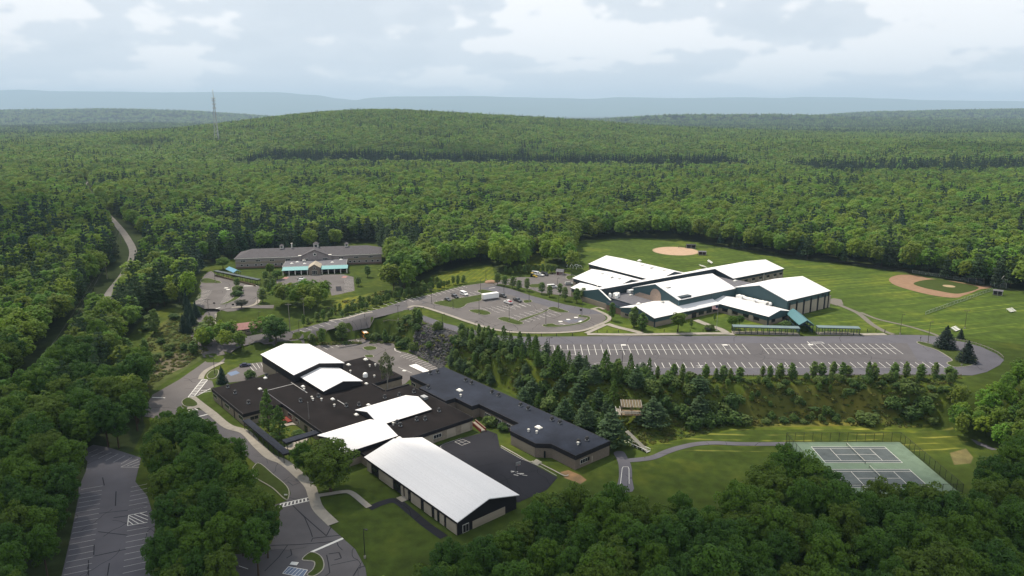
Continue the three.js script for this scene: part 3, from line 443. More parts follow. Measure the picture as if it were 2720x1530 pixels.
for (const l of [[[-113, -186.8], [-109, -179]], [[-111.3, -175.2], [-104.5, -176.7], [-100.7, -178.2]], [[-106.3, -173], [-102.9, -174]], [[-104.5, -160.6], [-102.2, -156.3]], [[-101.8, -155.8], [-95.5, -158.7]], [[-96.6, -153], [-94.4, -148.1]], [[-102.3, -154.2], [-98.8, -148.1]], [[-106.8, -166.4], [-98.4, -164.8]], [[-121.3, -194.9], [-118.2, -190.2]]]) polyline(lotL, 'tar_seam', l, rr(0.16, 0.3), M.asphaltNew, 0, 0.05);
const busLot = sheet('car_park', rounded([[-95.2, -317.5], [-72.4, -332], [-61.9, -332], [-55.9, -324.2], [-52.6, -313.9], [-42.3, -305.6], [-27.5, -289.2], [-40.7, -277.6], [-43.6, -269.9], [-66.2, -293.2], [-81.3, -302.2]], 3), 0.03, M.asphaltPale);
stalls(busLot, [-90.5, -317.2], [-74.8, -329.6], 8, [-86.3, -312.5], [-71.1, -325], M.paint, 0);
stalls(busLot, [-49.6, -304.6], [-34.1, -287.3], 11, [-46.5, -308.7], [-30.4, -290.9], M.paint, 0);
{ const [a, b, c, d] = [[-44, -292.3], [-41.3, -294.4], [-34.5, -285.8], [-37, -284.3]]; part(busLot, 'painted_pad', slabGeo([a, b, c, d], 0.02, 0.16, 0.02), M.white); }
stroke(busLot, 'painted_symbol', [-45.9, -286.4], [-44.4, -286.2], 1.4, M.paint, 0.06, 0); polyline(busLot, 'row_line', [[-48.4, -290.7], [-44.9, -287], [-41.5, -283.4]], 0.15, M.paint, 0); polyline(busLot, 'row_line', [[-53.9, -316.1], [-53.1, -312.5], [-50, -309.7]], 0.3, M.paint, 0);
island([[-68.6, -316.8], [-65.6, -319], [-62.2, -316.8], [-62.4, -313.9], [-65.7, -312.5]], 0.03, 5); island([[-65.7, -305.6], [-62.3, -306.3], [-61.3, -303.3], [-63.8, -302.5]], 0.03, 5);
const westLot = sheet('car_park', [[-117.6, -272.1], [-118.2, -286.4], [-115.3, -294.4], [-108.4, -297], [-105, -294.4], [-101.8, -283.4], [-106, -275.4], [-113, -272.6]], 0.025, M.asphaltPale);
stalls(westLot, [-113.6, -294.4], [-108.5, -296], 4, [-108, -285.8], [-105.9, -290.7], M.paint, 0); part(westLot, 'accessible_bay', sheetGeo([[-118.3, -283.4], [-115.7, -286.4], [-113, -283.4], [-115.4, -279.9]], 0.05), std(col(0.12, 0.16, 0.24), 0.85));
walk0([[-97.7, -323.5], [-96.2, -326.5], [-94.9, -330.4]], 1.6);
// hard playground and paths by the long wing
const play = sheet('playground_paving', [[-26, -214.4], [-21.3, -218.7], [-18.4, -220.4], [-10.8, -225.4], [-8.5, -227.9], [-5, -224.8], [-4, -215.5], [-0.3, -210.5], [6.4, -203.5], [13.5, -194.9], [10, -187.8], [1.6, -180.7]], 0.03, M.asphaltNew);
polyline(play, 'court_line', [[-18.8, -218.9], [-16.3, -220.6], [-13.7, -218.4], [-16.3, -216.2], [-18.8, -218.9]], 0.15, M.paintWorn, 0); polyline(play, 'court_line', [[-17.6, -219.7], [-15.1, -217.3]], 0.12, M.paintWorn, 0, 0.053); polyline(play, 'court_line', [[-17.6, -217.6], [-15, -219.5]], 0.12, M.paintWorn, 0, 0.055);
polyline(play, 'court_line', rounded([[-16.9, -221.7], [-21.2, -218], [-23.1, -215.8], [-22.4, -213.3], [-17.8, -208.2], [-10.9, -199.7]], 4, false), 0.12, M.paintWorn, 0);
polyline(play, 'court_line', [[-3.6, -214.7], [2.8, -206.8], [8.8, -201.6], [13.3, -196]], 0.15, M.paintWorn, 0);
for (const [x, z] of [[1.3, -197.8]]) for (let i = 0; i < 7; i++) { const p = [x + rr(-1.8, 1.8), z + rr(-1.5, 1.5)]; stroke(play, 'chalk_mark', p, [p[0] + rr(0.5, 1.8), p[1] + rr(-0.6, 0.6)], rr(0.15, 0.5), M.paintWorn, 0.05 + i * 0.003, 0); }
band('stone_edging', [[-3.6, -215.7], [0.9, -210.2], [5.8, -204.5], [6.5, -205.1]], 0.45, 0.22, M.kerb, 0); band('stone_edging', [[8.6, -203.5], [12.3, -199.4], [15.9, -195.7], [16.9, -196.3]], 0.45, 0.22, M.kerb, 0);
const spur = sheet('tar_path', rounded([[32.3, -211], [33.6, -212.1], [35.4, -211.9], [36.2, -207.5], [36.5, -202.1], [35.4, -193.7], [34.4, -186.8], [30.3, -186.8], [31.8, -195.5], [32.7, -203], [32.7, -207]], 3), 0.03, M.asphalt);
polyline(spur, 'court_line', [[31.4, -190.2], [33.4, -200.2], [33.9, -201.6], [35.4, -201.6], [35.5, -200.2], [34.1, -191.1]], 0.14, M.paint, 0);
band('tar_path', [[36.2, -205.8], [40.3, -206.5], [44.2, -207.8], [49.2, -211.6], [54.2, -214.7], [60.7, -217.4], [66.7, -218.1], [73.3, -217.4], [82, -217.2], [89.9, -217.4]], 2.6, 0.04, M.asphalt, 0);
sheet('tar_path', [[152, -220.9], [154.9, -219.8], [156.4, -215.4], [156.6, -213.3], [153.8, -212.9], [151.5, -216.8]], 0.02, M.asphalt);
for (const d of [0.6, 3.4]) 0;

// tennis courts
{
  const pad = sheet('tennis_court', [[90.2, -218.6], [127.2, -218.6], [127.2, -185.5], [90.2, -185.5]], 0.04, M.courtGreen);
  for (const [x0, z0] of [[96.8, -215.2], [96.6, -199.9]]) {
    const L = 23.77, Wd = 10.97, y = 0;
    part(pad, 'playing_surface', sheetGeo([[x0, z0], [x0 + L, z0], [x0 + L, z0 + Wd], [x0, z0 + Wd]], 0.055), M.courtGrey);
    const ln = (a, b, c, d, w = 0.12, l = 0.07) => stroke(pad, 'court_line', [x0 + a, z0 + b], [x0 + c, z0 + d], w, M.paint, l, y);
    ln(0, 0, L, 0); ln(0, Wd, L, Wd); ln(0, 0, 0, Wd, 0.14, 0.072); ln(L, 0, L, Wd, 0.14, 0.072); ln(0, 1.37, L, 1.37); ln(0, Wd - 1.37, L, Wd - 1.37);
    ln(5.485, 1.37, 5.485, Wd - 1.37, 0.12, 0.074); ln(L - 5.485, 1.37, L - 5.485, Wd - 1.37, 0.12, 0.074); ln(5.485, Wd / 2, L - 5.485, Wd / 2, 0.12, 0.076);
  }
}

// ---------- buildings ----------
function chevron(hw, eave, ridge, over, t) { const s = (ridge - eave) / hw, e = eave - s * over; return new THREE.Shape([[-hw - over, e], [0, ridge], [hw + over, e], [hw + over, e + t], [0, ridge + t], [-hw - over, e + t]].map(([x, y]) => new THREE.Vector2(x, y))); }
function gable(p, x0, x1, z0, z1, base, eave, ridge, axis, o = {}) {
  const { roof = M.whiteRoof, wall = M.fascia, lower = null, lowerH = 2.4, over = 0.45, t = 0.22, trim = M.fascia } = o;
  const hw = (axis === 'x' ? z1 - z0 : x1 - x0) / 2, len = axis === 'x' ? x1 - x0 : z1 - z0, cx = (x0 + x1) / 2, cz = (z0 + z1) / 2;
  const place = (g) => { g.translate(0, 0, -len / 2); if (axis === 'x') g.rotateY(Math.PI / 2); return g.translate(cx, 0, cz); };
  const body = place(new THREE.ExtrudeGeometry(new THREE.Shape([[-hw, base], [hw, base], [hw, eave - 0.02], [0, ridge - 0.02], [-hw, eave - 0.02]].map(([x, y]) => new THREE.Vector2(x, y))), { depth: len, bevelEnabled: false }));
  part(p, 'wall', body, wall);
  const rg = new THREE.ExtrudeGeometry(chevron(hw, eave, ridge, over, t), { depth: len + 2 * over, bevelEnabled: false }); rg.translate(0, 0, -over); part(p, 'roof', place(rg), roof);
  if (trim) { const eg = [-1, 1].map((s) => { const sl = (ridge - eave) / hw; const g = new THREE.BoxGeometry(0.07, t + 0.16, len + 2 * over + 0.06).translate(s * (hw + over + 0.04), eave - sl * over + t / 2 - 0.05, len / 2); return place(g); }); part(p, 'eaves_trim', mergeGeometries(eg), trim); }
  if (lower) part(p, 'lower_wall', box(x1 - x0 + 0.12, lowerH, z1 - z0 + 0.12), lower, cx, base + lowerH / 2, cz);
}
function flat(p, pts, base, y, o = {}) {
  const { roof = M.darkRoof, wall = M.tan, band: bd = 1.25, fascia = M.fascia } = o;
  part(p, 'wall', slabGeo(inset(pts, 0.3), base, y - bd + 0.01), wall);
  part(p, 'fascia', slabGeo(pts, y - bd, y), fascia);
  part(p, 'roof', slabGeo(inset(pts, 0.22), y - 0.1, y + 0.03), roof);
}
const rect = (x0, x1, z0, z1) => [[x0, z0], [x1, z0], [x1, z1], [x0, z1]];
// face: the way it looks out; at (x, y, z) is the middle of the opening on the wall's face
function opening(p, name, x, y, z, w, h, face, frame = M.offwhite, pane = M.glass, lights = 1) {
  const g = face[0] === 'x' ? [0.12, h, w] : [w, h, 0.12], s = face[1] === '+' ? 1 : -1;
  const f = part(p, name, box(...g), frame, x, y, z), n = Math.max(1, lights), pw = (w - 0.12 * (n + 1)) / n;
  for (let i = 0; i < n; i++) { const u = -w / 2 + 0.12 + pw / 2 + i * (pw + 0.12); const q = face[0] === 'x' ? [s * 0.04, 0, u] : [u, 0, s * 0.04]; part(f, 'pane', face[0] === 'x' ? box(0.1, h - 0.24, pw) : box(pw, h - 0.24, 0.1), pane, ...q); }
  return f;
}
const hood = mergeGeometries([new THREE.CylinderGeometry(0.28, 0.28, 0.5, 8).translate(0, 0.25, 0), new THREE.CylinderGeometry(0.35, 0.62, 0.42, 10).translate(0, 0.62, 0)]);
function vent(p, x, z, y) { const b = part(p, 'roof_vent', box(0.95, 0.3, 0.95), M.metal, x, y + 0.15, z); const hd = part(b, 'hood', hood, M.black, 0, 0.1, 0); hd.scale.set(1.25, 1.35, 1.25); }
const dome = new THREE.SphereGeometry(0.5, 10, 5, 0, 6.2832, 0, 1.5708).scale(1.3, 0.7, 1.0);
function skylight(p, x, z, y, s = 1) { const b = part(p, 'skylight', box(1.5 * s, 0.35, 1.1 * s), M.offwhite, x, y + 0.17, z); const d = part(b, 'dome', dome, M.white, 0, 0.17, 0); d.scale.setScalar(s); }
const stack = mergeGeometries([new THREE.CylinderGeometry(0.22, 0.3, 0.7, 8).translate(0, 0.35, 0), new THREE.CylinderGeometry(0.42, 0.42, 0.22, 10).translate(0, 0.8, 0), new THREE.ConeGeometry(0.42, 0.22, 10).translate(0, 1.02, 0)]);
const pipeVent = (p, x, z, y) => part(p, 'vent_pipe', stack, M.offwhite, x, y, z);
function hvac(p, x, z, y, w = 2.4, h = 1.3, d = 1.8, mat = M.offwhite) { const b = part(p, 'rooftop_unit', box(w, h, d), mat, x, y + h / 2 + 0.15, z); part(b, 'curb', box(w * 0.9, 0.2, d * 0.9), M.fascia, 0, -h / 2 - 0.06, 0); part(b, 'fan_guard', cyl(0.38, 0.38, 0.12, 10), M.metal, w * 0.2, h / 2 + 0.05, 0); part(b, 'louvre', box(w * 0.6, h * 0.5, 0.06), M.metal, 0, 0, d / 2 + 0.02); }
const turned = (deg) => (deg * Math.PI) / 180;

// --- the lower school: dark flat roofs with white gables ---
{
  const s = thing('school_building', 'sprawling one-storey school with dark flat roofs, five white gables and a long blue-grey wing', 'school', -60, 0, -235, turned(-49.4));
  const R = 4.6;
  flat(s, [[-49.2, 27.3], [-17.7, 27.3], [-17.7, 13.3], [15.2, 13.3], [15.2, -1], [35.6, -1], [35.6, -31.2], [-4, -31.2], [-4, -20.8], [-14, -20.8], [-14, -34.3], [-44, -34.3], [-44, -19], [-35.6, -19], [-35.6, 1.2], [-49.2, 1.2]], 0, R);
  flat(s, [[-11.2, -36], [-11.2, -52.4], [78.6, -52.4], [78.6, -36.8], [68.1, -36.8], [64.6, -33.3], [52.4, -33.3], [49.9, -35.5], [49.9, -39.3], [28.4, -39.3], [28.4, -36.2], [18.4, -36.2], [18.4, -31.9], [1.2, -31.9], [1.2, -36]], 0, R + 0.25, { roof: M.blueRoof, wall: M.stone, band: 1.5 });
  gable(s, -66.3, -35, -19.8, 0.8, 0, 7.6, 9.9, 'x', { lower: M.tan, lowerH: 4.2 });
  gable(s, -34.9, -16, -17.4, -2, 3, 6, 7.9, 'x');
  gable(s, 5.9, 21.8, -23, -3.4, 3, 5.2, 7.2, 'z');
  gable(s, 15.7, 32, -3, 15.5, 0, 5.0, 7.1, 'z', { lower: M.tan, lowerH: 2.2 });
  gable(s, 37.4, 83.4, -9.1, 10.7, 0, 4.15, 6.8, 'x', { over: 0.6 });
  flat(s, rect(30, 37.2, -3, 10), 0, 3.8, { band: 0.9 });
  part(s, 'gutter_line', box(46, 0.06, 0.12), M.metal, 60.4, 4.42, 8.9);
  part(s, 'roof_seam', box(0.25, 0.06, 12), M.metal, -33.5, R + 0.06, 8); part(s, 'roof_seam', box(14, 0.06, 0.22), M.metal, -28.5, R + 0.06, 2.0); part(s, 'roof_seam', box(24, 0.06, 0.22), M.greyRoof, -20, R + 0.06, 13.2); part(s, 'roof_seam', box(7, 0.06, 0.25), M.metal, -4.5, R + 0.06, -3.2);
  part(s, 'parapet', box(9, 0.5, 0.4), M.fascia, -9, R + 0.2, -20.6); part(s, 'parapet', box(0.4, 0.5, 10), M.fascia, -4.1, R + 0.2, -26);
  for (const [x, z] of [[-45.9, 22.4], [-38.1, 22.5], [-25.6, 22.3], [-49, 6.6], [-15.2, 0.6], [-15.2, 7.5], [-0.5, -2.8], [1.6, -6.6], [1.5, -17.1], [3.0, -22.3], [3.9, -28], [24.3, -25], [25.5, -15], [27, -17.4], [23.4, -8.7], [25.9, -8.4]]) vent(s, Math.max(x, -48), z, R + 0.03);
  for (const [x, z, k] of [[-46.1, 7.8, 1], [-36.2, 13.9, 1], [-28.1, 0.6, 1], [-9.5, -2.1, 1], [-15.2, -19, 0.9], [-38.8, -24.1, 1.2], [-40, -32.7, 1.3], [8.4, -1.8, 1], [34, -3, 1.3], [3.6, -9.2, 1]]) skylight(s, x, z, R + 0.03, k);
  for (const [x, z] of [[-24.3, 1.9], [-15.2, 3.2], [-11.2, 1.4], [-3.3, 0.4], [-31.5, -29.8], [-30.8, -32], [-13.2, 3.7], [-19.7, -25.1], [-30.6, -20.6], [23.6, -7.1]]) pipeVent(s, x, z, R + 0.03);
  { const b = part(s, 'exhaust_dome', cyl(0.9, 1.0, 0.9, 14), M.white, -22.5, R + 0.45, -22.7); part(b, 'cap', new THREE.SphereGeometry(0.95, 14, 6, 0, 6.2832, 0, 1.5708), M.white, 0, 0.45, 0); }
  hvac(s, 11.3, -27.6, R, 2.6, 0.9, 1.8, M.metal);
  const RW = R + 0.28;
  for (const [x, z] of [[-8.1, -43.4], [-7.1, -46.2], [7.4, -49.2], [11.4, -49], [23.6, -49.1], [27.4, -49.1], [39.5, -49.1], [43.5, -49.1], [55.5, -49], [59, -49.3], [73.2, -43.5], [73.7, -46.9], [4.3, -34.1]]) vent(s, x, z, RW);
  for (const [x, z] of [[73.9, -42.7]]) pipeVent(s, x, z, RW);
  for (const [x, z] of [[13.9, -41.5], [56.9, -41.7]]) skylight(s, x, z, RW, 1.5);
  for (const [x, z] of [[18.8, -38.4], [56.8, -37.4], [59.5, -38.5]]) pipeVent(s, x, z, RW);
  // west front
  for (const x of [-46.4, -33.9, -20.7]) opening(s, 'window', x, 2.3, 27.06, 4.2, 1.5, 'z+', M.offwhite, M.glass, 3);
  for (const x of [-39.4, -27]) part(s, 'pilaster', box(0.4, 3.4, 0.2), M.fascia, x, 1.7, 27.1);
  for (const [z, w] of [[23.5, 3], [17.5, 3]]) opening(s, 'window', -17.9, 2.2, z, w, 1.4, 'x+', M.offwhite, M.glass, 2);
  for (const x of [-12, -6, 6]) opening(s, 'window', x, 2.0, 13.06, 3.4, 1.6, 'z+', M.offwhite, M.glass, 3);
  opening(s, 'door', 0.5, 1.25, 13.06, 2.2, 2.4, 'z+', M.fascia, M.glass, 2);
  // inner front towards the playground
  for (const z of [-8, -16.5]) opening(s, 'window', 35.4, 2.1, z, 3.2, 1.4, 'x+', M.offwhite, M.glass, 3);
  for (const z of [-13, -22, -28]) part(s, 'wall_panel', box(0.16, 3.0, 3.6), M.tanPale, 35.4, 1.6, z);
  opening(s, 'door', 35.4, 1.2, -4.5, 1.6, 2.3, 'x+', M.fascia, M.glass, 2);
  // the gabled classroom wing: pale panels between doors and windows
  for (const [a, b] of [[37.6, 40], [44.5, 52.3], [56.6, 57.8], [58.6, 60.2], [61.8, 66.6], [68.2, 71.8], [73.2, 74.4], [75.6, 77.6], [78.6, 83.1]]) part(s, 'wall_panel', box(b - a, 3.0, 0.14), M.tanPale, (a + b) / 2, 1.5, 10.78);
  for (const x of [42, 54.4, 67.4, 72.5, 78.1]) opening(s, 'window', x, 1.9, 10.76, x === 42 || x === 54.4 ? 3.2 : 0.9, 1.5, 'z+', M.fascia, M.glass, x === 42 || x === 54.4 ? 3 : 1);
  for (const x of [61, 75]) opening(s, 'door', x, 1.15, 10.76, 1.1, 2.2, 'z+', M.fascia, M.glass, 1);
  part(s, 'wall_panel', box(0.14, 2.2, 11), M.tanPale, 83.48, 1.1, 0.5); opening(s, 'door', 83.48, 1.2, 8.2, 2, 2.3, 'x+', M.offwhite, M.fascia, 2);
  // stone end of the long wing
  for (const z of [-41.2, -48.3]) opening(s, 'window', 78.36, 1.9, z, 4.2, 1.4, 'x+', M.offwhite, M.glass, 4);
  opening(s, 'door', 78.36, 1.3, -44.6, 1.1, 2.3, 'x+', M.offwhite, M.tanPale, 1);
  for (const x of [33, 39, 45]) opening(s, 'window', x, 2.0, -39.54, 3.0, 1.3, 'z+', M.offwhite, M.glass, 3);
  part(s, 'wall_panel', box(11.4, 3.1, 0.14), M.tan, 58.3, 1.6, -33.52); opening(s, 'door', 66.2, 1.2, -35.4, 1.6, 2.3, 'z+', M.fascia, M.glass, 2);
  for (const [x, z] of [[-9, -36.2], [-2, -36.2]]) opening(s, 'window', x, 2.0, z - 0.04, 2.6, 1.3, 'z+', M.offwhite, M.glass, 2);
  // gym side
  for (const z of [-4, -10, -16]) part(s, 'wall_rib', box(0.25, 7, 0.4), M.fascia, -34.9, 3.6, z); part(s, 'downpipe', cyl(0.1, 0.1, 7.2, 6), M.fascia, -52, 3.6, 0.98);
}
// covered walks of the lower school
function coveredWalk(label, x, z, deg, len, wid, y, roof, n, group) {
  const g = thing('covered_walkway', label, 'walkway', x, 0, z, turned(deg), group);
  part(g, 'roof', box(len, 0.12, wid), roof, 0, y + 0.3, 0); part(g, 'fascia', box(len - 0.1, 0.55, wid - 0.1), M.fascia, 0, y, 0);
  for (let i = 0; i < n; i++) for (const s of [-1, 1]) part(g, 'post', box(0.16, y - 0.2, 0.16), M.pole, -len / 2 + 0.5 + (i * (len - 1)) / (n - 1), (y - 0.2) / 2, s * (wid / 2 - 0.3));
  for (let i = 1; i < n; i++) part(g, 'roof_joint', box(0.08, 0.16, wid + 0.02), M.fascia, -len / 2 + (i * len) / n, y + 0.31, 0);
  return g;
}
{
  const w = (lx, lz) => { const a = turned(-49.4); return [-60 + lx * Math.cos(a) + lz * Math.sin(a), -235 - lx * Math.sin(a) + lz * Math.cos(a)]; };
  coveredWalk('long dark blue roofed walkway on posts beside the drop-off lane', ...w(1, 27.2), -49.4, 33.2, 2.3, 3.0, M.blueRoof, 9);
  const c2 = coveredWalk('short dark roofed walkway leading to the school entrance', ...w(9.7, 18.2), -49.4 + 90, 13, 3, 3.3, M.blueRoof, 4);
}
// --- the upper school: white gables over teal walls ---
{
  const s = thing('school_building', 'large teal-walled school with many bright white gabled roofs', 'school', 80, UP, -350, turned(34.7));
  const T = { wall: M.teal, lower: M.tan, trim: M.tealDark };
  flat(s, rect(-28, 56, -18.6, 16.2), 0, 4.7, { roof: M.greyRoof, wall: M.tan, band: 0.9, fascia: M.tealDark });
  flat(s, rect(-34, -15, -11.2, 0.6), 0, 4.2, { roof: M.blueRoof, wall: M.brick, band: 1.2, fascia: M.teal });
  gable(s, 54, 98.5, -31.4, -5.8, 0, 5.5, 8.6, 'x', { ...T, wall: M.tealDark, lowerH: 3.9 });
  gable(s, 16, 44, -82, -27, 0, 5, 8.5, 'z', { ...T, wall: M.tealDark, lowerH: 3.2 });
  gable(s, -16.3, 11, -57.7, -27, 0, 5, 8.3, 'z', { ...T, wall: M.tealDark, lowerH: 3.2 });
  gable(s, -30.2, -18, -42.3, -30, 0, 4.5, 6.2, 'z', { ...T, wall: M.tealDark, lowerH: 2.6 });
  // the spine: one slope falling away from a high wall
  { const prof = new THREE.Shape([[-12.8, 0], [0, 0], [0, 8.55], [-12.8, 5.3]].map(([x, y]) => new THREE.Vector2(x, y)));   // u: local z from the wall
    const L = 85.4, g = new THREE.ExtrudeGeometry(prof, { depth: L, bevelEnabled: false }); g.rotateY(-Math.PI / 2).translate(54, 0, 0); 
    const body = new THREE.ExtrudeGeometry(new THREE.Shape([[18.6, 0], [31.4, 0], [31.4, 5.3], [18.6, 8.55]].map(([x, y]) => new THREE.Vector2(x, y))), { depth: L, bevelEnabled: false }).rotateY(Math.PI / 2).translate(-31.4, 0, 0);
    part(s, 'wall', body, M.tealDark);
    part(s, 'roof', new THREE.ExtrudeGeometry(new THREE.Shape([[18.2, 8.67], [31.9, 5.19], [31.9, 5.42], [18.2, 8.9]].map(([x, y]) => new THREE.Vector2(x, y))), { depth: L + 0.8, bevelEnabled: false }).rotateY(Math.PI / 2).translate(-31.9, 0, 0), M.whiteRoof); }
  // gabled end wall of the spine with its white coping
  part(s, 'end_wall', new THREE.ExtrudeGeometry(new THREE.Shape([[10.6, 0], [31, 0], [31, 5.4], [19.2, 8.75], [10.6, 4.9]].map(([x, y]) => new THREE.Vector2(x, y))), { depth: 0.5, bevelEnabled: false }).rotateY(Math.PI / 2).translate(-32, 0, 0), M.teal);
  part(s, 'coping', new THREE.ExtrudeGeometry(new THREE.Shape([[10.3, 4.85], [19.2, 8.78], [19.2, 9.0], [10.3, 5.1]].map(([x, y]) => new THREE.Vector2(x, y))), { depth: 0.8, bevelEnabled: false }).rotateY(Math.PI / 2).translate(-32.2, 0, 0), M.white);
  part(s, 'lower_wall', box(0.3, 2.6, 21), M.tan, -32.1, 1.3, -20.8);
  gable(s, -14.8, 25.6, -12.4, 17.8, 0, 8.5, 13.2, 'x', { ...T, lower: null });
  gable(s, 25.8, 59.6, 16.2, 47.5, 0, 8.5, 12.8, 'x', { ...T, lower: null });
  gable(s, -35.3, -15, 0.8, 22.7, 0, 4.2, 6.7, 'x', { ...T, lowerH: 2.3 });
  gable(s, 8.6, 24.9, 18.2, 50, 0, 4.2, 5.9, 'z', { ...T, lowerH: 2.2 });
  { const g = new THREE.ExtrudeGeometry(new THREE.Shape([[-22.9, 4.0], [-17.9, 5.5], [-17.9, 5.75], [-22.9, 4.25]].map(([x, y]) => new THREE.Vector2(x, y))), { depth: 24, bevelEnabled: false }).rotateY(Math.PI / 2).translate(-15.2, 0, 0); part(s, 'roof', g, M.whiteRoof);
    part(s, 'wall', box(23.5, 4.1, 4.4), M.tealDark, -3.2, 2.05, 20.1); part(s, 'lower_wall', box(23.6, 2.0, 4.5), M.tan, -3.2, 1.0, 20.12);
    for (const x of [-4, 1.5, 6]) opening(s, 'window', x, 1.7, 22.4, 3.6, 1.8, 'z+', M.tealDark, M.glass, 3); opening(s, 'door', -9, 1.3, 22.4, 3, 2.5, 'z+', M.barnRed, M.glass, 2); }
  // mural of a pale arch and stepped roofs on the hall's end wall
  { const sh = new THREE.Shape(); const pts = [[11.5, 4.75], [11.5, 5.0], [10.8, 5.0], [10.8, 5.8], [9.6, 5.8], [9.6, 6.4], [8.4, 6.4], [8.4, 7.0], [-0.2 + 0.7, 7.0]]; sh.moveTo(...pts[0]); pts.slice(1).forEach((q) => sh.lineTo(...q)); sh.lineTo(0.6, 7.3); sh.absarc(-3.0, 7.3, 3.6, 0, Math.PI, false); sh.lineTo(-6.6, 4.75); sh.closePath();
    const g = new THREE.ExtrudeGeometry(sh, { depth: 0.1, bevelEnabled: false }).rotateY(Math.PI / 2).translate(-14.92, 0, 0); part(s, 'wall_mural', g, M.mural); }
  // step in the hall's eave
  part(s, 'roof_step', box(7.2, 0.9, 2.6), M.tealDark, -9.6, 9.1, 16.3); part(s, 'roof_ledge', box(7.6, 0.16, 3.2), M.whiteRoof, -9.6, 8.62, 17.0);
  for (const z of [2.7]) part(s, 'roof_hatch', box(2.8, 0.14, 2.2), M.offwhite, -11, 12.2, z + 4);
  // gymnasium wall: pale panels between dark piers
  for (let i = 0; i < 6; i++) { const x = 29.3 + i * 5.7 - 0.9; part(s, 'wall_panel', box(4.5, 5.9, 0.16), M.tanPale, x + 1.9, 3.1, 47.58); part(s, 'pier', box(0.8, 7.2, 0.3), M.fascia, x - 0.75, 3.6, 47.62); }
  part(s, 'pier', box(0.8, 8.2, 0.3), M.fascia, 59.1, 4.1, 47.62); opening(s, 'louvre', 54, 7.2, 47.58, 1.6, 0.9, 'z+', M.fascia, M.fascia, 1);
  // windows of the rear and side wings
  for (const x of [58, 64.5, 71, 77.5, 84, 90.5, 96]) { part(s, 'wall_panel', box(3.2, 2.6, 0.16), M.tanPale, x, 1.6, -5.72); opening(s, 'window', x + 0.4, 2.9, -5.66, 2.6, 1.3, 'z+', M.fascia, M.glass, 3); } part(s, 'downpipe', cyl(0.1, 0.1, 5.2, 6), M.white, 80.5, 2.7, -5.6);
  for (const z of [-78, -72, -66, -60, -54, -48]) opening(s, 'window', 15.92, 3.2, z, 3.2, 1.5, 'x-', M.tan, M.glass, 3);
  for (const z of [-54, -48, -42, -36]) opening(s, 'window', -16.38, 3.0, z, 3.0, 1.4, 'x-', M.tan, M.glass, 3);
  for (const z of [-39, -34]) opening(s, 'window', -30.28, 2.2, z, 2.2, 1.3, 'x-', M.tan, M.glass, 2);
  for (const [z, n] of [[5, 1], [12, 1], [18, 1]]) opening(s, 'window', -35.42, 1.7, z, 2.4, 1.2, 'x-', M.tan, M.glass, 2);
  for (const z of [26, 32, 38, 44]) opening(s, 'window', 8.46, 1.9, z, 3.0, 1.5, 'x-', M.fascia, M.glass, 3); for (const z of [29, 41]) part(s, 'wall_panel', box(0.16, 2.8, 2), M.tanPale, 8.46, 1.5, z);
  for (const x of [12.5, 20.5]) opening(s, 'window', x, 1.8, 50.14, 2.6, 1.5, 'z+', M.fascia, M.glass, 3); part(s, 'corner_pier', box(0.5, 4.1, 0.5), M.tealDark, 8.6, 2.05, 50.1); part(s, 'corner_pier', box(0.4, 4.1, 0.4), M.tealDark, -35.4, 2.05, 22.8);
  opening(s, 'door', -34.1, 1.4, -6, 3.4, 2.6, 'x-', M.brick, M.glass, 3);
  part(s, 'siding_joint', box(0.12, 7, 0.14), M.tealDark, 8, 5, 17.86); part(s, 'corner_trim', box(0.25, 8.4, 0.25), M.tealRoof, -14.8, 4.2, 17.86);
  // roof plant
  for (const [x, z, w, h, d] of [[-22.5, -16.2, 2.6, 1.4, 2.2], [-24.6, -14.2, 2.4, 1.6, 2.4], [-12.5, -16.2, 4.2, 1.6, 2]]) hvac(s, x, z, 4.7, w, h, d, M.white);
  for (const [x, z] of [[-26.6, -16.6], [-25.8, -12.6]]) { const b = part(s, 'exhaust_dome', cyl(0.8, 0.9, 1, 12), M.white, x, 5.2, z); part(b, 'cap', new THREE.SphereGeometry(0.85, 12, 6, 0, 6.2832, 0, 1.5708), M.white, 0, 0.5, 0); }
  skylight(s, -16.5, -12.4, 4.7, 1); pipeVent(s, 44, 8, 4.7); skylight(s, 52, -3, 4.7, 1.4); vent(s, 47, 11, 4.7);
  for (const [x, z, w, h, d] of [[23.4, 23, 2.6, 1.8, 3.4], [23.4, 30, 2.4, 1.5, 4.2], [23.6, 36.5, 2.4, 1.6, 3.6]]) hvac(s, x, z, 4.5, w, h, d, M.white);
  part(s, 'duct', new THREE.CapsuleGeometry(0.75, 4.5, 4, 10).rotateX(Math.PI / 2), M.white, 23.6, 5.6, 27); part(s, 'duct', new THREE.CapsuleGeometry(0.75, 3.5, 4, 10).rotateX(Math.PI / 2), M.white, 23.6, 5.6, 33.4); part(s, 'duct', new THREE.TorusGeometry(1.2, 0.72, 8, 10, 2.2).rotateX(Math.PI / 2), M.white, 23.8, 5.5, 38.6);
  for (const [x, z] of [[29, -50], [28, -42], [29, -33], [36, -60]]) skylight(s, x, z, 8.3, 1.5); for (const [x, z] of [[-4.5, -47], [-3.5, -44], [-6, -38], [-5, -33]]) skylight(s, x, z, 8.0, 1.2); hvac(s, -19.5, 12, 6.3, 1.4, 0.9, 1.2, M.offwhite); skylight(s, -27, 4, 5.3, 1.5); pipeVent(s, -20.5, -33, 5.3);
}
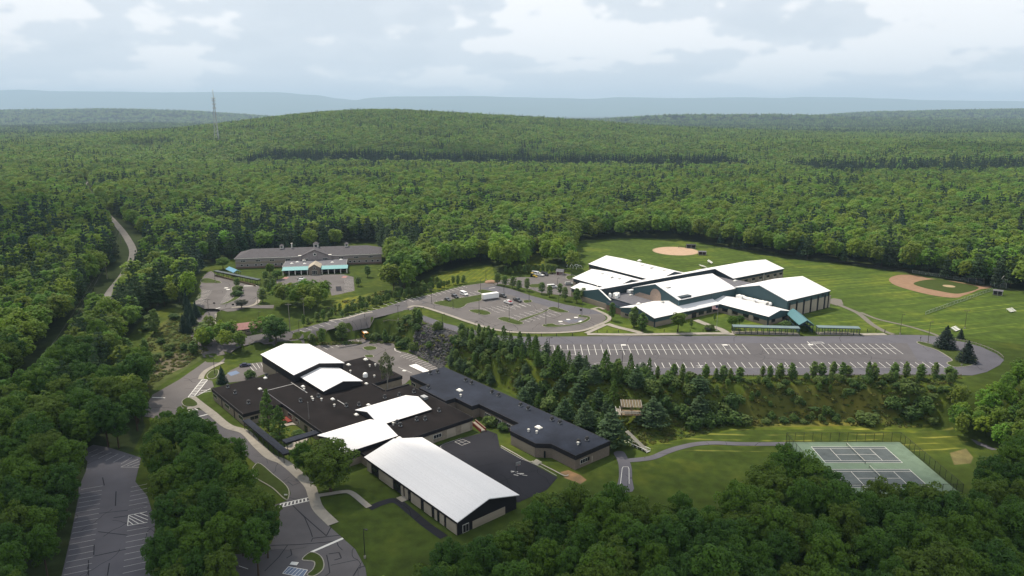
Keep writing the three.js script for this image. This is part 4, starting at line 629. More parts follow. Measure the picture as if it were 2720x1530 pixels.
// bus shelters and the green gabled walk before the upper school
function shelter(label, x0, x1, z, deg, n) {
  const len = x1 - x0, g = thing('bus_shelter', label, 'shelter', (x0 + x1) / 2, UP + 0.02, z, turned(deg));
  part(g, 'roof', box(len, 0.16, 3.1), M.shelterRoof, 0, 3.1, -0.2).rotation.x = 0.05; part(g, 'fascia', box(len - 0.1, 0.34, 2.9), M.tealDark, 0, 2.85, -0.2);
  part(g, 'floor_slab', box(len, 0.18, 3.6), M.concrete, 0, 0.1, 0);
  for (let i = 0; i < n; i++) { const x = -len / 2 + 0.4 + (i * (len - 0.8)) / (n - 1); for (const s of [-1, 1]) part(g, 'post', box(0.22, 2.7, 0.22), M.tealDark, x, 1.5, s * 1.6); part(g, 'brace', box(0.1, 0.1, 3.2), M.tealDark, x, 1.1, 0); }
  part(g, 'rail', box(len - 1, 0.08, 0.08), M.tealDark, 0, 1.1, -1.6); part(g, 'rail', box(len - 1, 0.08, 0.08), M.tealDark, 0, 2.1, -1.6);
  part(g, 'bench', box(len * 0.6, 0.08, 0.5), M.woodGrey, 0, 0.6, -1.1);
  return g;
}
shelter('long low bus shelter with a pale teal roof left of the green gabled walk', 96.3, 124.6, -301.6, -5.5, 12);
shelter('shorter low bus shelter with a pale teal roof right of the green gabled walk', 132.8, 150.6, -301, -5.5, 8);
{
  const g = thing('covered_walkway', 'steep teal gabled canopy linking the bus shelters to the teal school', 'walkway', 129.2, UP, -312.3, turned(-4));
  const rg = new THREE.ExtrudeGeometry(chevron(3.1, 3.6, 5.6, 0.2, 0.2), { depth: 20, bevelEnabled: false }).translate(0, 0, -10); part(g, 'roof', rg, M.tealRoof);
  for (let i = 0; i < 6; i++) for (const s of [-1, 1]) part(g, 'post', box(0.28, 3.6, 0.28), M.tealDark, s * 2.9, 1.8, -9.3 + i * 3.72);
  for (const z of [-9.6, 9.6]) { const f = part(g, 'gable_frame', new THREE.ExtrudeGeometry((() => { const q = new THREE.Shape([[-3.0, 3.3], [3.0, 3.3], [3.0, 3.55], [0, 5.5], [-3.0, 3.55]].map(([x, y]) => new THREE.Vector2(x, y))); q.holes.push(new THREE.Path([[-2.0, 3.6], [0, 4.9], [2.0, 3.6]].map(([x, y]) => new THREE.Vector2(x, y)))); return q; })(), { depth: 0.2, bevelEnabled: false }), M.tealDark, 0, 0, z - 0.1); }
  for (const s of [-1, 1]) part(g, 'side_screen', box(0.1, 1.4, 18), M.teal, s * 2.9, 0.8, 0);
}
// --- the grey two-storey school behind the trees ---
{
  const s = thing('school_building', 'long two-storey school with a hipped grey roof and three cupolas', 'school', -176.9, B3, -453.3, turned(10.5));
  const E = 6.5, RG = 10.5, L = 92, D = 23;
  part(s, 'wall', box(L, E, D), M.mauve, L / 2, E / 2, -D / 2);
  part(s, 'stone_course', box(L + 0.16, 1.0, D + 0.16), M.brick, L / 2, 0.5, -D / 2); part(s, 'stone_course', box(L + 0.12, 1.5, D + 0.12), M.tan, L / 2, 3.6, -D / 2);
  { const o = 0.7, v = [[-o, E, o], [L + o, E, o], [L + o, E, -D - o], [-o, E, -D - o], [9, RG, -D / 2], [L - 9, RG, -D / 2]], f = [[0, 1, 5], [0, 5, 4], [1, 2, 5], [2, 3, 4], [2, 4, 5], [3, 0, 4], [0, 3, 2], [0, 2, 1]];
    const pos = [], uv = []; for (const t of f) for (const i of t) { pos.push(...v[i]); uv.push(v[i][0], v[i][2]); } const g = new THREE.BufferGeometry(); g.setAttribute('position', new THREE.Float32BufferAttribute(pos, 3)); g.setAttribute('uv', new THREE.Float32BufferAttribute(uv, 2)); g.computeVertexNormals(); part(s, 'roof', g, M.shingle); }
  part(s, 'eaves_trim', box(L + 1.5, 0.28, 0.12), M.offwhite, L / 2, E - 0.08, 0.72);
  { const g = new THREE.ExtrudeGeometry(chevron(9.3, E, 10.6, 0.5, 0.3), { depth: 13, bevelEnabled: false }).translate(49.5, 0, -11.2); part(s, 'gable_roof', g, M.shingle);
    const b = new THREE.ExtrudeGeometry(new THREE.Shape([[-9.2, 0], [9.2, 0], [9.2, E], [0, 10.5], [-9.2, E]].map(([x, y]) => new THREE.Vector2(x, y))), { depth: 12, bevelEnabled: false }).translate(49.5, 0, -10.8); part(s, 'gable_wall', b, M.mauve);
    part(s, 'round_window', new THREE.TorusGeometry(0.9, 0.2, 8, 20), M.offwhite, 49.5, 7.7, 1.25); part(s, 'round_pane', new THREE.CylinderGeometry(0.85, 0.85, 0.12, 20).rotateX(Math.PI / 2), M.glass, 49.5, 7.7, 1.2);
    for (const x of [40, 59]) { const c = part(s, 'corner_tower', box(1.4, E + 0.6, 1.4), M.mauve, x, (E + 0.6) / 2, 1.2); part(c, 'cap', box(2, 0.3, 2), M.offwhite, 0, E / 2 + 0.45, 0); } }
  for (const x of [4.8, 13.7, 22.5, 32.5, 43.5, 56, 66, 75.7, 84.9]) { const z = x > 40 && x < 59 ? 1.26 : 0.04; opening(s, 'window', x, 4.7, z, 3.0, 1.3, 'z+', M.offwhite, M.glass, 3); }
  for (const x of [3.7, 7.2, 12.4, 15.8, 20.2, 24.7, 28.3, 71.6, 74.4, 77.5, 82, 86, 89.5]) opening(s, 'window', x, 2.0, 0.06, 1.5, 1.3, 'z+', M.offwhite, M.glass, 1);
  const cup = (x, z, y, k) => { const b = part(s, 'cupola', box(2.2 * k, 1.9 * k, 2.2 * k), M.offwhite, x, y + 0.6 * k, z); part(b, 'cupola_roof', new THREE.ConeGeometry(2.0 * k, 1.2 * k, 4).rotateY(Math.PI / 4), M.shingle, 0, 1.5 * k, 0); part(b, 'louvre', box(1.3 * k, 1.0 * k, 0.1), M.glass, 0, 0.1, 1.12 * k); };
  cup(27.6, -D / 2, RG, 1); cup(49.5, -D / 2, RG, 1.35); cup(69.3, -D / 2, RG, 1);
  { const c = part(s, 'chimney', box(0.7, 3.2, 0.7), M.offwhite, 34, RG + 1.2, -D / 2); part(c, 'cap', box(1.1, 0.25, 1.1), M.offwhite, 0, 1.6, 0); }
  flat(s, rect(31, 70, 0.2, 20), 0, 4.1, { roof: M.greyRoof, wall: M.brick, band: 0.8, fascia: M.offwhite });
  for (const [x, z] of [[36, 12], [39, 8], [44, 14], [61, 13]]) skylight(s, x, z, 4.1, 1.3); hvac(s, 43, 6, 4.1, 2, 1, 1.6); skylight(s, 66, 5, 4.1, 1.4);
  for (const [a, b] of [[31.5, 47.2], [54.8, 71]]) { const g = new THREE.ExtrudeGeometry(new THREE.Shape([[-27.2, 2.95], [-19.9, 3.75], [-19.9, 3.95], [-27.2, 3.15]].map(([x, y]) => new THREE.Vector2(x, y))), { depth: b - a, bevelEnabled: false }).rotateY(Math.PI / 2).translate(a, 0, 0); part(s, 'awning', g, M.tealLight);
    for (let i = 0; i < 5; i++) part(s, 'column', box(0.5, 2.9, 0.5), M.offwhite, a + 0.6 + (i * (b - a - 1.2)) / 4, 1.45, 26.6); for (let i = 0; i < 4; i++) opening(s, 'window', a + 2.2 + i * 3.8, 1.6, 19.9, 2.6, 2.2, 'z+', M.fascia, M.glass, 2); }
  { gable(s, 47.5, 54.5, 16, 27.6, 0, 4.2, 6.3, 'z', { roof: M.tanPale, wall: M.stone, trim: null, over: 0.3 }); opening(s, 'door', 51, 1.4, 27.68, 3, 2.6, 'z+', M.offwhite, M.glass, 3); opening(s, 'window', 51, 4.2, 27.66, 1.4, 1.2, 'z+', M.offwhite, M.glass, 1); }
}
{ // blue roofed ramp and the long dark canopy at the side of the grey school
  const g = thing('covered_walkway', 'bright blue roofed stair canopy at the corner of the grey two-storey school', 'walkway', -172, B3, -436, turned(-50));
  part(g, 'roof', new THREE.ExtrudeGeometry(chevron(2.2, 2.6, 3.8, 0.2, 0.16), { depth: 14, bevelEnabled: false }).translate(0, 0, -7).rotateY(Math.PI / 2), std(col(0.06, 0.20, 0.32), 0.5)); for (let i = 0; i < 5; i++) for (const k of [-1, 1]) part(g, 'post', box(0.2, 2.6, 0.2), M.tealDark, -6.4 + i * 3.2, 1.3, k * 2);
  const [ax, az] = [-181.7, -432.6], [bx, bz] = [-146.6, -408.2], L = Math.hypot(bx - ax, bz - az), dg = (Math.atan2(-(bz - az), bx - ax) * 180) / Math.PI;
  const c = coveredWalk('long dark teal roofed walkway along the drive of the grey school', (ax + bx) / 2, (az + bz) / 2, dg, L, 2.6, 2.9, M.tealDark, 10); c.position.y = B3;
  const [cx, cz] = [-181.2, -430.9], [ex, ez] = [-147.5, -404.5], L2 = Math.hypot(ex - cx, ez - cz);
  const f = thing('timber_wall', 'long low dark timber retaining wall edging the drive of the grey school', 'wall', (cx + ex) / 2, B3, (cz + ez) / 2, Math.atan2(-(ez - cz), ex - cx)); for (let i = 0; i < 3; i++) part(f, 'board', box(L2, 0.34, 0.3), M.wood, 0, 0.2 + i * 0.36, i * 0.02); for (let i = 0; i < 12; i++) part(f, 'post', box(0.25, 1.2, 0.25), M.wood, -L2 / 2 + 0.3 + (i * (L2 - 0.6)) / 11, 0.6, 0.28);
}
{ // pink-roofed house
  const y = hgt(-129, -334), s = thing('house', 'small house with a faded pink roof among trees', 'house', -128.5, y - 0.2, -333.5, turned(27));
  gable(s, -7.5, 7.5, -3.6, 3.6, 0, 2.9, 4.9, 'x', { roof: M.pink, wall: M.tan, trim: M.fascia, over: 0.5 });
  opening(s, 'door', -3, 1.1, 3.66, 1, 2.1, 'z+', M.offwhite, M.fascia, 1); for (const x of [1, 4.6]) opening(s, 'window', x, 1.6, 3.66, 1.4, 1.1, 'z+', M.offwhite, M.glass, 2);
}

// ---------- vehicles ----------
const paintOf = (r, g, b) => new THREE.MeshPhysicalMaterial({ color: col(r, g, b), roughness: 0.35, clearcoat: 0.8, clearcoatRoughness: 0.1 });
const VP = { black: paintOf(0.010, 0.010, 0.012), white: paintOf(0.72, 0.72, 0.72), silver: paintOf(0.38, 0.39, 0.40), navy: paintOf(0.012, 0.016, 0.06), yellow: paintOf(0.75, 0.30, 0.02), tractor: paintOf(0.70, 0.48, 0.03), red: paintOf(0.45, 0.04, 0.05), grey: paintOf(0.14, 0.14, 0.14) };
const lampRed = std(col(0.35, 0.02, 0.02), 0.3), lampClear = std(col(0.7, 0.7, 0.68), 0.15);
const wheelGeo = new THREE.CylinderGeometry(0.35, 0.35, 0.24, 14).rotateX(Math.PI / 2), rimGeo = new THREE.CylinderGeometry(0.2, 0.2, 0.26, 10).rotateX(Math.PI / 2);
const profileGeo = (pts, w, bevel = 0.06) => new THREE.ExtrudeGeometry(new THREE.Shape(pts.map(([x, y]) => new THREE.Vector2(x, y))), { depth: w - 2 * bevel, bevelEnabled: true, bevelSize: bevel, bevelThickness: bevel, bevelSegments: 2, bevelOffset: -bevel }).translate(0, 0, -w / 2 + bevel);
const KINDS = {
  sedan: { L: 4.6, W: 1.8, base: [[-2.3, 0.35], [2.3, 0.35], [2.3, 0.75], [1.2, 0.92], [-2.2, 0.95], [-2.3, 0.8]], cab: [[-1.7, 0.9], [0.95, 0.9], [0.25, 1.43], [-1.0, 1.45]], wx: [-1.4, 1.4] },
  suv: { L: 4.8, W: 1.9, base: [[-2.4, 0.38], [2.4, 0.38], [2.4, 0.95], [1.3, 1.05], [-2.35, 1.05]], cab: [[-2.3, 1.0], [1.15, 1.0], [0.5, 1.72], [-2.05, 1.76]], wx: [-1.45, 1.5] },
  pickup: { L: 5.7, W: 1.95, base: [[-2.85, 0.45], [2.85, 0.45], [2.85, 1.0], [1.5, 1.12], [-2.85, 1.12]], cab: [[-0.7, 1.08], [1.4, 1.08], [0.75, 1.84], [-0.55, 1.86]], wx: [-1.75, 1.85], bed: true },
  van: { L: 5.6, W: 2.0, base: [[-2.8, 0.4], [2.8, 0.4], [2.8, 1.05], [1.9, 1.25], [1.2, 2.05], [-2.75, 2.1]], cab: [[-2.4, 1.3], [1.55, 1.3], [1.1, 1.85], [-2.4, 1.88]], wx: [-1.7, 1.8], panel: true },
  bus: { L: 7.4, W: 2.3, base: [[-3.7, 0.5], [3.7, 0.5], [3.7, 1.25], [2.5, 1.4], [2.2, 2.7], [2.0, 2.85], [-3.5, 2.9], [-3.7, 2.7]], cab: [[-3.3, 1.75], [2.2, 1.75], [2.1, 2.45], [-3.3, 2.45]], wx: [-2.3, 2.6], panel: true },
};
function vehicle(kind, name, label, category, x, z, deg, paint, y, group) {
  const k = KINDS[kind], g = thing(name, label, category, x, y ?? hgt(x, z) + 0.06, z, turned(deg), group);
  part(g, 'body', profileGeo(k.base, k.W), paint);
  const cab = part(g, 'cabin', profileGeo(k.cab, k.panel ? k.W + 0.03 : k.W - 0.24, 0.05), k.panel ? M.glass : paint);
  if (!k.panel) { const [a, b, c, d] = k.cab; const s = (p, q, t) => [lerp(p[0], q[0], t), lerp(p[1], q[1], t)]; part(cab, 'side_window', profileGeo([s(a, d, 0.2), s(b, c, 0.2), s(b, c, 0.85), s(a, d, 0.85)].map(([u, v], i) => [u + (i === 0 || i === 3 ? 0.12 : -0.12), v]), k.W - 0.2, 0.02), M.glass); part(cab, 'windscreen', profileGeo([s(b, c, 0.12), [s(b, c, 0.12)[0] + 0.03, s(b, c, 0.12)[1] + 0.03], [s(b, c, 0.88)[0] + 0.03, s(b, c, 0.88)[1] + 0.03], s(b, c, 0.88)], k.W - 0.5, 0.01), M.glass); }
  else { part(cab, 'windscreen', box(0.06, kind === 'bus' ? 0.8 : 0.6, k.W - 0.4), M.glass, kind === 'bus' ? 2.36 : 1.56, kind === 'bus' ? 2.1 : 1.62, 0).rotation.z = kind === 'bus' ? 0.2 : 0.7; if (kind === 'bus') { part(g, 'hood', box(1.1, 0.25, 2.0), M.white, 3.1, 1.36, 0); part(g, 'stripe', box(5.6, 0.12, 2.36), M.black, -0.7, 1.45, 0); part(g, 'roof_panel', box(5, 0.08, 1.7), M.offwhite, -0.9, 2.93, 0); } }
  if (k.bed) { part(g, 'bed_well', box(1.9, 0.1, k.W - 0.35), M.black, -1.78, 1.12, 0); for (const s of [-1, 1]) part(g, 'bed_side', box(2.0, 0.16, 0.12), paint, -1.8, 1.18, s * (k.W / 2 - 0.1)); part(g, 'tailgate', box(0.1, 0.16, k.W - 0.2), paint, -2.78, 1.18, 0); }
  for (const wx of k.wx) for (const s of [-1, 1]) { const w = part(g, 'wheel', wheelGeo, M.tyre, wx, 0.35, s * (k.W / 2 - 0.1)); part(w, 'rim', rimGeo, M.metal); }
  const front = k.L / 2, hy = kind === 'bus' ? 1.0 : 0.72; for (const s of [-1, 1]) { part(g, 'headlight', box(0.08, 0.18, 0.34), lampClear, front - 0.02, hy, s * (k.W / 2 - 0.32)); part(g, 'tail_light', box(0.08, 0.24, 0.2), lampRed, -front + 0.02, hy + 0.1, s * (k.W / 2 - 0.2)); part(g, 'mirror', box(0.14, 0.14, 0.2), M.black, kind === 'bus' ? 2.3 : 0.9, kind === 'bus' ? 1.9 : 1.1, s * (k.W / 2 + 0.1)); }
  for (const s of [-1, 1]) part(g, 'bumper', box(0.1, 0.18, k.W - 0.2), M.black, s * front, 0.5, 0);
  return g;
}
const dirOf = (a, b) => (Math.atan2(-(b[1] - a[1]), b[0] - a[0]) * 180) / Math.PI;
const stallDir = dirOf([-20.3, -378.8], [-16.6, -373.7]), YU = UP + 0.04;
{ let [x, z] = [-33, -358.5]; vehicle('sedan', 'parked_car', 'black car nearest the road in the row of three by the grass island', 'car', x, z, stallDir, VP.black, YU);
  [x, z] = [-29.6, -364.3]; vehicle('suv', 'parked_car', 'black estate car between the black saloon and the white van', 'car', x, z, stallDir, VP.black, YU);
  [x, z] = [-25.3, -369.8]; vehicle('van', 'parked_van', 'white passenger van in the row of three by the grass island', 'van', x, z, stallDir, VP.white, YU);
  [x, z] = [-5, -365.8]; vehicle('pickup', 'pickup_truck', 'black pickup truck hitched in front of the long white trailer', 'pickup', x, z, stallDir + 2, VP.black, YU);
  [x, z] = [-1.9, -352.6]; const p = vehicle('pickup', 'pickup_truck', 'white pickup truck with a bed full of red gear', 'pickup', x, z, stallDir + 180, VP.white, YU); for (const [a, b, c] of [[-2.2, 0.3, 0.5], [-1.5, -0.3, 0.6], [-1.0, 0.4, 0.4]]) part(p, 'red_crate', box(0.7, c, 0.7), VP.red, a, 1.2 + c / 2, b);
  [x, z] = [2.8, -356.9]; vehicle('pickup', 'pickup_truck', 'black pickup truck parked beside the white pickup with red gear', 'pickup', x, z, stallDir, VP.black, YU);
  [x, z] = [-70.4, -331.8]; vehicle('bus', 'school_bus', 'short yellow school bus at the top of the lower car park', 'bus', x, z, -62, VP.yellow, 0.05);
  [x, z] = [-113.7, -291.7]; vehicle('sedan', 'parked_car', 'dark blue car under the trees beside the brown-roofed school', 'car', x, z, 20, VP.navy, 0.05);
  [x, z] = [16.3, -416.2]; vehicle('pickup', 'pickup_truck', 'white pickup truck in the service yard beside the black van', 'pickup', x, z, -40, VP.white, YU);
  [x, z] = [14.5, -419.5]; vehicle('van', 'parked_van', 'white van behind the yellow tractor in the service yard', 'van', x, z, -40, VP.white, YU);
  [x, z] = [19.3, -418.1]; vehicle('van', 'parked_van', 'black van in the service yard', 'van', x, z, -52, VP.black, YU);
  [x, z] = [31.9, -393.4]; vehicle('suv', 'parked_car', 'silver car parked at the left corner of the teal school', 'car', x, z, 10, VP.silver, YU);
  [x, z] = [22, -386.3]; vehicle('van', 'parked_van', 'white van half hidden behind the street trees', 'van', x, z, 15, VP.white, YU);
  [x, z] = [-123.9, -416.4]; vehicle('suv', 'parked_car', 'white car before the grey two-storey school', 'car', x, z, 5, VP.white, B3 + 0.05);
  [x, z] = [-126.3, -422.2]; vehicle('sedan', 'parked_car', 'dark car behind the white car before the grey two-storey school', 'car', x, z, 5, VP.grey, B3 + 0.05);
}
{ // long white box trailer
  const a = [-15.1, -358.9], b = [-7.4, -363.3], g = thing('box_trailer', 'long white enclosed box trailer in the upper car park', 'trailer', (a[0] + b[0]) / 2, YU, (a[1] + b[1]) / 2, turned(dirOf(a, b)));
  part(g, 'body', new THREE.ExtrudeGeometry(new THREE.Shape([[-4.5, 0.75], [4.5, 0.75], [4.5, 3.2], [-4.5, 3.2]].map(([x, y]) => new THREE.Vector2(x, y))), { depth: 2.3, bevelEnabled: true, bevelSize: 0.05, bevelThickness: 0.06, bevelSegments: 2 }).translate(0, 0, -1.15), VP.white);
  part(g, 'roof', box(8.8, 0.06, 2.2), M.white, 0, 3.28, 0); part(g, 'skirt', box(8.8, 0.22, 2.3), M.metal, 0, 0.66, 0); for (const z of [-1, 1]) for (const x of [-1.6, -0.7]) { const w = part(g, 'wheel', wheelGeo, M.tyre, x, 0.35, z * 1.0); part(w, 'rim', rimGeo, M.metal); }
  part(g, 'rear_door', box(0.06, 2.2, 2.1), M.offwhite, -4.58, 1.95, 0); part(g, 'drawbar', box(1.6, 0.12, 0.3), M.black, 5.2, 0.6, 0); for (const s of [-1, 1]) part(g, 'tail_light', box(0.06, 0.16, 0.16), lampRed, -4.6, 0.85, s * 1.0);
}
{ // tractor and small trailer in the service yard
  const [x, z] = [12.2, -413.6], g = thing('tractor', 'small yellow tractor with a loader in the service yard', 'tractor', x, YU, z, turned(-35));
  part(g, 'engine_hood', box(1.5, 0.7, 0.8), VP.tractor, 0.9, 1.0, 0); part(g, 'chassis', box(2.8, 0.35, 0.7), M.black, 0.2, 0.65, 0); part(g, 'seat', box(0.6, 0.7, 0.6), M.black, -0.5, 1.2, 0); part(g, 'canopy', box(1.5, 0.1, 1.4), VP.tractor, -0.4, 2.4, 0);
  for (const sx of [-1, 1]) for (const sz of [-1, 1]) part(g, 'canopy_post', box(0.08, 1.4, 0.08), M.black, -0.4 + sx * 0.65, 1.7, sz * 0.6); for (const s of [-1, 1]) { part(g, 'wheel', new THREE.CylinderGeometry(0.65, 0.65, 0.4, 14).rotateX(Math.PI / 2), M.tyre, -0.6, 0.65, s * 0.75); part(g, 'wheel', wheelGeo, M.tyre, 1.3, 0.35, s * 0.65); part(g, 'loader_arm', box(1.8, 0.12, 0.12), VP.tractor, 1.5, 0.95, s * 0.55); } part(g, 'bucket', box(0.5, 0.5, 1.6), VP.tractor, 2.5, 0.45, 0);
  const [tx, tz] = [24.2, -421.7], t = thing('utility_trailer', 'low dark mesh utility trailer beside the red shed', 'trailer', tx, YU, tz, turned(-8)); part(t, 'deck', box(3.4, 0.12, 1.8), M.black, 0, 0.5, 0); for (const s of [-1, 1]) { part(t, 'side_rail', box(3.4, 0.08, 0.06), M.black, 0, 1.2, s * 0.88); part(t, 'wheel', wheelGeo, M.tyre, 0, 0.35, s * 1.0); for (const q of [-1.65, -0.55, 0.55, 1.65]) part(t, 'stake', box(0.06, 0.7, 0.06), M.black, q, 0.85, s * 0.88); } part(t, 'drawbar', box(1.3, 0.08, 0.1), M.black, 2.3, 0.45, 0);
}

// ---------- lamps, posts, flags ----------
const lampProto = {};
function lightPole(label, p, y, h, arms = 2, turn = 0, mat = M.pole) {
  const g = thing('light_pole', label, 'light pole', p[0], y ?? hgt(...p), p[1], turn);
  part(g, 'footing', cyl(0.26, 0.28, 0.7, 10), M.kerb, 0, 0.3, 0); part(g, 'pole', cyl(0.07, 0.11, h - 0.5, 8), mat, 0, 0.5 + (h - 0.5) / 2, 0);
  for (let i = 0; i < arms; i++) { const s = i ? -1 : 1; part(g, 'arm', box(0.7, 0.08, 0.08), mat, s * 0.4, h - 0.1, 0); part(g, 'lamp_head', box(0.75, 0.18, 0.42), mat, s * 0.85, h - 0.05, 0); }
  return g;
}
const U5 = UP + 0.03;
for (const [p, h, n, label, y] of [
  [[-40.5, -352.2], 7.4, 2, 'light pole at the near end of the long grass island, left of the parked cars', U5], [[-29, -343.4], 7.6, 2, 'light pole on the grass island below the black cars', U5], [[-16.9, -377.2], 7.2, 1, 'light pole at the far tip of the long grass island', U5],
  [[-15.7, -332.6], 7.8, 2, 'light pole on the small grass island below the white trailer', U5], [[-1.3, -320.7], 7.6, 2, 'light pole on the kerbed island at the foot of the middle stall rows', U5], [[15.3, -313.6], 7.6, 2, 'light pole on the lowest kerbed island near the accessible bays', U5],
  [[8.7, -356.9], 6.6, 1, 'light pole beside the black pickup on a tiny island', U5], [[22.7, -340.8], 6.4, 1, 'light pole on the island at the upper end of the middle stall rows', U5], [[33, -328.4], 7.6, 1, 'light pole on the hooked island by the turning circle', U5],
  [[-54.6, -333.7], 7, 2, 'light pole on the lower edge of the sloping road by the splitter island'], [[-30.6, -305], 8, 1, 'light pole on the guard rail above the boulders, nearer the splitter island'], [[-15.6, -293], 8, 1, 'light pole on the guard rail above the boulders, further from the splitter island'],
  [[-1, -281.5], 7.6, 2, 'light pole at the left end of the long car park among young trees'], [[14.7, -271.1], 7.8, 2, 'light pole at the left tip of the long car park, above the pines'], [[-41.1, -316.3], 7.8, 1, 'light pole at the bend where the two upper roads part'],
  [[-4.3, -374.5], 4.6, 1, 'short light pole behind the white trailer', U5], [[34.1, -405.8], 7.6, 1, 'olive light pole on the green islet left of the teal school', U5], [[25.3, -392.7], 4.2, 1, 'short light pole in the service yard', U5], [[-15, -405.4], 6, 1, 'light pole beside the hay meadow', U5],
  [[41, -254.9], 8, 2, 'light pole on the near edge of the long car park'], [[168.6, -300.6], 9, 1, 'olive light pole where the gravel track meets the long car park', U5], [[174.2, -288.9], 9, 1, 'olive light pole at the tip of the spruce island', U5 + 0.1], [[201.8, -309], 8.4, 2, 'olive light pole on the lawn behind the bleachers', U5 - 0.05], [[171, -260.3], 9.5, 1, 'dark light pole at the near end of the spruce island', U5 + 0.1],
  [[-154.1, -354], 7, 2, 'light pole in the curved car park of the grey school'], [[-174.5, -413.9], 4.8, 1, 'short lamp post before the timber wall of the grey school'], [[-131.6, -361.8], 7.4, 1, 'light pole on the outer bend of the grey school drive'], [[-142.1, -332.1], 6, 2, 'light pole on the inner bend of the drive above the pink roof'], [[-125.4, -344.1], 5.5, 1, 'light pole behind the pink-roofed house'],
  [[-100.5, -326.7], 6, 1, 'light pole at the lower end of the sloping stalls'], [[-71.1, -335.9], 7.4, 1, 'light pole halfway down the sloping road'], [[-94.3, -318.7], 4, 1, 'short lamp post beside the path above the lower car park'], [[-122.3, -280.8], 7.4, 1, 'light pole on the verge beside the blue spruce'], [[-35.7, -155.1], 8, 1, 'light pole on the lawn below the white-roofed classroom wing'],
  [[-192.9, -301], 7, 0, 'bare dark pole among the trees beside the country road'],
]) lightPole(label, p, y, h, n, rr(-0.5, 0.5), /olive/.test(label) ? M.poleOlive : M.pole);
function flagpole(label, p, y, h, flag) {
  const g = thing('flagpole', label, 'flagpole', p[0], y, p[1]);
  part(g, 'pole', cyl(0.05, 0.09, h, 8), M.metal, 0, h / 2, 0); part(g, 'finial', new THREE.SphereGeometry(0.12, 8, 6), M.metal, 0, h + 0.08, 0); part(g, 'base', cyl(0.5, 0.55, 0.2, 12), M.concrete, 0, 0.1, 0);
  if (flag) { const f = new THREE.PlaneGeometry(2.6, 1.5, 12, 4), a = f.attributes.position; for (let i = 0; i < a.count; i++) a.setZ(i, 0.18 * Math.sin(a.getX(i) * 3 + a.getY(i))); f.computeVertexNormals();
    const c = document.createElement('canvas'); c.width = 130; c.height = 75; const q = c.getContext('2d'); for (let i = 0; i < 13; i++) { q.fillStyle = i % 2 ? '#e6e2dc' : '#a03038'; q.fillRect(0, (i * 75) / 13, 130, 6); } q.fillStyle = '#2c3157'; q.fillRect(78, 0, 52, 40); const t = new THREE.CanvasTexture(c); t.colorSpace = THREE.SRGBColorSpace;
    part(g, 'flag', f, std(0xffffff, 0.8, { map: t, side: THREE.DoubleSide }), -1.35, h - 0.95, 0); }
}
flagpole('white flagpole with a flag before the teal school', [90.2, -305.5], UP + 0.1, 11.5, true);
flagpole('pale flagpole without a flag in the front court of the brown-roofed school', [-68.5, -226.6], 0.05, 10.5, false);
for (const [i, p] of [[6.3, -297.2], [12.7, -297.3], [19.2, -297.7], [26.1, -298.2]].entries()) { const g = thing('bollard', 'dark bollard on the grass strip beside the long car park', 'bollard', p[0], UP, p[1], 0, 'bollards on the grass strip by the car park'); part(g, 'post', cyl(0.13, 0.13, 1.4, 8), M.pole, 0, 0.7, 0); part(g, 'cap', cyl(0.02, 0.14, 0.12, 8), M.pole, 0, 1.45, 0); }
for (const p of [[37.3, -303], [41.6, -303], [46.6, -303], [66.8, -304], [72.5, -304], [78.2, -304], [84, -304.4]]) { const g = thing('bollard', 'dark bollard on the lawn edge before the teal school', 'bollard', p[0], UP, p[1], 0, 'bollards on the lawn before the teal school'); part(g, 'post', cyl(0.13, 0.13, 1.2, 8), M.pole, 0, 0.6, 0); part(g, 'cap', cyl(0.02, 0.14, 0.12, 8), M.pole, 0, 1.25, 0); }
for (const p of [[155.9, -303.7], [159.8, -304], [163.2, -303]]) { const g = thing('bollard', 'dark bollard by the gravel track right of the bus shelters', 'bollard', p[0], UP, p[1], 0, 'bollards right of the bus shelters'); part(g, 'post', cyl(0.14, 0.14, 1.5, 8), M.pole, 0, 0.75, 0); part(g, 'cap', cyl(0.02, 0.15, 0.12, 8), M.pole, 0, 1.55, 0); }
function signPost(label, p, y, w, h, mat, top_ = 2) { const g = thing('sign', label, 'sign', p[0], y, p[1], rr(-0.3, 0.3)); part(g, 'post', cyl(0.05, 0.05, top_, 6), M.pole, 0, top_ / 2, 0); part(g, 'panel', box(w, h, 0.06), mat, 0, top_ - h / 2, 0.06); }
signPost('dark round-topped sign beside the turning circle', [32.7, -331.3], UP, 0.9, 0.9, M.black, 3);
signPost('dark sign board at the mouth of the grey school car park', [-154.4, -362.3], hgt(...[-154.4, -362.3]), 1.2, 0.7, M.black, 1.6);
signPost('dark sign board on the drive beside the small dark tree', [-143.3, -358.8], hgt(...[-143.3, -358.8]), 1.2, 0.8, M.black, 1.8);
signPost('small pale sign on the grass tip of the drop-off lane', [-63.6, -183.8], 0.2, 0.9, 0.35, M.white, 0.7);
signPost('sign post on the lower drive crossing', [-115.7, -240], 0.2, 0.7, 0.7, M.black, 2.2);
signPost('thin sign post on the tip of the spruce island', [170.5, -288.2], UP + 0.2, 0.4, 0.7, M.black, 2.6);

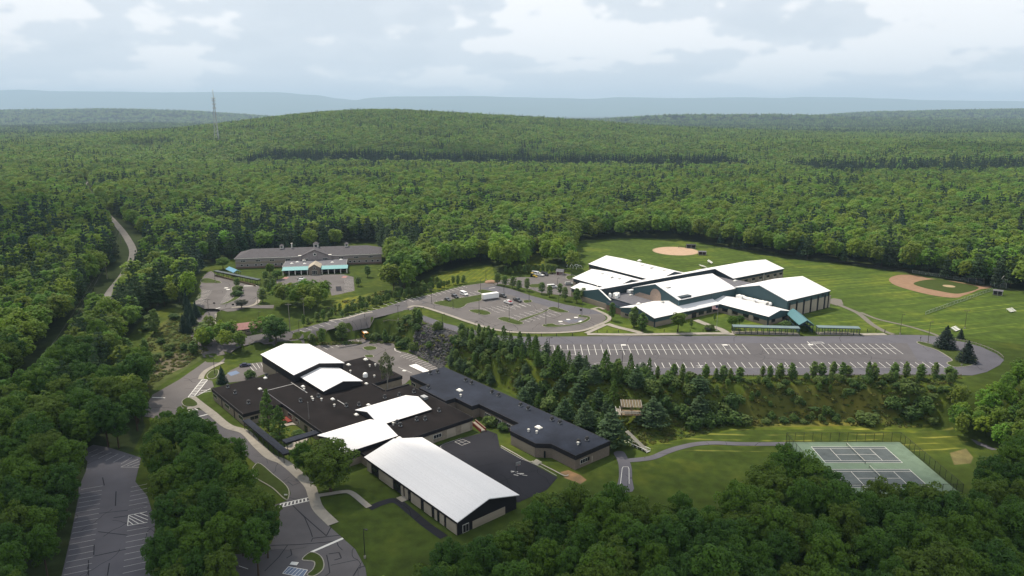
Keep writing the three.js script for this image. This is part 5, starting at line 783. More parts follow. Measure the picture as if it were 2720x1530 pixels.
// ---------- rails and fences ----------
function railFence(name, label, pts, gap, h, rails, postMat, railMat, y, lift = 0) {
  const c = rounded(pts, 6, false), g = thing(name, label, 'fence', c[0][0], 0, c[0][1]), ox = c[0][0], oz = c[0][1];
  let run = 0, next = 0; const at_ = (x, z) => (y ?? hgt(x, z)) + lift, posts = [];
  for (let i = 1; i < c.length; i++) { const a = c[i - 1], b = c[i], l = Math.hypot(b[0] - a[0], b[1] - a[1]); while (next <= run + l) { const t = (next - run) / l; posts.push([lerp(a[0], b[0], t), lerp(a[1], b[1], t)]); next += gap; } run += l; }
  for (const [x, z] of posts) part(g, 'post', box(0.16, h, 0.16), postMat, x - ox, at_(x, z) + h / 2, z - oz);
  for (let i = 1; i < posts.length; i++) { const a = posts[i - 1], b = posts[i], l = Math.hypot(b[0] - a[0], b[1] - a[1]), ya = at_(...a), yb = at_(...b); for (const rh of rails) { const m = part(g, 'rail', unitBox, railMat, (a[0] + b[0]) / 2 - ox, (ya + yb) / 2 + rh, (a[1] + b[1]) / 2 - oz); m.scale.set(l, 0.2, 0.09); m.rotation.set(0, Math.atan2(-(b[1] - a[1]), b[0] - a[0]), Math.atan2(yb - ya, l), 'YXZ'); } }
  return g;
}
railFence('guard_rail', 'timber guard rail above the boulder slope', [[-40.8, -319.1], [-31.1, -308.1], [-22.2, -300.6], [-15.4, -295.3]], 2.2, 0.95, [0.65], M.wood, M.woodGrey);
railFence('guard_rail', 'timber guard rail along the outer bend of the sloping road', [[-76.2, -326.1], [-70, -330.3], [-65.9, -333.6], [-58.8, -334.5], [-51.1, -331.3], [-47.1, -329.2], [-42, -322.5]], 2.4, 0.95, [0.65], M.wood, M.woodGrey);
railFence('guard_rail', 'long timber guard rail along the near edge of the big car park', [...[[42.3, -251], [53.6, -248.9], [75.3, -248.7]], ...[[93.4, -248.7], [126.2, -249], [148.2, -249.3], [165.5, -249]]], 2.3, 0.95, [0.62], M.wood, M.woodGrey, UP);
railFence('guard_rail', 'guard rail round the outside of the turning loop', [[184.6, -297.2], [186.7, -292.9], [191, -289.6], [193.6, -283.7], [194.2, -274.6], [191.9, -266.9]], 2.0, 0.9, [0.6], M.woodGrey, M.kerb, UP);
railFence('wire_fence', 'dark wire fence along the outfield before the forest', [[118.6, -507.5], [159.4, -501.7], [177.3, -492.3], [194.4, -471.1], [209.7, -456.3], [229.9, -432.9], [243.6, -424.4], [255.5, -414.1], [262.1, -405.8]], 5, 1.5, [1.4, 0.75], M.pole, M.pole, UP);
function linkFence(label, segs, h, gap, mat, postMat, y = 0) {
  const [ox, oz] = segs[0][0], g = thing('chain_link_fence', label, 'fence', ox, y, oz);
  for (const seg of segs) for (let i = 1; i < seg.length; i++) { const a = seg[i - 1], b = seg[i], l = Math.hypot(b[0] - a[0], b[1] - a[1]), n = Math.max(1, Math.round(l / gap)), ang = Math.atan2(-(b[1] - a[1]), b[0] - a[0]);
    for (let k = 0; k <= n; k++) { const t = k / n; part(g, 'post', cyl(0.06, 0.06, h, 6), postMat, lerp(a[0], b[0], t) - ox, h / 2, lerp(a[1], b[1], t) - oz); if (k < n) { const u = (k + 0.5) / n, m = part(g, 'mesh_panel', box(1, 1, 0.012), mat, lerp(a[0], b[0], u) - ox, h / 2, lerp(a[1], b[1], u) - oz, ang); m.scale.set(l / n, h - 0.1, 1); } }
    for (const rh of [h, 0.1]) { const m = part(g, 'top_rail', unitBox, postMat, (a[0] + b[0]) / 2 - ox, rh, (a[1] + b[1]) / 2 - oz, ang); m.scale.set(l, 0.07, 0.07); } }
  return g;
}
linkFence('tall dark chain-link fence round the tennis courts', [[[90, -185.2], [90, -218.9], [127.5, -218.9], [127.5, -185.2], [90, -185.2]]], 3.2, 2.9, M.link, M.pole, 0.04);
for (const [i, z] of [[0, -209.7], [1, -194.4]]) { const g = thing('tennis_net', i ? 'tennis net across the nearer court' : 'tennis net across the farther court', 'net', 108.6, 0.06, z); for (const s of [-1, 1]) part(g, 'post', cyl(0.06, 0.06, 1.1, 8), M.pole, 0, 0.55, s * 6.4); part(g, 'netting', box(0.03, 0.85, 12.8), M.link, 0, 0.5, 0); part(g, 'tape', box(0.06, 0.09, 12.8), M.offwhite, 0, 0.95, 0); }
linkFence('pale chain-link fence down the first base side of the ball field', [[[197, -331.9], [259.7, -379.9]]], 1.6, 4, M.linkPale, M.metal, UP);
linkFence('pale chain-link fence down the third base side of the ball field', [[[241.2, -425.5], [260.7, -402.5], [265.1, -395.1]]], 1.6, 4, M.linkPale, M.metal, UP);
{ // backstop, dugouts
  const a = [264.2, -392], b = [267.3, -384.9], g = thing('backstop', 'tall bent wire backstop behind home plate', 'backstop', (a[0] + b[0]) / 2 + 3, UP, (a[1] + b[1]) / 2, turned(-60));
  for (const [x, z, r] of [[-4, 0, 0], [-1.4, 1, 0], [1.4, 1, 0], [4, 0, 0]]) { part(g, 'post', cyl(0.09, 0.09, 5, 6), M.metal, x, 2.5, z); part(g, 'overhang_bar', box(0.1, 0.1, 3.2), M.metal, x, 5.7, z - 1.4).rotation.x = 0.5; }
  for (const [x, w, r, z] of [[-2.7, 2.8, -0.36, 0.5], [0, 2.8, 0, 1], [2.7, 2.8, 0.36, 0.5]]) { part(g, 'wire_panel', box(w, 4.9, 0.03), M.linkPale, x, 2.5, z, r); part(g, 'rail', box(w, 0.1, 0.1), M.metal, x, 5, z, r); part(g, 'rail', box(w, 0.1, 0.1), M.metal, x, 2.5, z, r); }
}
function dugout(name, label, p, deg, w, d, h, roof, wall) { const g = thing(name, label, 'dugout', p[0], UP, p[1], turned(deg)); part(g, 'back_wall', box(w, h, 0.15), wall, 0, h / 2, -d / 2); for (const s of [-1, 1]) part(g, 'side_wall', box(0.15, h, d), wall, s * (w / 2), h / 2, 0); part(g, 'roof', box(w + 0.5, 0.14, d + 0.6), roof, 0, h + 0.15, 0).rotation.x = 0.12; part(g, 'floor_slab', box(w - 0.2, 0.12, d - 0.2), M.kerb, 0, 0.08, 0.1); for (const x of [-w / 2 + 0.1, 0, w / 2 - 0.1]) part(g, 'post', box(0.14, h, 0.14), M.offwhite, x, h / 2, d / 2); part(g, 'bench', box(w - 0.6, 0.1, 0.4), M.wood, 0, 0.5, -d / 2 + 0.4); return g; }
dugout('dugout', 'dark red dugout with a grey roof beside the round infield', [128.9, -481.5], -12, 5, 2.2, 2.2, M.greyRoof, M.barnRed);
dugout('dugout', 'dark green-black dugout at the far side of the round infield', [127.3, -506.7], -8, 6.5, 2.2, 2.4, M.black, M.pole);
dugout('dugout', 'dark dugout with a grey roof right of home plate', [256.6, -370.5], -35, 4.2, 2.2, 2.3, M.greyRoof, M.black);
dugout('dugout', 'long blue-black dugout frame on the third base side', [263.3, -400.2], -14, 8, 2, 2.2, M.metal, std(col(0.02, 0.025, 0.06), 0.7));
function bleacher(label, p, deg, rows, len, group) { const g = thing('bleachers', label, 'bleachers', p[0], UP, p[1], turned(deg), group); for (let i = 0; i < rows; i++) { part(g, 'seat_plank', box(len, 0.07, 0.34), M.white, 0, 0.45 + i * 0.32, -i * 0.62); if (i) part(g, 'foot_plank', box(len, 0.06, 0.24), M.offwhite, 0, 0.18 + i * 0.3, -i * 0.62 + 0.34); } for (const x of [-len / 2 + 0.3, 0, len / 2 - 0.3]) { const s = part(g, 'frame', box(0.08, 0.08, rows * 0.7), M.metal, x, 0.2 + rows * 0.15, -(rows - 1) * 0.31); s.rotation.x = 0.46; part(g, 'leg', box(0.08, 0.4 + rows * 0.3, 0.08), M.metal, x, 0.2 + rows * 0.15, -(rows - 1) * 0.62); } return g; }
bleacher('white bleachers behind the teal school, the farther set', [127.9, -453.1], 65, 5, 4.6); bleacher('white bleachers behind the teal school, the nearer set', [119.7, -440], 120, 5, 4.6);
bleacher('white bleachers on the lawn beside the olive light pole', [196.6, -305.5], 35, 4, 4.6); bleacher('white bleachers on the lawn near the right edge', [242, -336.6], 25, 4, 4.6);
{ const [x, z] = [28.8, -420.6], s = thing('shed', 'small dark red shed with white trim beside the service yard', 'shed', x, UP, z, turned(-18)); gable(s, -2.1, 2.1, -1.5, 1.5, 0, 2.2, 3.1, 'x', { roof: M.greyRoof, wall: M.barnRed, trim: M.offwhite, over: 0.25 }); opening(s, 'door', 1.0, 1.05, 1.56, 1.2, 2, 'z+', M.white, M.barnRed, 2); for (const xx of [-2.05, -0.3, 2.05]) part(s, 'trim_board', box(0.14, 2.2, 0.08), M.white, xx, 1.1, 1.54); part(s, 'trim_board', box(0.08, 2.2, 0.14), M.white, 2.14, 1.1, 0); }
{ const [x, z] = [38.8, -439.4], g = thing('hoop_tunnel', 'white hooped net tunnel beside the trees left of the teal school', 'net tunnel', x, UP, z, turned(35)); for (let i = 0; i < 4; i++) part(g, 'hoop', new THREE.TorusGeometry(2.4, 0.14, 6, 20, Math.PI), M.white, 0, 0, -4.5 + i * 3, 0); part(g, 'ridge_bar', box(0.1, 0.1, 9), M.white, 0, 2.4, 0); part(g, 'net_cover', new THREE.CylinderGeometry(2.36, 2.36, 9, 20, 1, true, -Math.PI / 2, Math.PI).rotateX(Math.PI / 2).rotateZ(0), M.linkPale, 0, 0, 0); }
{ const [x, z] = [-12, -399.2]; const g = new THREE.SphereGeometry(1, 14, 8, 0, 6.2832, 0, 1.5708), a = g.attributes.position; for (let i = 0; i < a.count; i++) { const n = 1 + 0.25 * perlin.noise(a.getX(i) * 2, a.getY(i) * 2, a.getZ(i) * 2); a.setXYZ(i, a.getX(i) * 3.6 * n, a.getY(i) * 1.4 * n, a.getZ(i) * 2.6 * n); } g.computeVertexNormals(); const m = new THREE.Mesh(g, std(col(0.34, 0.22, 0.15), 0.95, { map: rep(mottle, 2) })); top(m, 'dirt_pile', 'pinkish pile of earth at the far end of the upper car park', 'dirt pile'); m.position.set(x, UP, z); }

// ---------- things on the slope and in the playground ----------
{ const y = 5.4, g = thing('pavilion', 'open timber pavilion with a slatted roof on the wooded bank', 'pavilion', 40.6, y, -229.6, turned(-3));
  for (let i = 0; i < 15; i++) part(g, 'roof_slat', box(0.3, 0.08, 4.6), i % 2 ? M.wood : M.woodGrey, -3.4 + i * 0.48, 3.6 - 0.02 * (i % 2), 0).rotation.x = 0.2;
  for (const x of [-3.4, 0, 3.4]) { for (const z of [-2, 2]) part(g, 'post', box(0.2, 4.2, 0.2), M.wood, x, 1.5, z); part(g, 'beam', box(0.16, 0.24, 4.6), M.wood, x, 3.4, 0).rotation.x = 0.2; }
  part(g, 'deck', box(7, 0.2, 4.4), M.wood, 0, 0.2, 0); for (const h of [1.0, 1.5]) part(g, 'rail', box(7, 0.16, 0.1), M.offwhite, 0, h, 2.15); part(g, 'side_ramp', box(1.4, 0.15, 5.5), M.woodGrey, -4.4, 0.6, 0.4); for (const s of [-1, 1]) part(g, 'ramp_rail', box(0.1, 0.1, 5.5), M.offwhite, -4.4 + s * 0.7, 1.5, 0.4); for (const z of [-1.8, 0.6, 3]) part(g, 'ramp_post', box(0.1, 1.6, 0.1), M.offwhite, -5.1, 0.8, z); }
{ const a = [37.4, -218.3], b = [43.4, -211.3], ha = hgt(...a), L = Math.hypot(b[0] - a[0], b[1] - a[1]), g = thing('outdoor_stair', 'long straight stair with white rails down the grassy bank', 'stairs', b[0], 0.05, b[1], Math.atan2(-(a[1] - b[1]), a[0] - b[0])), n = 30;
  for (let i = 0; i < n; i++) part(g, 'step', box(L / n + 0.04, 0.14, 1.6), M.kerb, ((i + 0.5) * L) / n, 0.1 + (i * Math.max(ha, 4)) / n, 0);
  for (const s of [-1, 1]) { const r = part(g, 'hand_rail', box(Math.hypot(L, ha), 0.1, 0.1), M.white, L / 2, ha / 2 + 0.95, s * 0.85); r.rotation.z = Math.atan2(ha, L); for (let i = 0; i < 6; i++) part(g, 'rail_post', box(0.08, 1.0, 0.08), M.white, (i * L) / 5, (i * ha) / 5 + 0.5, s * 0.85); } for (let i = 0; i < 5; i++) part(g, 'landing_bar', box(0.12, 0.1, 1.7), M.white, (i * L) / 4.2, 0.25 + (i * ha) / 4.2, 0); }
{ const [x, z] = [1.3, -197.8], g = thing('basketball_hoop', 'basketball hoop on a dark post in the hard playground', 'basketball hoop', x, 0.04, z, 0.6); part(g, 'post', cyl(0.08, 0.1, 3.4, 8), M.pole, 0, 1.7, 0); part(g, 'arm', box(0.1, 0.1, 1.1), M.pole, 0, 3.2, 0.5); part(g, 'backboard', box(1.8, 1.1, 0.06), M.metal, 0, 3.4, 1.0); part(g, 'hoop', new THREE.TorusGeometry(0.23, 0.02, 6, 14).rotateX(Math.PI / 2), lampRed, 0, 3.05, 1.3); }
{ const a = [-13.3, -233.2], b = [-10, -227.1], g = thing('brick_ramp_wall', 'low red brick wall beside the ramp at the corner of the playground', 'wall', (a[0] + b[0]) / 2, 0.02, (a[1] + b[1]) / 2, Math.atan2(-(b[1] - a[1]), b[0] - a[0])), L = Math.hypot(b[0] - a[0], b[1] - a[1]) + 1; for (const s of [-1, 1]) { const w = part(g, 'brick_wall', box(L, 1.1, 0.3), M.redBrick, 0, 0.55, s * 0.9); part(w, 'coping', box(L + 0.06, 0.08, 0.38), M.brick, 0, 0.58, 0); } part(g, 'ramp', box(L - 0.1, 0.4, 1.5), M.concrete, 0, 0.2, 0); }
{ const [x, z] = [-78.2, -236.4], g = thing('red_deck', 'red deck in the front court of the brown-roofed school', 'deck', x, 0.05, z, turned(-49.4)); for (let i = 0; i < 9; i++) part(g, 'deck_board', box(5.2, 0.12, 0.42), M.redBrick, 0, 0.5, -2 + i * 0.45); for (const s of [-1, 1]) for (const q of [-1, 1]) part(g, 'post', box(0.2, 0.5, 0.2), M.barnRed, s * 2.3, 0.25, q * 1.8); part(g, 'step', box(5.2, 0.25, 0.4), M.redBrick, 0, 0.14, 2.1); }
{ const a = [6.4, -204.8], b = [7.9, -202.5], g = thing('stone_steps', 'short stone steps between the playground and the long wing', 'steps', (a[0] + b[0]) / 2, 0, (a[1] + b[1]) / 2, turned(-49.4 + 90)); for (let i = 0; i < 4; i++) part(g, 'step', box(0.5, 0.14, 2.6), M.kerb, i * 0.48, 0.08 + i * 0.12, 0); }

// ---------- boulders on the bank above the lower car park ----------
{
  const area = [[-46.5, -311.5], [-39, -301.3], [-30.3, -288.5], [-25.2, -294.1], [-22.1, -299.8], [-29.3, -307.9], [-36.2, -314.8], [-41.7, -315.6], [-44.5, -315]], list = [];
  const v = [0, 1, 2, 3].map((k) => { const g = new THREE.IcosahedronGeometry(1, 1), a = g.attributes.position; for (let i = 0; i < a.count; i++) { const n = 1 + 0.55 * perlin.noise(a.getX(i) * 1.3 + k * 5, a.getY(i) * 1.3, a.getZ(i) * 1.3); a.setXYZ(i, a.getX(i) * n, a.getY(i) * n * 0.7, a.getZ(i) * n); } g.computeVertexNormals(); return g; });
  const xs = area.map((p) => p[0]), zs = area.map((p) => p[1]);
  for (let i = 0; i < 4200; i++) { const x = rr(Math.min(...xs), Math.max(...xs)), z = rr(Math.min(...zs), Math.max(...zs)); if (inside([x, z], area)) list.push([x, z, rr(0.28, 0.7) * (rnd() < 0.1 ? 1.4 : 1)]); }
  list.sort((a, b) => b[2] - a[2]);
  const mats = [M.rock, std(col(0.12, 0.118, 0.115), 0.95, { map: rep(mottle, 3) }), std(col(0.05, 0.05, 0.056), 0.95, { map: rep(mottle, 3) })];
  list.slice(0, 300).forEach(([x, z, r], i) => { const m = new THREE.Mesh(v[i % 4], mats[i % 3]); top(m, 'boulder', 'grey boulder in the stone slope above the lower car park', 'boulder', 'boulders on the stone slope'); m.position.set(x, hgt(x, z) + r * 0.15, z); m.rotation.set(0, rr(0, 6), 0); m.scale.set(r * rr(0.8, 1.3), r, r); m.castShadow = m.receiveShadow = true; });
  const rest = list.slice(300), im = new THREE.InstancedMesh(v[0], mats[0], rest.length), q = new THREE.Object3D();
  rest.forEach(([x, z, r], i) => { q.position.set(x, hgt(x, z) + r * 0.1, z); q.rotation.set(rr(-0.3, 0.3), rr(0, 6), rr(-0.3, 0.3)); q.scale.set(r * 1.1, r * 0.9, r); q.updateMatrix(); im.setMatrixAt(i, q.matrix); im.setColorAt(i, col(rr(0.7, 1.4), rr(0.7, 1.4), rr(0.7, 1.4)).lerp(col(1, 1, 1), 0.7)); });
  top(im, 'loose_stones', 'loose grey stones filling the slope between the boulders', 'stones', null, 'stuff');
}

// ---------- tower, utility poles and wires ----------
{
  const d = 1600, x = ((573 - 1360) / 1920) * d * 0.975, z = -d, y0 = hgt(x, z), h = 153 - y0, g = thing('lattice_tower', 'tall grey lattice communications mast rising from the forest', 'mast', x, y0, z);
  const towerSteel = std(col(0.05, 0.06, 0.07), 0.6);
  const leg = (k, t) => { const a = (k / 3) * 6.2832 + 0.5, r = lerp(6.5, 0.9, t); return new THREE.Vector3(Math.cos(a) * r, t * (h - 18), Math.sin(a) * r); };
  const beam = (name, p, q, r) => { const l = p.distanceTo(q), m = part(g, name, cyl(r, r, 1, 6), M.metal, (p.x + q.x) / 2, (p.y + q.y) / 2, (p.z + q.z) / 2); m.scale.y = l; m.quaternion.setFromUnitVectors(new THREE.Vector3(0, 1, 0), q.clone().sub(p).normalize()); };
  for (let k = 0; k < 3; k++) { beam('leg', leg(k, 0), leg(k, 1), 0.55); for (let i = 0; i < 12; i++) { beam('cross_brace', leg(k, i / 12), leg((k + 1) % 3, (i + 1) / 12), 0.16); beam('cross_brace', leg(k, (i + 1) / 12), leg((k + 1) % 3, (i + 1) / 12), 0.16); } }
  part(g, 'antenna_mast', cyl(0.5, 0.7, 18, 8), M.offwhite, 0, h - 9, 0); for (const t of [0.8, 0.88, 0.95, 1]) { const p = part(g, 'antenna_platform', cyl(3.6, 3.6, 0.7, 10), M.metal, 0, t * (h - 18), 0); for (let k = 0; k < 6; k++) part(p, 'antenna_panel', box(0.8, 2.6, 0.5), M.offwhite, Math.cos(k * 1.047) * 3.6, 0.8, Math.sin(k * 1.047) * 3.6); } part(g, 'beacon', new THREE.SphereGeometry(0.9, 8, 6), M.white, 0, h, 0);
}
function utilityPole(label, p, h, turn) { const y = hgt(...p), g = thing('utility_pole', label, 'utility pole', p[0], y, p[1], turn); part(g, 'pole', cyl(0.13, 0.2, h, 8), M.woodGrey, 0, h / 2, 0); part(g, 'cross_arm', box(2.6, 0.14, 0.14), M.woodGrey, 0, h - 0.6, 0); for (const x of [-1.2, -0.5, 0.5, 1.2]) part(g, 'insulator', cyl(0.06, 0.08, 0.25, 6), M.metal, x, h - 0.4, 0); return [p[0], y + h - 0.35, p[1]]; }
{
  const P = [utilityPole('wooden utility pole with a wide crossarm left of the sloping stalls', [-105.6, -329.6], 14, 0.2), utilityPole('wooden utility pole among the trees before the grey school', [-105.8, -354.3], 9, 0.2), utilityPole('wooden utility pole beside the country road under the wires', [-178.6, -260.7], 13, 0.9), utilityPole('wooden utility pole at the bend of the country road', [-300, -546.8], 11, 0.9), utilityPole('wooden utility pole in the trees left of the country road', [-248.9, -433.3], 11, 0.9)];
  for (const [a, b, label] of [[0, 1, 'overhead wire between the two poles before the grey school'], [2, 4, 'overhead wire beside the near stretch of the country road'], [4, 3, 'overhead wire beside the far stretch of the country road']]) { const p = P[a], q = P[b], g = thing('overhead_wire', label, 'wire', p[0], p[1], p[2]); for (const s of [-1.1, 1.1]) { const c = new THREE.CatmullRomCurve3([0, 0.25, 0.5, 0.75, 1].map((t) => new THREE.Vector3((q[0] - p[0]) * t + s, (q[1] - p[1]) * t - 4 * t * (1 - t) * 1.6, (q[2] - p[2]) * t))); part(g, 'strand', new THREE.TubeGeometry(c, 16, 0.035, 5), M.black); } }
}

// ---------- trees ----------
function leafMesh(clumps, per, size, up = 0.3, jit = 0.55) {      // small faces over the upper sides of many clumps
  const n = clumps.length * per, pos = new Float32Array(n * 12), nor = new Float32Array(n * 12), idx = new Uint32Array(n * 6), v = new THREE.Vector3(), t = new THREE.Vector3(), b = new THREE.Vector3(), c = new THREE.Vector3();
  let k = 0;
  for (const [cx, cy, cz, rx, ry, rz = rx] of clumps) for (let i = 0; i < per; i++, k++) {
    const y = lerp(-0.55, 1, Math.pow(rnd(), 0.8)), a = rnd() * 6.2832, s = Math.sqrt(Math.max(0, 1 - y * y)), dx = Math.cos(a) * s, dz = Math.sin(a) * s, q = rr(0.72, 1.08);
    v.set(dx / rx * ry + rr(-jit, jit), y + up + rr(-jit, jit), dz / rz * ry + rr(-jit, jit)).normalize();
    t.set(rr(-1, 1), rr(-1, 1), rr(-1, 1)).cross(v).normalize(); b.crossVectors(v, t);
    const w = size * rr(0.55, 1.15), h = size * rr(0.55, 1.15); c.set(cx + dx * rx * q, cy + y * ry * q, cz + dz * rz * q);
    const P = [[-w, -h * 0.6], [w * 0.7, -h], [w, h * 0.7], [-w * 0.6, h]];
    for (let m = 0; m < 4; m++) { const o = (k * 4 + m) * 3; pos[o] = c.x + (t.x * P[m][0] + b.x * P[m][1]) / 2; pos[o + 1] = c.y + (t.y * P[m][0] + b.y * P[m][1]) / 2; pos[o + 2] = c.z + (t.z * P[m][0] + b.z * P[m][1]) / 2; nor[o] = v.x; nor[o + 1] = v.y; nor[o + 2] = v.z; }
    idx.set([k * 4, k * 4 + 1, k * 4 + 2, k * 4, k * 4 + 2, k * 4 + 3], k * 6);
  }
  const g = new THREE.BufferGeometry(); g.setAttribute('position', new THREE.BufferAttribute(pos, 3)); g.setAttribute('normal', new THREE.BufferAttribute(nor, 3)); g.setIndex(new THREE.BufferAttribute(idx, 1)); return g;
}
function limb(a, b, r0, r1, n = 6) { const d = new THREE.Vector3(...b).sub(new THREE.Vector3(...a)), l = d.length(), g = new THREE.CylinderGeometry(r1, r0, l, n, 1).translate(0, l / 2, 0); g.applyQuaternion(new THREE.Quaternion().setFromUnitVectors(new THREE.Vector3(0, 1, 0), d.normalize())); return g.translate(...a); }
// all are drawn one metre tall; a plant's scale gives its height and breadth
function broadClumps(n, r0, r1, wide = 0.33, low = 0.30, tall = 0.36) { const out = []; for (let i = 0; i < n; i++) { const y = 1 - (2 * (i + 0.5)) / n, a = i * 2.39996 + rr(-0.4, 0.4), s = Math.sqrt(1 - y * y); if (y < -0.8) continue; const f = rr(0.5, 0.92), r = rr(r0, r1); out.push([Math.cos(a) * s * wide * f * (y < 0 ? 0.9 : 1), low + 0.31 + y * tall * f, Math.sin(a) * s * wide * f * (y < 0 ? 0.9 : 1), r, r * rr(0.7, 0.9)]); } return out; }
function broadTrunk() { const g = [limb([0, -0.02, 0], [0.01, 0.45, 0], 0.022, 0.014, 8)]; for (let i = 0; i < 6; i++) { const a = i * 1.05 + rr(-0.3, 0.3), r = rr(0.14, 0.24); g.push(limb([0.01, rr(0.25, 0.45), 0], [Math.cos(a) * r, rr(0.55, 0.78), Math.sin(a) * r], 0.009, 0.004, 5)); } return mergeGeometries(g); }
function pineClumps(levels, wide, flat_, seedy = 1) { const out = []; for (let i = 0; i < levels; i++) { const t = i / (levels - 1), y = lerp(0.2, 0.97, t), R = wide * (1 - 0.8 * Math.pow(t, 1.4)) * rr(0.75, 1.1), n = Math.max(1, Math.round(7 * (1 - t) + 1)); for (let k = 0; k < n; k++) { const a = k * (6.2832 / n) + i * 1.7 + rr(-0.4, 0.4), f = n === 1 ? 0 : rr(0.45, 0.7); out.push([Math.cos(a) * R * f, y + rr(-0.02, 0.02), Math.sin(a) * R * f, R * 0.48, flat_ * (1.2 - 0.5 * t)]); } } return out; }
function coneClumps(levels, wide, droop) { const out = []; for (let i = 0; i < levels; i++) { const t = i / (levels - 1), y = lerp(0.07, 0.95, t), R = wide * Math.pow(1 - t, 0.85) + 0.012, n = Math.max(1, Math.round(8 * (1 - t) + 1)); for (let k = 0; k < n; k++) { const a = k * (6.2832 / n) + i * 2.1; out.push([Math.cos(a) * R * 0.62, y - droop * (1 - t), Math.sin(a) * R * 0.62, R * 0.45 + 0.008, 0.035]); } out.push([0, y, 0, R * 0.4, 0.04]); } return out; }
const straight = () => limb([0, -0.02, 0], [0, 0.95, 0], 0.018, 0.003, 7);
const leafMat = (r, g, b, thru = 0.28) => new THREE.MeshPhysicalMaterial({ color: col(r, g, b), roughness: 0.85, transmission: thru, thickness: 0, specularIntensity: 0.25, side: THREE.DoubleSide });
const LEAF = { broad: [leafMat(0.058, 0.128, 0.013, 0.36), leafMat(0.078, 0.150, 0.013, 0.36), leafMat(0.044, 0.104, 0.014, 0.36), leafMat(0.084, 0.138, 0.015, 0.36)], young: [leafMat(0.075, 0.140, 0.026, 0.36), leafMat(0.095, 0.150, 0.032, 0.36)], pine: [leafMat(0.032, 0.064, 0.024, 0.14), leafMat(0.040, 0.072, 0.030, 0.14)], spruce: [leafMat(0.022, 0.045, 0.030, 0.1)], dark: [leafMat(0.016, 0.030, 0.022, 0.1)], bush: [leafMat(0.058, 0.108, 0.022, 0.34), leafMat(0.075, 0.118, 0.026, 0.34), leafMat(0.044, 0.088, 0.020, 0.34)], purple: [leafMat(0.05, 0.06, 0.045, 0.15)] };
const KIND = {
  broad: { v: [0, 1, 2, 3].map(() => [leafMesh(broadClumps(72, 0.04, 0.105), 135, 0.027, 0.3, 0.7), broadTrunk()]), mats: LEAF.broad, bark: M.bark },
  young: { v: [0, 1, 2].map(() => [leafMesh(Array.from({ length: 30 }, (_, i) => { const t = (i + 0.5) / 30, y = lerp(0.22, 0.93, t), R = 0.23 * Math.pow(Math.sin(Math.PI * (0.16 + 0.8 * t)), 0.8), a = i * 2.4; return [Math.cos(a) * R * rr(0.3, 0.8), y, Math.sin(a) * R * rr(0.3, 0.8), rr(0.06, 0.11), rr(0.05, 0.08)]; }), 34, 0.05), straight()]), mats: LEAF.young, bark: M.bark },
  column: { v: [0, 1].map(() => [leafMesh(Array.from({ length: 16 }, (_, i) => { const t = i / 15; return [rr(-0.03, 0.03), lerp(0.12, 0.94, t), rr(-0.03, 0.03), 0.13 * Math.pow(Math.sin(Math.PI * (0.12 + 0.83 * t)), 0.7), 0.07]; }), 44, 0.06), straight()]), mats: LEAF.young, bark: M.bark },
  pine: { v: [0, 1, 2].map(() => [leafMesh(pineClumps(9, 0.36, 0.035), 46, 0.05, 0.5, 0.4), straight()]), mats: LEAF.pine, bark: M.bark },
  spruce: { v: [0, 1].map(() => [leafMesh(coneClumps(15, 0.24, 0.05), 26, 0.042, 0.35, 0.4), straight()]), mats: LEAF.spruce, bark: M.bark },
  darkspruce: { v: [[leafMesh(coneClumps(14, 0.32, 0.05), 30, 0.05, 0.35, 0.4), straight()]], mats: LEAF.dark, bark: M.bark },
  bush: { v: [0, 1, 2].map(() => [leafMesh(Array.from({ length: 11 }, (_, i) => { const a = i * 2.4, r = Math.sqrt(i / 11) * 0.34; return [Math.cos(a) * r, 0.42 + rr(-0.1, 0.16) - r * 0.4, Math.sin(a) * r, rr(0.16, 0.26), rr(0.22, 0.34)]; }), 62, 0.12), limb([0, -0.05, 0], [0, 0.5, 0], 0.03, 0.01, 5)]), mats: LEAF.bush, bark: M.bark },
};
KIND.birch = { v: [[leafMesh(broadClumps(34, 0.05, 0.09, 0.27, 0.33).map((c) => [c[0], c[1] * 1.0 + 0.02, c[2], c[3], c[3] * 1.2]), 46, 0.034), broadTrunk()]], mats: [leafMat(0.085, 0.105, 0.045)], bark: M.barkPale };
KIND.larch = { v: [0, 1].map(() => [leafMesh(Array.from({ length: 46 }, (_, i) => { const t = (i + 0.5) / 46, y = lerp(0.1, 0.95, t), R = 0.27 * Math.pow(1 - t, 0.7) + 0.02, a = i * 2.4; return [Math.cos(a) * R * rr(0.35, 0.85), y, Math.sin(a) * R * rr(0.35, 0.85), rr(0.05, 0.09) * (1.25 - t), rr(0.03, 0.06)]; }), 40, 0.036, 0.2, 0.7), straight()]), mats: [leafMat(0.078, 0.145, 0.024, 0.36), leafMat(0.066, 0.128, 0.022, 0.36)], bark: M.bark };
KIND.full = { v: [0, 1].map(() => [leafMesh(broadClumps(92, 0.045, 0.105, 0.36, 0.21, 0.46), 130, 0.027, 0.3, 0.7), broadTrunk()]), mats: LEAF.broad, bark: M.bark };
KIND.dusk = { v: KIND.broad.v, mats: LEAF.purple, bark: M.bark };
const NAMES = { broad: ['broadleaf_tree', 'tree'], young: ['young_tree', 'sapling'], column: ['columnar_tree', 'sapling'], pine: ['pine_tree', 'pine'], spruce: ['spruce_tree', 'spruce'], darkspruce: ['spruce_tree', 'spruce'], bush: ['shrub', 'shrub'], full: ['broadleaf_tree', 'tree'], birch: ['birch_tree', 'tree'], larch: ['larch_tree', 'tree'], dusk: ['broadleaf_tree', 'tree'] };
let planted = 0;
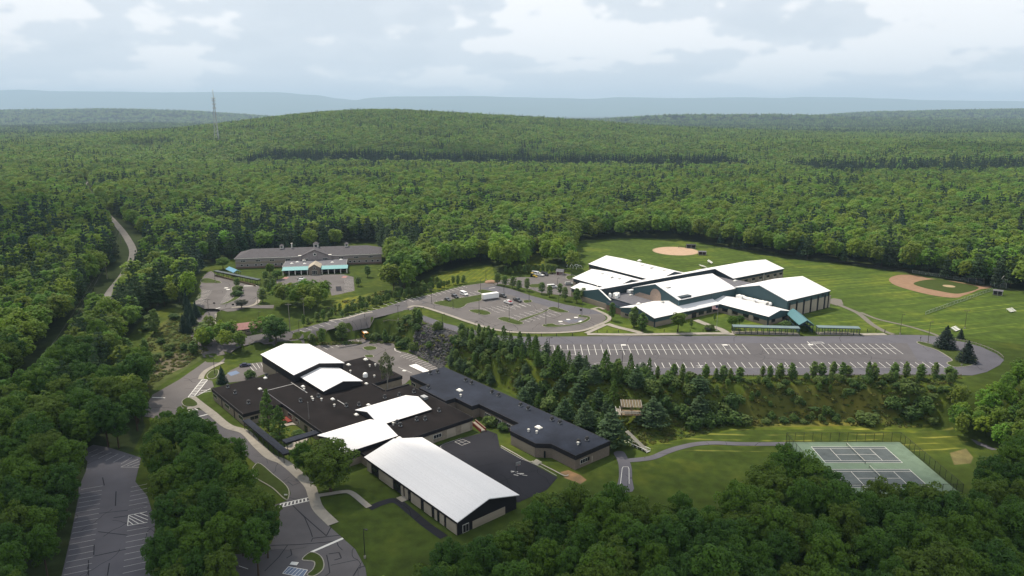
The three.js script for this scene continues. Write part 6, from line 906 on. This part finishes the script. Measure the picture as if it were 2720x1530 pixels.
function plant(kind, x, z, h, w, label, group, y) {
  const k = KIND[kind], i = planted++, [crown, trunk] = k.v[i % k.v.length], [name, cat] = NAMES[kind];
  const g = thing(name, label, cat, x, y ?? hgt(x, z) - 0.05, z, rr(0, 6.28), group); g.scale.set(w, h, w);
  part(g, 'trunk', trunk, k.bark); part(g, 'crown', crown, k.mats[i % k.mats.length]);
  return g;
}
const laneDist = ([x, z]) => { let b = 1e9; const p = LANES[0][0]; for (let i = 1; i < p.length; i++) b = Math.min(b, segDist(x, z, p[i - 1], p[i])[0]); return b; };
const ORD = ['first', 'second', 'third', 'fourth', 'fifth', 'sixth', 'seventh', 'eighth', 'ninth', 'tenth', 'eleventh', 'twelfth', 'thirteenth', 'fourteenth', 'fifteenth', 'sixteenth', 'seventeenth', 'eighteenth', 'nineteenth'];
const ordinal = (n) => (n < 20 ? ORD[n - 1] : n % 10 ? ['twenty', 'thirty', 'forty', 'fifty', 'sixty'][Math.floor(n / 10) - 2] + '-' + ORD[(n % 10) - 1] : ['twentieth', 'thirtieth', 'fortieth', 'fiftieth', 'sixtieth'][n / 10 - 2]);
const counted = (label, n) => ordinal(n) + ' ' + label.replace(/ (in|on|along|beside|above|behind|among|below|left of) /, ' from the left $1 ');
const spots = (kind, list, label, group) => { const many = list.length > 1; if (many) list.sort((a, b) => a[0][0] / -a[0][1] - b[0][0] / -b[0][1]); let n = 0; for (const [p, h, w, y] of list) plantAs(many ? counted(label, ++n) : label, kind, p, h, w, group, y); };
const plantAs = (label, kind, p, h, w, group, y) => { plant(kind, p[0], p[1], h, w / (kind === 'column' ? 0.26 : kind === 'bush' ? 0.95 : kind === 'broad' || kind === 'full' || kind === 'dusk' || kind === 'birch' ? 0.72 : kind === 'pine' ? 0.7 : 0.55), label, group, y); };
// trees that stand alone near the buildings
const solo = (kind, p, h, w, label) => spots(kind, [[p, h, w]], label);
solo('larch', [-82.5, -227], 15.5, 8.5, 'tall feathery larch in the front court, beside the flat roof');
solo('larch', [-76.6, -220.4], 12.5, 8, 'feathery larch in the front court, beside the covered walk');
solo('birch', [-48.3, -263.5], 15.5, 8.5, 'slender pale birch rising from the small inner court');
solo('full', [-51.7, -186.8], 17, 15.5, 'big round bright green tree beside the white-roofed classroom wing');
solo('full', [-62.4, -197.4], 11, 7, 'dark narrow tree behind the big round green tree');
solo('spruce', [-115.9, -272.1], 7.2, 5.2, 'blue-green spruce at the corner of the brown-roofed school');
solo('bush', [-106.8, -277.6], 4.6, 5, 'small round tree in the corner car park of the brown-roofed school');
solo('broad', [72.9, -304], 9.5, 8, 'round leafy tree on the lawn before the teal school');
solo('young', [46.2, -322], 9, 4.6, 'narrow leafy tree at the brick entrance of the teal school');
solo('column', [54.8, -311.6], 9.5, 4.4, 'dark columnar tree against the teal school, the taller one');
solo('column', [57.5, -306.2], 8.2, 4.4, 'dark columnar tree against the teal school, the shorter one');
solo('young', [80.2, -310.5], 4.4, 2.4, 'thin young tree on the lawn before the teal school');
solo('young', [93.8, -322], 3.4, 1.8, 'tiny young tree on the lawn by the entrance path');
solo('broad', [98.1, -309.3], 6.2, 5.6, 'small round tree before the entrance wing, left of a pair'); solo('broad', [102.8, -313.9], 5, 4.8, 'small pale-leaved tree before the entrance wing, right of a pair');
solo('bush', [123, -312.4], 3.6, 6, 'yellow-green shrub behind the bus shelter'); solo('bush', [87.7, -307], 3.4, 4.6, 'leafy shrub at the foot of the flagpole');
solo('dusk', [86.2, -305.5], 1.8, 3, 'low reddish shrub beside the flagpole');
solo('darkspruce', [177.3, -281.9], 9.6, 7.4, 'dark spruce on the kerbed island, the taller one'); solo('darkspruce', [175.8, -265.2], 8.6, 6.4, 'dark spruce on the kerbed island, nearest the loop'); solo('darkspruce', [191.3, -294.6], 4.6, 2.6, 'small dark spruce on the lawn beside the bleachers');
solo('column', [-64.3, -326.1], 4, 2, 'small columnar tree below the guard rail, left of the pair'); solo('column', [-59.5, -323.6], 7.2, 2.4, 'dark slim columnar tree below the guard rail');
solo('young', [-80.1, -326.3], 9.5, 8.5, 'broad conical tree below the sloping road'); solo('young', [-88.4, -321.1], 8.5, 5, 'conical tree beside the footpath above the lower car park'); solo('young', [-93.3, -321.9], 5.5, 4, 'small conical tree above the lower car park');
solo('full', [-109.1, -319], 13.5, 13, 'large rounded tree with yellow tints beside the pink roof');
solo('broad', [-147.3, -429.8], 9, 6, 'leafy tree at the corner of the grey school entrance'); solo('broad', [-140.6, -422.2], 6, 8, 'low spreading tree by the grey school forecourt'); solo('young', [-131.4, -368.7], 8, 7, 'thin-leaved tree beside the grey school drive'); solo('dusk', [-137.9, -356], 5, 7.5, 'small dark purple tree at the drive fork'); solo('young', [-88.6, -405.3], 6, 5.5, 'young tree on the lawn right of the grey school'); solo('young', [-87.8, -428.9], 7.5, 6, 'young tree by the path right of the grey school');
solo('broad', [-184.2, -450.9], 8, 10, 'spreading tree left of the blue stair canopy'); solo('bush', [-153.7, -393.9], 4, 6, 'yellow-green bush on the teardrop island'); solo('bush', [-150.1, -382.5], 4, 7, 'second yellow-green bush on the teardrop island'); solo('young', [-157.8, -403.4], 5.5, 5.5, 'thin young tree at the tip of the teardrop island');
solo('bush', [-7.6, -232], 4.4, 5.6, 'bright shrub in the angle of the long wing'); solo('bush', [-3.1, -227.9], 3.4, 4.6, 'dark shrub beside the long wing, nearer the playground'); solo('bush', [-71.9, -224.2], 2.2, 4.2, 'clipped shrub in the front court');
spots('young', [[-146.3, -418.5], [-140, -408.5], [-135.5, -399], [-133.7, -387], [-138.1, -395.9]].map((p) => [p, rr(5, 7), rr(4.5, 6)]), 'yellow-green young tree on the bank below the grey school', 'young trees below the grey school');
// rows and stands
spots('young', [[-8.1, -393.4], [-3.9, -390], [0.4, -385.4], [3.8, -380.6], [8.1, -379.4], [15.9, -372.8], [19.7, -366.4], [25.4, -371.1], [27.1, -358.1], [32.8, -354.2], [36.6, -358.1]].map((p, i) => [p, [7.4, 6.4, 7, 6, 7.4, 6.6, 6.4, 6.4, 7.6, 8, 7.2][i], rr(4.6, 5.8)]), 'street tree in the row along the upper car park', 'street trees by the upper car park');
{ const row = rounded([[-83.7, -342], [-68.5, -352.8], [-54.8, -363], [-42.9, -377.2], [-27, -395.8]], 8, false); const list = []; for (let i = 0; i < 46; i++) { const t = (i / 45) * (row.length - 1), a = row[Math.floor(t)], b = row[Math.min(row.length - 1, Math.floor(t) + 1)], f = t % 1; list.push([[lerp(a[0], b[0], f) + rr(-1, 1), lerp(a[1], b[1], f) - rr(0.5, 6)], rr(3, 5.4), rr(2.2, 3.6)]); } spots('young', list, 'sapling in the planted row above the sloping stalls', 'saplings above the sloping stalls'); }
{ const list = []; for (let i = 0; i < 34; i++) { const t = i / 33, a = [-100.2, -336.2], b = [-42.5, -389.5]; list.push([[lerp(a[0], b[0], t) + rr(-2, 2), lerp(a[1], b[1], t) + rr(-6, 4)], rr(3.2, 6.4), rr(2.4, 4.2)]); } spots('young', list, 'sapling on the rough bank between the two upper car parks', 'saplings on the rough bank'); }
{ const list = []; for (let i = 0; i < 12; i++) list.push([[lerp(...[[-3.7, -422.2][0], [26.7, -433.5][0]], i / 11), [8.2, -422.2][1] + rr(-4, 2)], rr(4, 6), rr(2.6, 3.6)]); spots('young', list, 'sapling behind the service yard', 'saplings behind the service yard'); }
spots('pine', [[[7.6, -253.1], 9.5, 8.5], [[24.6, -253], 8, 6.5], [[24.5, -243.1], 10.5, 9], [[18.2, -234.5], 9.5, 8], [[24.9, -228.2], 11, 8], [[32.3, -215.1], 13.5, 11], [[43.7, -238.6], 10, 6.5], [[47.6, -227.7], 11, 11.5], [[65.8, -239], 7.5, 8.5], [[64.9, -232.7], 11, 8.5], [[30.5, -239], 8, 7], [[4.2, -247.4], 8, 7]], 'pine on the wooded bank below the long car park', 'pines on the bank');
spots('larch', [[[33.7, -245.8], 11.5, 6.5], [[15.8, -253.6], 12, 6.5], [[9.7, -261.5], 7, 4.8], [[17.9, -257.7], 6.5, 4.5], [[-3.4, -285.9], 8.5, 5.5], [[3.2, -281.2], 7.5, 5], [[9.6, -277.8], 7, 5]], 'light green feathery tree on the bank below the long car park', 'feathery trees on the bank');
spots('column', [...[[995, 690, 10, 8.5, 3], [1060, 700, 10, 6, 2], [1385, 640, 11, 5, 1.8], [1545, 660, 10.5, 6, 2.8], [1630, 700, 10, 7, 2.2], [1870, 640, 11, 5.5, 2.8], [1970, 650, 11, 4.5, 1.8], [2045, 650, 11, 5.5, 3], [2120, 640, 11, 4, 1.8], [2210, 640, 11, 4.5, 2.8], [2440, 605, 11.3, 4, 1.8]]].map((a, i) => [[[38.3, -244.3], [40.5, -243.3], [52.6, -246.7], [58.3, -246], [60.8, -243.3], [70.1, -246.7], [73.5, -245.7], [76.2, -245.7], [79.1, -246.7], [82.4, -246.7], [91.6, -249.4]][i], a[3], a[4]]), 'slim sapling along the top of the bank below the pavement edge', 'slim saplings on the bank top');
spots('column', [[93.3, -246.7], [97.4, -247.7], [100.7, -245.7], [110, -248.7], [113.3, -249.7], [117.7, -250.2], [119.9, -247.7], [123, -249.7], [127.8, -244.7], [131, -246.7], [139.4, -248.7], [142.5, -246.7], [147.3, -245.7], [153.5, -247.7], [160.4, -250.2]].map((p, i) => [p, [5, 5.5, 6.5, 6, 5, 5.5, 6, 4, 7.4, 6, 5.5, 6.5, 6, 6, 3.5][i], rr(2, 3.4)]), 'slim sapling along the top of the bank above the tennis courts', 'slim saplings above the tennis courts');
spots('column', [[[-60, -326.5], 6, 2.4], [[-50.6, -328], 4, 2], [[-44.5, -319.7], 7.5, 3.4], [[-42.3, -317.1], 7, 3.2], [[-16.9, -290.7], 6.5, 2.4], [[-13.9, -289.9], 8, 2.6], [[-11.6, -290.4], 6.5, 2], [[-9.9, -288.3], 7.5, 2.8], [[-7.9, -288.3], 6.5, 2.4], [[-21.1, -296.5], 6.5, 3.4]], 'slim young tree among the boulders and guard rail', 'slim trees by the boulders');
spots('bush', [...[[52.8, -234.7], [56.5, -233.8], [49.1, -237.4], [59.2, -232.9], [71.5, -232.7], [76.6, -232.7], [80.2, -233.1], [69.5, -231.4], [61.9, -228.1], [66.9, -230.5], [77, -237.4], [55.1, -241.4], [57.7, -240.1], [62.3, -238.3], [47.5, -244.6], [70.5, -235.9], [74.4, -236.5], [13.5, -244.2], [21.7, -249], [27.9, -245.1], [12.1, -254.5], [4.7, -257.7], [28.9, -233.4], [30.7, -228.2]].map((p) => [p, rr(4.5, 7.5), rr(5, 7.5)])], 'leafy shrub in the thicket on the bank', 'shrubs in the bank thicket');
spots('bush', [[[117.3, -243.8], 4, 3.2], [[111.4, -243.5], 3.4, 4], [[100.7, -238.6], 4.6, 4], [[124, -240.9], 3, 3.4], [[131.9, -241.8], 3, 2.6], [[121.6, -241.5], 3.4, 3.6], [[123.2, -232.7], 5.5, 8], [[133.4, -236.6], 6, 6], [[139.7, -239], 7, 7], [[139.2, -233.8], 6, 7], [[143.2, -234.6], 7.5, 7], [[144.5, -230.5], 3.5, 4], [[98.9, -234.1], 3, 2.4], [[98.1, -240.1], 3.2, 3.2], [[97.8, -242.6], 2.6, 3], [[103.7, -235.6], 2, 2.2], [[108.9, -234.8], 1.8, 2], [[108.7, -243.8], 1.8, 2]], 'dark shrub on the dry grass bank above the tennis courts', 'shrubs on the dry bank');
spots('bush', [[-50.8, -316.4], [-42.6, -314.2], [-48.5, -317.4], [-16.8, -287.3], [-20.8, -291.1], [-23.9, -293], [-22.1, -284.7], [-9.5, -281.2], [-10.6, -277.2], [-3.4, -281.6], [-13.1, -288.5], [-32.7, -305.9], [-44, -310], [-36.1, -302.9]].map((p) => [p, rr(3.5, 6.5), rr(4, 6)]), 'leafy shrub beside the boulder slope', 'shrubs by the boulder slope');
spots('spruce', [...[[-166.6, -357.1], [-161.6, -349.6], [-159.8, -351.9], [-160.9, -344.2], [-157.3, -341.5]].map((p) => [p, rr(7.5, 10), rr(4.8, 6)]), [[-157.2, -331.6], 9, 5.5], [[-154.5, -330.8], 8, 5]], 'blue-green spruce beside the bend of the grey school drive', 'spruces by the drive bend');
spots('column', [[[-165.5, -295.2], 10.5, 5], [[-161.1, -301.6], 8, 3.5], [[-169.4, -328.4], 12, 5], [[-140.2, -314.8], 11, 7.5], [[-146.3, -268.9], 8.5, 5.5], [[-141.3, -305], 6, 4]], 'dark upright tree in the scrub left of the school drive', 'upright trees in the scrub');
spots('bush', [[-167, -289.5], [-159.6, -281.1], [-155.5, -281.1], [-156.2, -293.2], [-154, -295.8], [-150.4, -301], [-151.2, -284.8], [-152.4, -273.3], [-144.3, -264.1], [-154, -309], [-147.3, -309], [-160.8, -316.2], [-175.5, -333.2], [-168.7, -346.9], [-190.6, -356], [-181.1, -346.9], [-166.5, -301]].map((p) => [p, rr(2.2, 5), rr(3.5, 6.5)]), 'shrub in the scrub left of the school drive', 'shrubs in the scrub');

{ // thicket on the left half of the bank
  const area = [[3.1, -281.9], [21.2, -262.6], [28.8, -254.9], [43.2, -252.1], [50.1, -249.3], [49.3, -238.9], [38.4, -243.2], [35.7, -233.1], [32.1, -221], [23.3, -232], [13.4, -242.3], [2.8, -253.4]], xs = area.map((p) => p[0]), zs = area.map((p) => p[1]), A = [], B = [], C = [];
  for (let i = 0; i < 700 && A.length + B.length + C.length < 74; i++) { const p = [rr(Math.min(...xs), Math.max(...xs)), rr(Math.min(...zs), Math.max(...zs))]; if (!inside(p, area) || [...A, ...B, ...C].some((q) => Math.hypot(q[0][0] - p[0], q[0][1] - p[1]) < 2.6)) continue; const k = rnd(); if (k < 0.16) A.push([p, rr(5, 8.5), rr(4, 6.5)]); else if (k < 0.62) B.push([p, rr(5, 9), rr(3.2, 5)]); else C.push([p, rr(3, 6), rr(4, 6)]); }
  spots('pine', A, 'small pine in the thicket beside the long dark wing', 'small pines in the thicket'); spots('larch', B, 'small feathery tree in the thicket beside the long dark wing', 'small feathery trees in the thicket'); spots('bush', C, 'leafy bush in the thicket beside the long dark wing', 'bushes in the thicket');
}
{ // thicket between the boulders and the long wing
  const area = [[-27.9, -290.2], [-21.5, -297.1], [-5.9, -285.5], [3.2, -280.6], [3.1, -268.7], [-8.4, -269.5], [-18.8, -279.5]], xs = area.map((p) => p[0]), zs = area.map((p) => p[1]), A = [], B = [], C = [];
  for (let i = 0; i < 700 && A.length + B.length + C.length < 66; i++) { const p = [rr(Math.min(...xs), Math.max(...xs)), rr(Math.min(...zs), Math.max(...zs))]; if (!inside(p, area) || [...A, ...B, ...C].some((q) => Math.hypot(q[0][0] - p[0], q[0][1] - p[1]) < 2.2)) continue; const k = rnd(); if (k < 0.15) A.push([p, rr(4, 7), rr(3.6, 5.5)]); else if (k < 0.6) B.push([p, rr(3.5, 7.5), rr(2.6, 4.2)]); else C.push([p, rr(2, 4.6), rr(3, 5)]); }
  spots('pine', A, 'small pine on the bank between boulders and wing', 'small pines by the boulders'); spots('young', B, 'young tree on the bank between boulders and wing', 'young trees by the boulders'); spots('bush', C, 'leafy bush on the bank between boulders and wing', 'bushes by the boulders');
}
for (const [p, h, w, l] of [[[66.5, -172.3], 17.5, 11, 'tall dark tree left of the tennis courts, leftmost of four'], [[75.1, -180.1], 18.5, 12, 'tallest dark tree at the corner of the tennis courts'], [[80.1, -175.5], 18, 12, 'tall dark tree standing before the left end of the tennis courts'], [[82.5, -168.6], 17, 11, 'tall dark tree before the nearer tennis court, rightmost of four'], [[95, -167.6], 15.5, 10, 'round dark tree hiding the near side of the tennis fence'], [[102.6, -167.4], 14.5, 9, 'round dark tree at the near right end of the tennis fence']]) solo('full', p, h, w, l);
{ // brush over the right half of the bank
  const area = [[52.5, -246.7], [77, -246.7], [164.3, -248.7], [162.9, -245.9], [147.4, -233.1], [140.4, -232.6], [119.8, -232.6], [88.7, -232.6], [67.7, -230.9], [50.6, -231.4]], xs = area.map((p) => p[0]), zs = area.map((p) => p[1]), A = [], B = [];
  for (let i = 0; i < 900 && A.length + B.length < 96; i++) { const p = [rr(Math.min(...xs), Math.max(...xs)), rr(Math.min(...zs), Math.max(...zs))]; if (!inside(p, area) || fbm(p[0] / 14, p[1] / 14, 8.8, 2) < -0.1 || [...A, ...B].some((q) => Math.hypot(q[0][0] - p[0], q[0][1] - p[1]) < 2)) continue; if (rnd() < 0.55) A.push([p, rr(1.4, 4.2), rr(1.8, 4.6)]); else B.push([p, rr(2.2, 5.4), rr(1.5, 3)]); }
  spots('bush', A, 'brushy shrub on the open bank', 'brush on the open bank'); spots('young', B, 'spindly sapling on the open bank', 'saplings on the open bank');
  const c = [[-65.1, -334], [-48.8, -330.5], [-43, -317.5], [-46.9, -315.3], [-53.5, -318.6], [-61.4, -327.7], [-75.3, -324.5], [-73.4, -327.4]], cx = c.map((p) => p[0]), cz = c.map((p) => p[1]), D = [];
  for (let i = 0; i < 400 && D.length < 26; i++) { const p = [rr(Math.min(...cx), Math.max(...cx)), rr(Math.min(...cz), Math.max(...cz))]; if (inside(p, c) && laneDist(p) > 8) D.push([p, rr(1.8, 4.6), rr(3, 5)]); }
  spots('bush', D, 'leafy shrub on the green slope above the school bus', 'shrubs above the school bus');
}
{ // weeds and tall grass on the banks and in the scrub
  const tuft = leafMesh(Array.from({ length: 5 }, (_, i) => [Math.cos(i * 2.4) * 0.3, 0.28, Math.sin(i * 2.4) * 0.3, 0.28, 0.3]), 9, 0.3, 0.5, 0.8), list = [];
  const areas = [[[[-41.2, -318.1], [-21.1, -298.1], [-4.5, -280.9], [30.5, -246.6], [165.1, -247.8], [171, -249.5], [158.4, -244.7], [152.3, -235.6], [137.7, -229.2], [111.9, -232.4], [77, -230.8], [54.2, -220.8], [40.1, -214.9], [32.6, -226.9], [-17.8, -282.7], [-40, -302.8]], 16000], [[[-168.2, -299.9], [-170.7, -335], [-164.3, -356.3], [-147.7, -335], [-136.1, -310.8], [-141.9, -280.4], [-143, -263]], 1500], [[[-101.2, -336.2], [-42.7, -391.8], [-44.2, -406.6], [-70.9, -390.7], [-94.9, -364]], 1300], [[[-103.8, -323.4], [-75.9, -324.6], [-48.3, -327.5], [-43, -322.7], [-57.3, -323.5], [-89.3, -320.6]], 1000]];
  for (const [area, n] of areas) { const xs = area.map((p) => p[0]), zs = area.map((p) => p[1]); for (let i = 0; i < n; i++) { const p = [rr(Math.min(...xs), Math.max(...xs)), rr(Math.min(...zs), Math.max(...zs))]; if (inside(p, area) && fbm(p[0] / 9, p[1] / 9, 2.4, 3) > -0.16) list.push(p); } }
  const im = new THREE.InstancedMesh(tuft, leafMat(0.085, 0.108, 0.020, 0.35), list.length), q = new THREE.Object3D();
  list.forEach(([x, z], i) => { const k = rr(0.5, 1.5) * (rnd() < 0.12 ? 1.7 : 1); q.position.set(x, hgt(x, z) - 0.08, z); q.rotation.set(0, rr(0, 6), 0); q.scale.set(k * rr(0.8, 1.5), k * 0.8, k * rr(0.8, 1.5)); q.updateMatrix(); im.setMatrixAt(i, q.matrix); const v = rr(0.6, 1.25); im.setColorAt(i, col(v * rr(0.7, 1.3), v, v)); });
  top(im, 'undergrowth', 'weeds and tall grass on the banks and in the scrub', 'undergrowth', null, 'stuff');
}
// ---------- woods and forest ----------
{
  const inView = (x, y, z, m = 1.04) => { const c = Math.cos(0.23761), s = Math.sin(0.23761), yy = y - 105, zc = -z * c - yy * s, yc = yy * c - z * s; return zc > 5 && Math.abs(x / zc) < 0.708 * m && Math.abs(yc / zc) < 0.398 * m; };
  const conif = (x, z) => {
    const n = fbm(x / 90, z / 90, 3.9, 3);
    if (z < -478 && z > -560 && x > -215 && x < -60) return 0.85;
    if (x < -150 && z > -640 && z < -330) return n > -0.14 ? 0.62 : 0.12;
    if (z < -395 && z > -560 && x > 150) return n > 0 ? 0.35 : 0.1;
    if (z < -1230 && z > -1420 && x > -480 && x < 420 + 60 * n) return 0.93;
    if (z < -1060 - (x - 500) * 0.1 && z > -1290 && x > 470) return 0.9;
    if (z < -2600) return n > -0.05 ? 0.75 : 0.25;
    return n > 0.14 ? 0.5 : 0.06;
  };
  const near = [];      // [x, z, height, breadth, conifer, label, group]
  for (const [outline, label, lo, hi, gap] of WOODS) {
    const poly = lo > 10 && /car park and|below the tennis|shaded car park$/.test(label) ? inset(outline, 3.2) : outline;
    const xs = poly.map((p) => p[0]), zs = poly.map((p) => p[1]);
    for (let x = Math.max(-260, Math.min(...xs)); x < Math.min(260, Math.max(...xs)); x += gap) for (let z = Math.min(...zs); z < Math.min(-75, Math.max(...zs)); z += gap) { const px = x + rr(-0.42, 0.42) * gap, pz = z + rr(-0.42, 0.42) * gap; if (inside([px, pz], poly)) { const h = rr(lo, hi); near.push([px, pz, h, h * rr(0.5, 0.68), false, label]); } }
  }
  const far = [];
  const place = (x, z, gap, scale) => {
    if (inside([x, z], OPEN) || inWood(x, z)) return;
    if (x < 80 && z > -1900) { const g = laneGap(x, z); if (g < (z > -600 && z < -345 ? 10.5 : z > -660 ? 8 : 5)) return; }
    const cf = rnd() < conif(x, z), edge = z > -640, h = (cf ? rr(14, 22) : rr(13, 19.5)) * scale, vast = z < -4800 ? 2.4 : 1;
    const label = x < -150 && z > -420 ? 'in the dense wood left of the school drive' : x < -60 && z > -700 ? 'in the dark wood around the grey two-storey school' : 'at the forest edge behind the ball fields';
    (z > -640 && x * x + z * z < 660 * 660 ? near : far).push([x, z, h, (cf ? h * rr(0.36, 0.5) : h * rr(0.54, 0.74)) * vast, cf, cf ? 'dark pine ' + label : 'leafy tree ' + label]);
  };
  for (let z = -120; z > -9000;) { const d = -z, gap = d < 700 ? 6.2 : d < 1200 ? 6.6 : d < 2400 ? 7.8 : d < 4800 ? 12 : 34, sc = d < 1200 ? 1 : d < 2400 ? 1.05 : 1.3, half = d * 0.80 + 70; for (let x = -half; x < half; x += gap) place(x + rr(-0.45, 0.45) * gap, z + rr(-0.45, 0.45) * gap, gap, sc); z -= gap; }
  // the ones that show largest are trees of their own
  for (const t of near) { const y = hgt(t[0], t[1]); t.y = y; t.size = inView(t[0], y + t[2] * 0.85, t[1]) ? t[2] / Math.hypot(t[0], t[1], 105 - y) : 0; }
  const TINT = ['mid-green', 'yellow-green', 'dark-green', 'olive-green'], PTINT = ['dark-green', 'grey-green'];
  function saying(t) {
    const [x, z, h, , cf, label] = t, size = h > 17 ? 'tall' : h < 14.5 ? 'low' : 'medium-sized', tint = cf ? PTINT[planted % 2] : TINT[planted % 4], noun = cf ? 'pine' : 'tree', head = size + ' ' + tint + ' ' + noun + ' ';
    if (/below the tennis/.test(label)) return head + (z < -152 ? 'at the edge of the wood ' : z < -125 ? 'in the middle of the wood ' : 'lowest in the wood ') + (x < -20 ? 'by the white-roofed wing' : x < 15 ? 'below the hard playground' : x < 45 ? 'below the looped path' : x < 80 ? 'below the open lawn' : x < 130 ? 'before the tennis courts' : 'right of the tennis courts');
    if (/between the shaded/.test(label)) return head + (z < -205 ? 'by the lower crossing ' : z < -170 ? 'by the covered walkway ' : z < -140 ? 'by the hatched bay ' : 'lowest ') + 'between shaded car park and drive';
    if (/left of the shaded/.test(label)) return head + (z < -200 ? 'beyond the far end of' : z < -165 ? 'beside the far half of' : z < -130 ? 'beside the near half of' : 'lowest, left of') + ' the shaded car park' + (x < -120 ? ', deep in the wood' : '');
    if (/left of the school drive/.test(label)) return head + (laneGap(x, z) < 22 ? 'close to the country road' : x < -210 ? 'deep in the left wood' : 'in the wood near the school drive') + (z < -330 ? ', farther back' : z < -270 ? '' : ', near the front');
    if (/grey two-storey/.test(label)) return head + (x < -190 ? 'left of the grey school, ' : 'behind the grey school, ') + (z < -520 ? 'far back' : laneGap(x, z) < 25 ? 'by the country road' : 'at the wood edge');
    if (/ball fields/.test(label)) return head + 'at the forest edge behind ' + (x < 60 ? 'the hay meadow' : x < 150 ? 'the round infield' : x < 230 ? 'the outfield fence' : 'the backstop');
    return head + label.replace(/^.*?(tree|oak-like tree) /, '');
  }
  near.sort((a, b) => b.size - a.size);
  let nb = 0, nc = 0; const mass = [];
  for (const t of near) {
    const [x, z, h, w, cf, label] = t;
    if (t.size > 0 && (cf ? nc < 170 : nb < 285)) { if (cf) nc++; else nb++; plant(cf ? 'pine' : 'broad', x, z, h, w / 0.72, saying(t), cf ? label.replace('dark pine', 'pines') : label.replace(/^.*tree/, 'trees')); }
    else mass.push(t);
  }
  const q = new THREE.Object3D(), tint = new THREE.Color();
  function stuff(name, label, list, geos, base) {
    geos.forEach((geo, gi) => {
      const part_ = list.filter((_, i) => i % geos.length === gi); if (!part_.length) return;
      const im = new THREE.InstancedMesh(geo, base, part_.length);
      part_.forEach((t, i) => { const [x, z, h, w] = t, y = t.y ?? hgt(x, z); q.position.set(x, y - 0.1, z); q.rotation.set(rr(-0.04, 0.04), rr(0, 6.28), rr(-0.04, 0.04)); q.scale.set(w / 0.72, h, w / 0.72); q.updateMatrix(); im.setMatrixAt(i, q.matrix); const n = 1 + 0.55 * fbm(x / 70, z / 70, 6.3, 2), v = rr(0.72, 1.25) * n; tint.setRGB(v * rr(0.75, 1.25), v, v * rr(0.8, 1.6)); im.setColorAt(i, tint); });
      im.castShadow = im.receiveShadow = true; top(im, name, label, 'forest', null, 'stuff');
    });
  }
  const midB = [0, 1, 2, 3].map(() => leafMesh(broadClumps(34, 0.07, 0.125), 34, 0.058, 0.85, 0.5)), lowB = [0, 1].map(() => leafMesh(broadClumps(12, 0.15, 0.20), 22, 0.11, 0.9, 0.45)), midC = [0, 1].map(() => leafMesh(pineClumps(8, 0.34, 0.04), 22, 0.075, 0.5, 0.4)), lowC = [leafMesh(coneClumps(7, 0.24, 0.03), 12, 0.1, 0.4, 0.4)];
  const green = leafMat(0.120, 0.208, 0.014, 0.45), pineG = leafMat(0.028, 0.055, 0.026, 0.12);
  stuff('forest', 'leafy trees massed behind the nearest ones', mass.filter((t) => !t[4]), midB, green);
  stuff('forest', 'dark pines massed behind the nearest ones', mass.filter((t) => t[4]), midC, pineG);
  stuff('forest', 'green leafy forest stretching from behind the schools', far.filter((t) => !t[4] && t[1] > -1200), midB, green);
  stuff('forest', 'dark conifers scattered through the forest behind the schools', far.filter((t) => t[4] && t[1] > -1200), midC, pineG);
  stuff('forest', 'far leafy forest running up to the hilltop', far.filter((t) => !t[4] && t[1] <= -1200), lowB, green);
  stuff('forest', 'far dark conifer stands below the hill and ridges', far.filter((t) => t[4] && t[1] <= -1200), lowC, pineG);
  console.log('trees', nb, nc, mass.length, far.length);
}


// ---------- clouds that pass between the sun and the near ground, above the picture ----------
{
  const alt = 1150, shift = [(-SUN.x / SUN.y) * alt * -1, (-SUN.z / SUN.y) * alt * -1], list = [];
  const blob = (x, z, r, h) => { const g = new THREE.IcosahedronGeometry(1, 4), a = g.attributes.position; for (let i = 0; i < a.count; i++) { const n = 1 + 0.45 * fbm(a.getX(i) * 1.6 + x, a.getY(i) * 1.6, a.getZ(i) * 1.6 + z, 3); a.setXYZ(i, a.getX(i) * n * r, Math.max(a.getY(i), -0.35) * n * h, a.getZ(i) * n * r); } g.computeVertexNormals(); return g.translate(x + shift[0], alt, z + shift[1]); };
  for (const [x, z, r] of [[-210, -120, 150], [-60, -70, 140], [90, -80, 130], [240, -60, 150], [-340, -200, 130], [20, -20, 170], [160, -100, 90], [-120, -150, 70], [-280, -260, 110], [320, -120, 120], [-20, -130, 60], [110, -140, 50], [-150, -60, 120], [60, -30, 120], [200, -40, 120], [-60, 0, 160], [140, 20, 160], [-260, -60, 120], [270, -215, 90]]) list.push(blob(x, z, r, r * 0.35));
  for (const [x, z, r] of [[-330, -1420, 80], [-180, -1440, 80], [-40, -1430, 85], [100, -1440, 80], [240, -1420, 80], [380, -1400, 70], [-100, -1450, 70], [170, -1445, 70], [950, -1500, 120], [1120, -1560, 140], [1320, -1640, 150], [1020, -1560, 90], [900, -3900, 260], [1400, -4000, 300], [2000, -4100, 340], [2600, -4200, 340], [-560, -640, 130], [-420, -560, 110], [-300, -470, 90], [-380, -640, 100]]) list.push(blob(x, z, r, 40));
  const m = new THREE.Mesh(mergeGeometries(list), std(col(0.85, 0.85, 0.85), 1, { transparent: true, opacity: 0.22 })); m.castShadow = true;
  top(m, 'cloud', null, null, null, 'structure');
}
renderer.render(scene, camera);
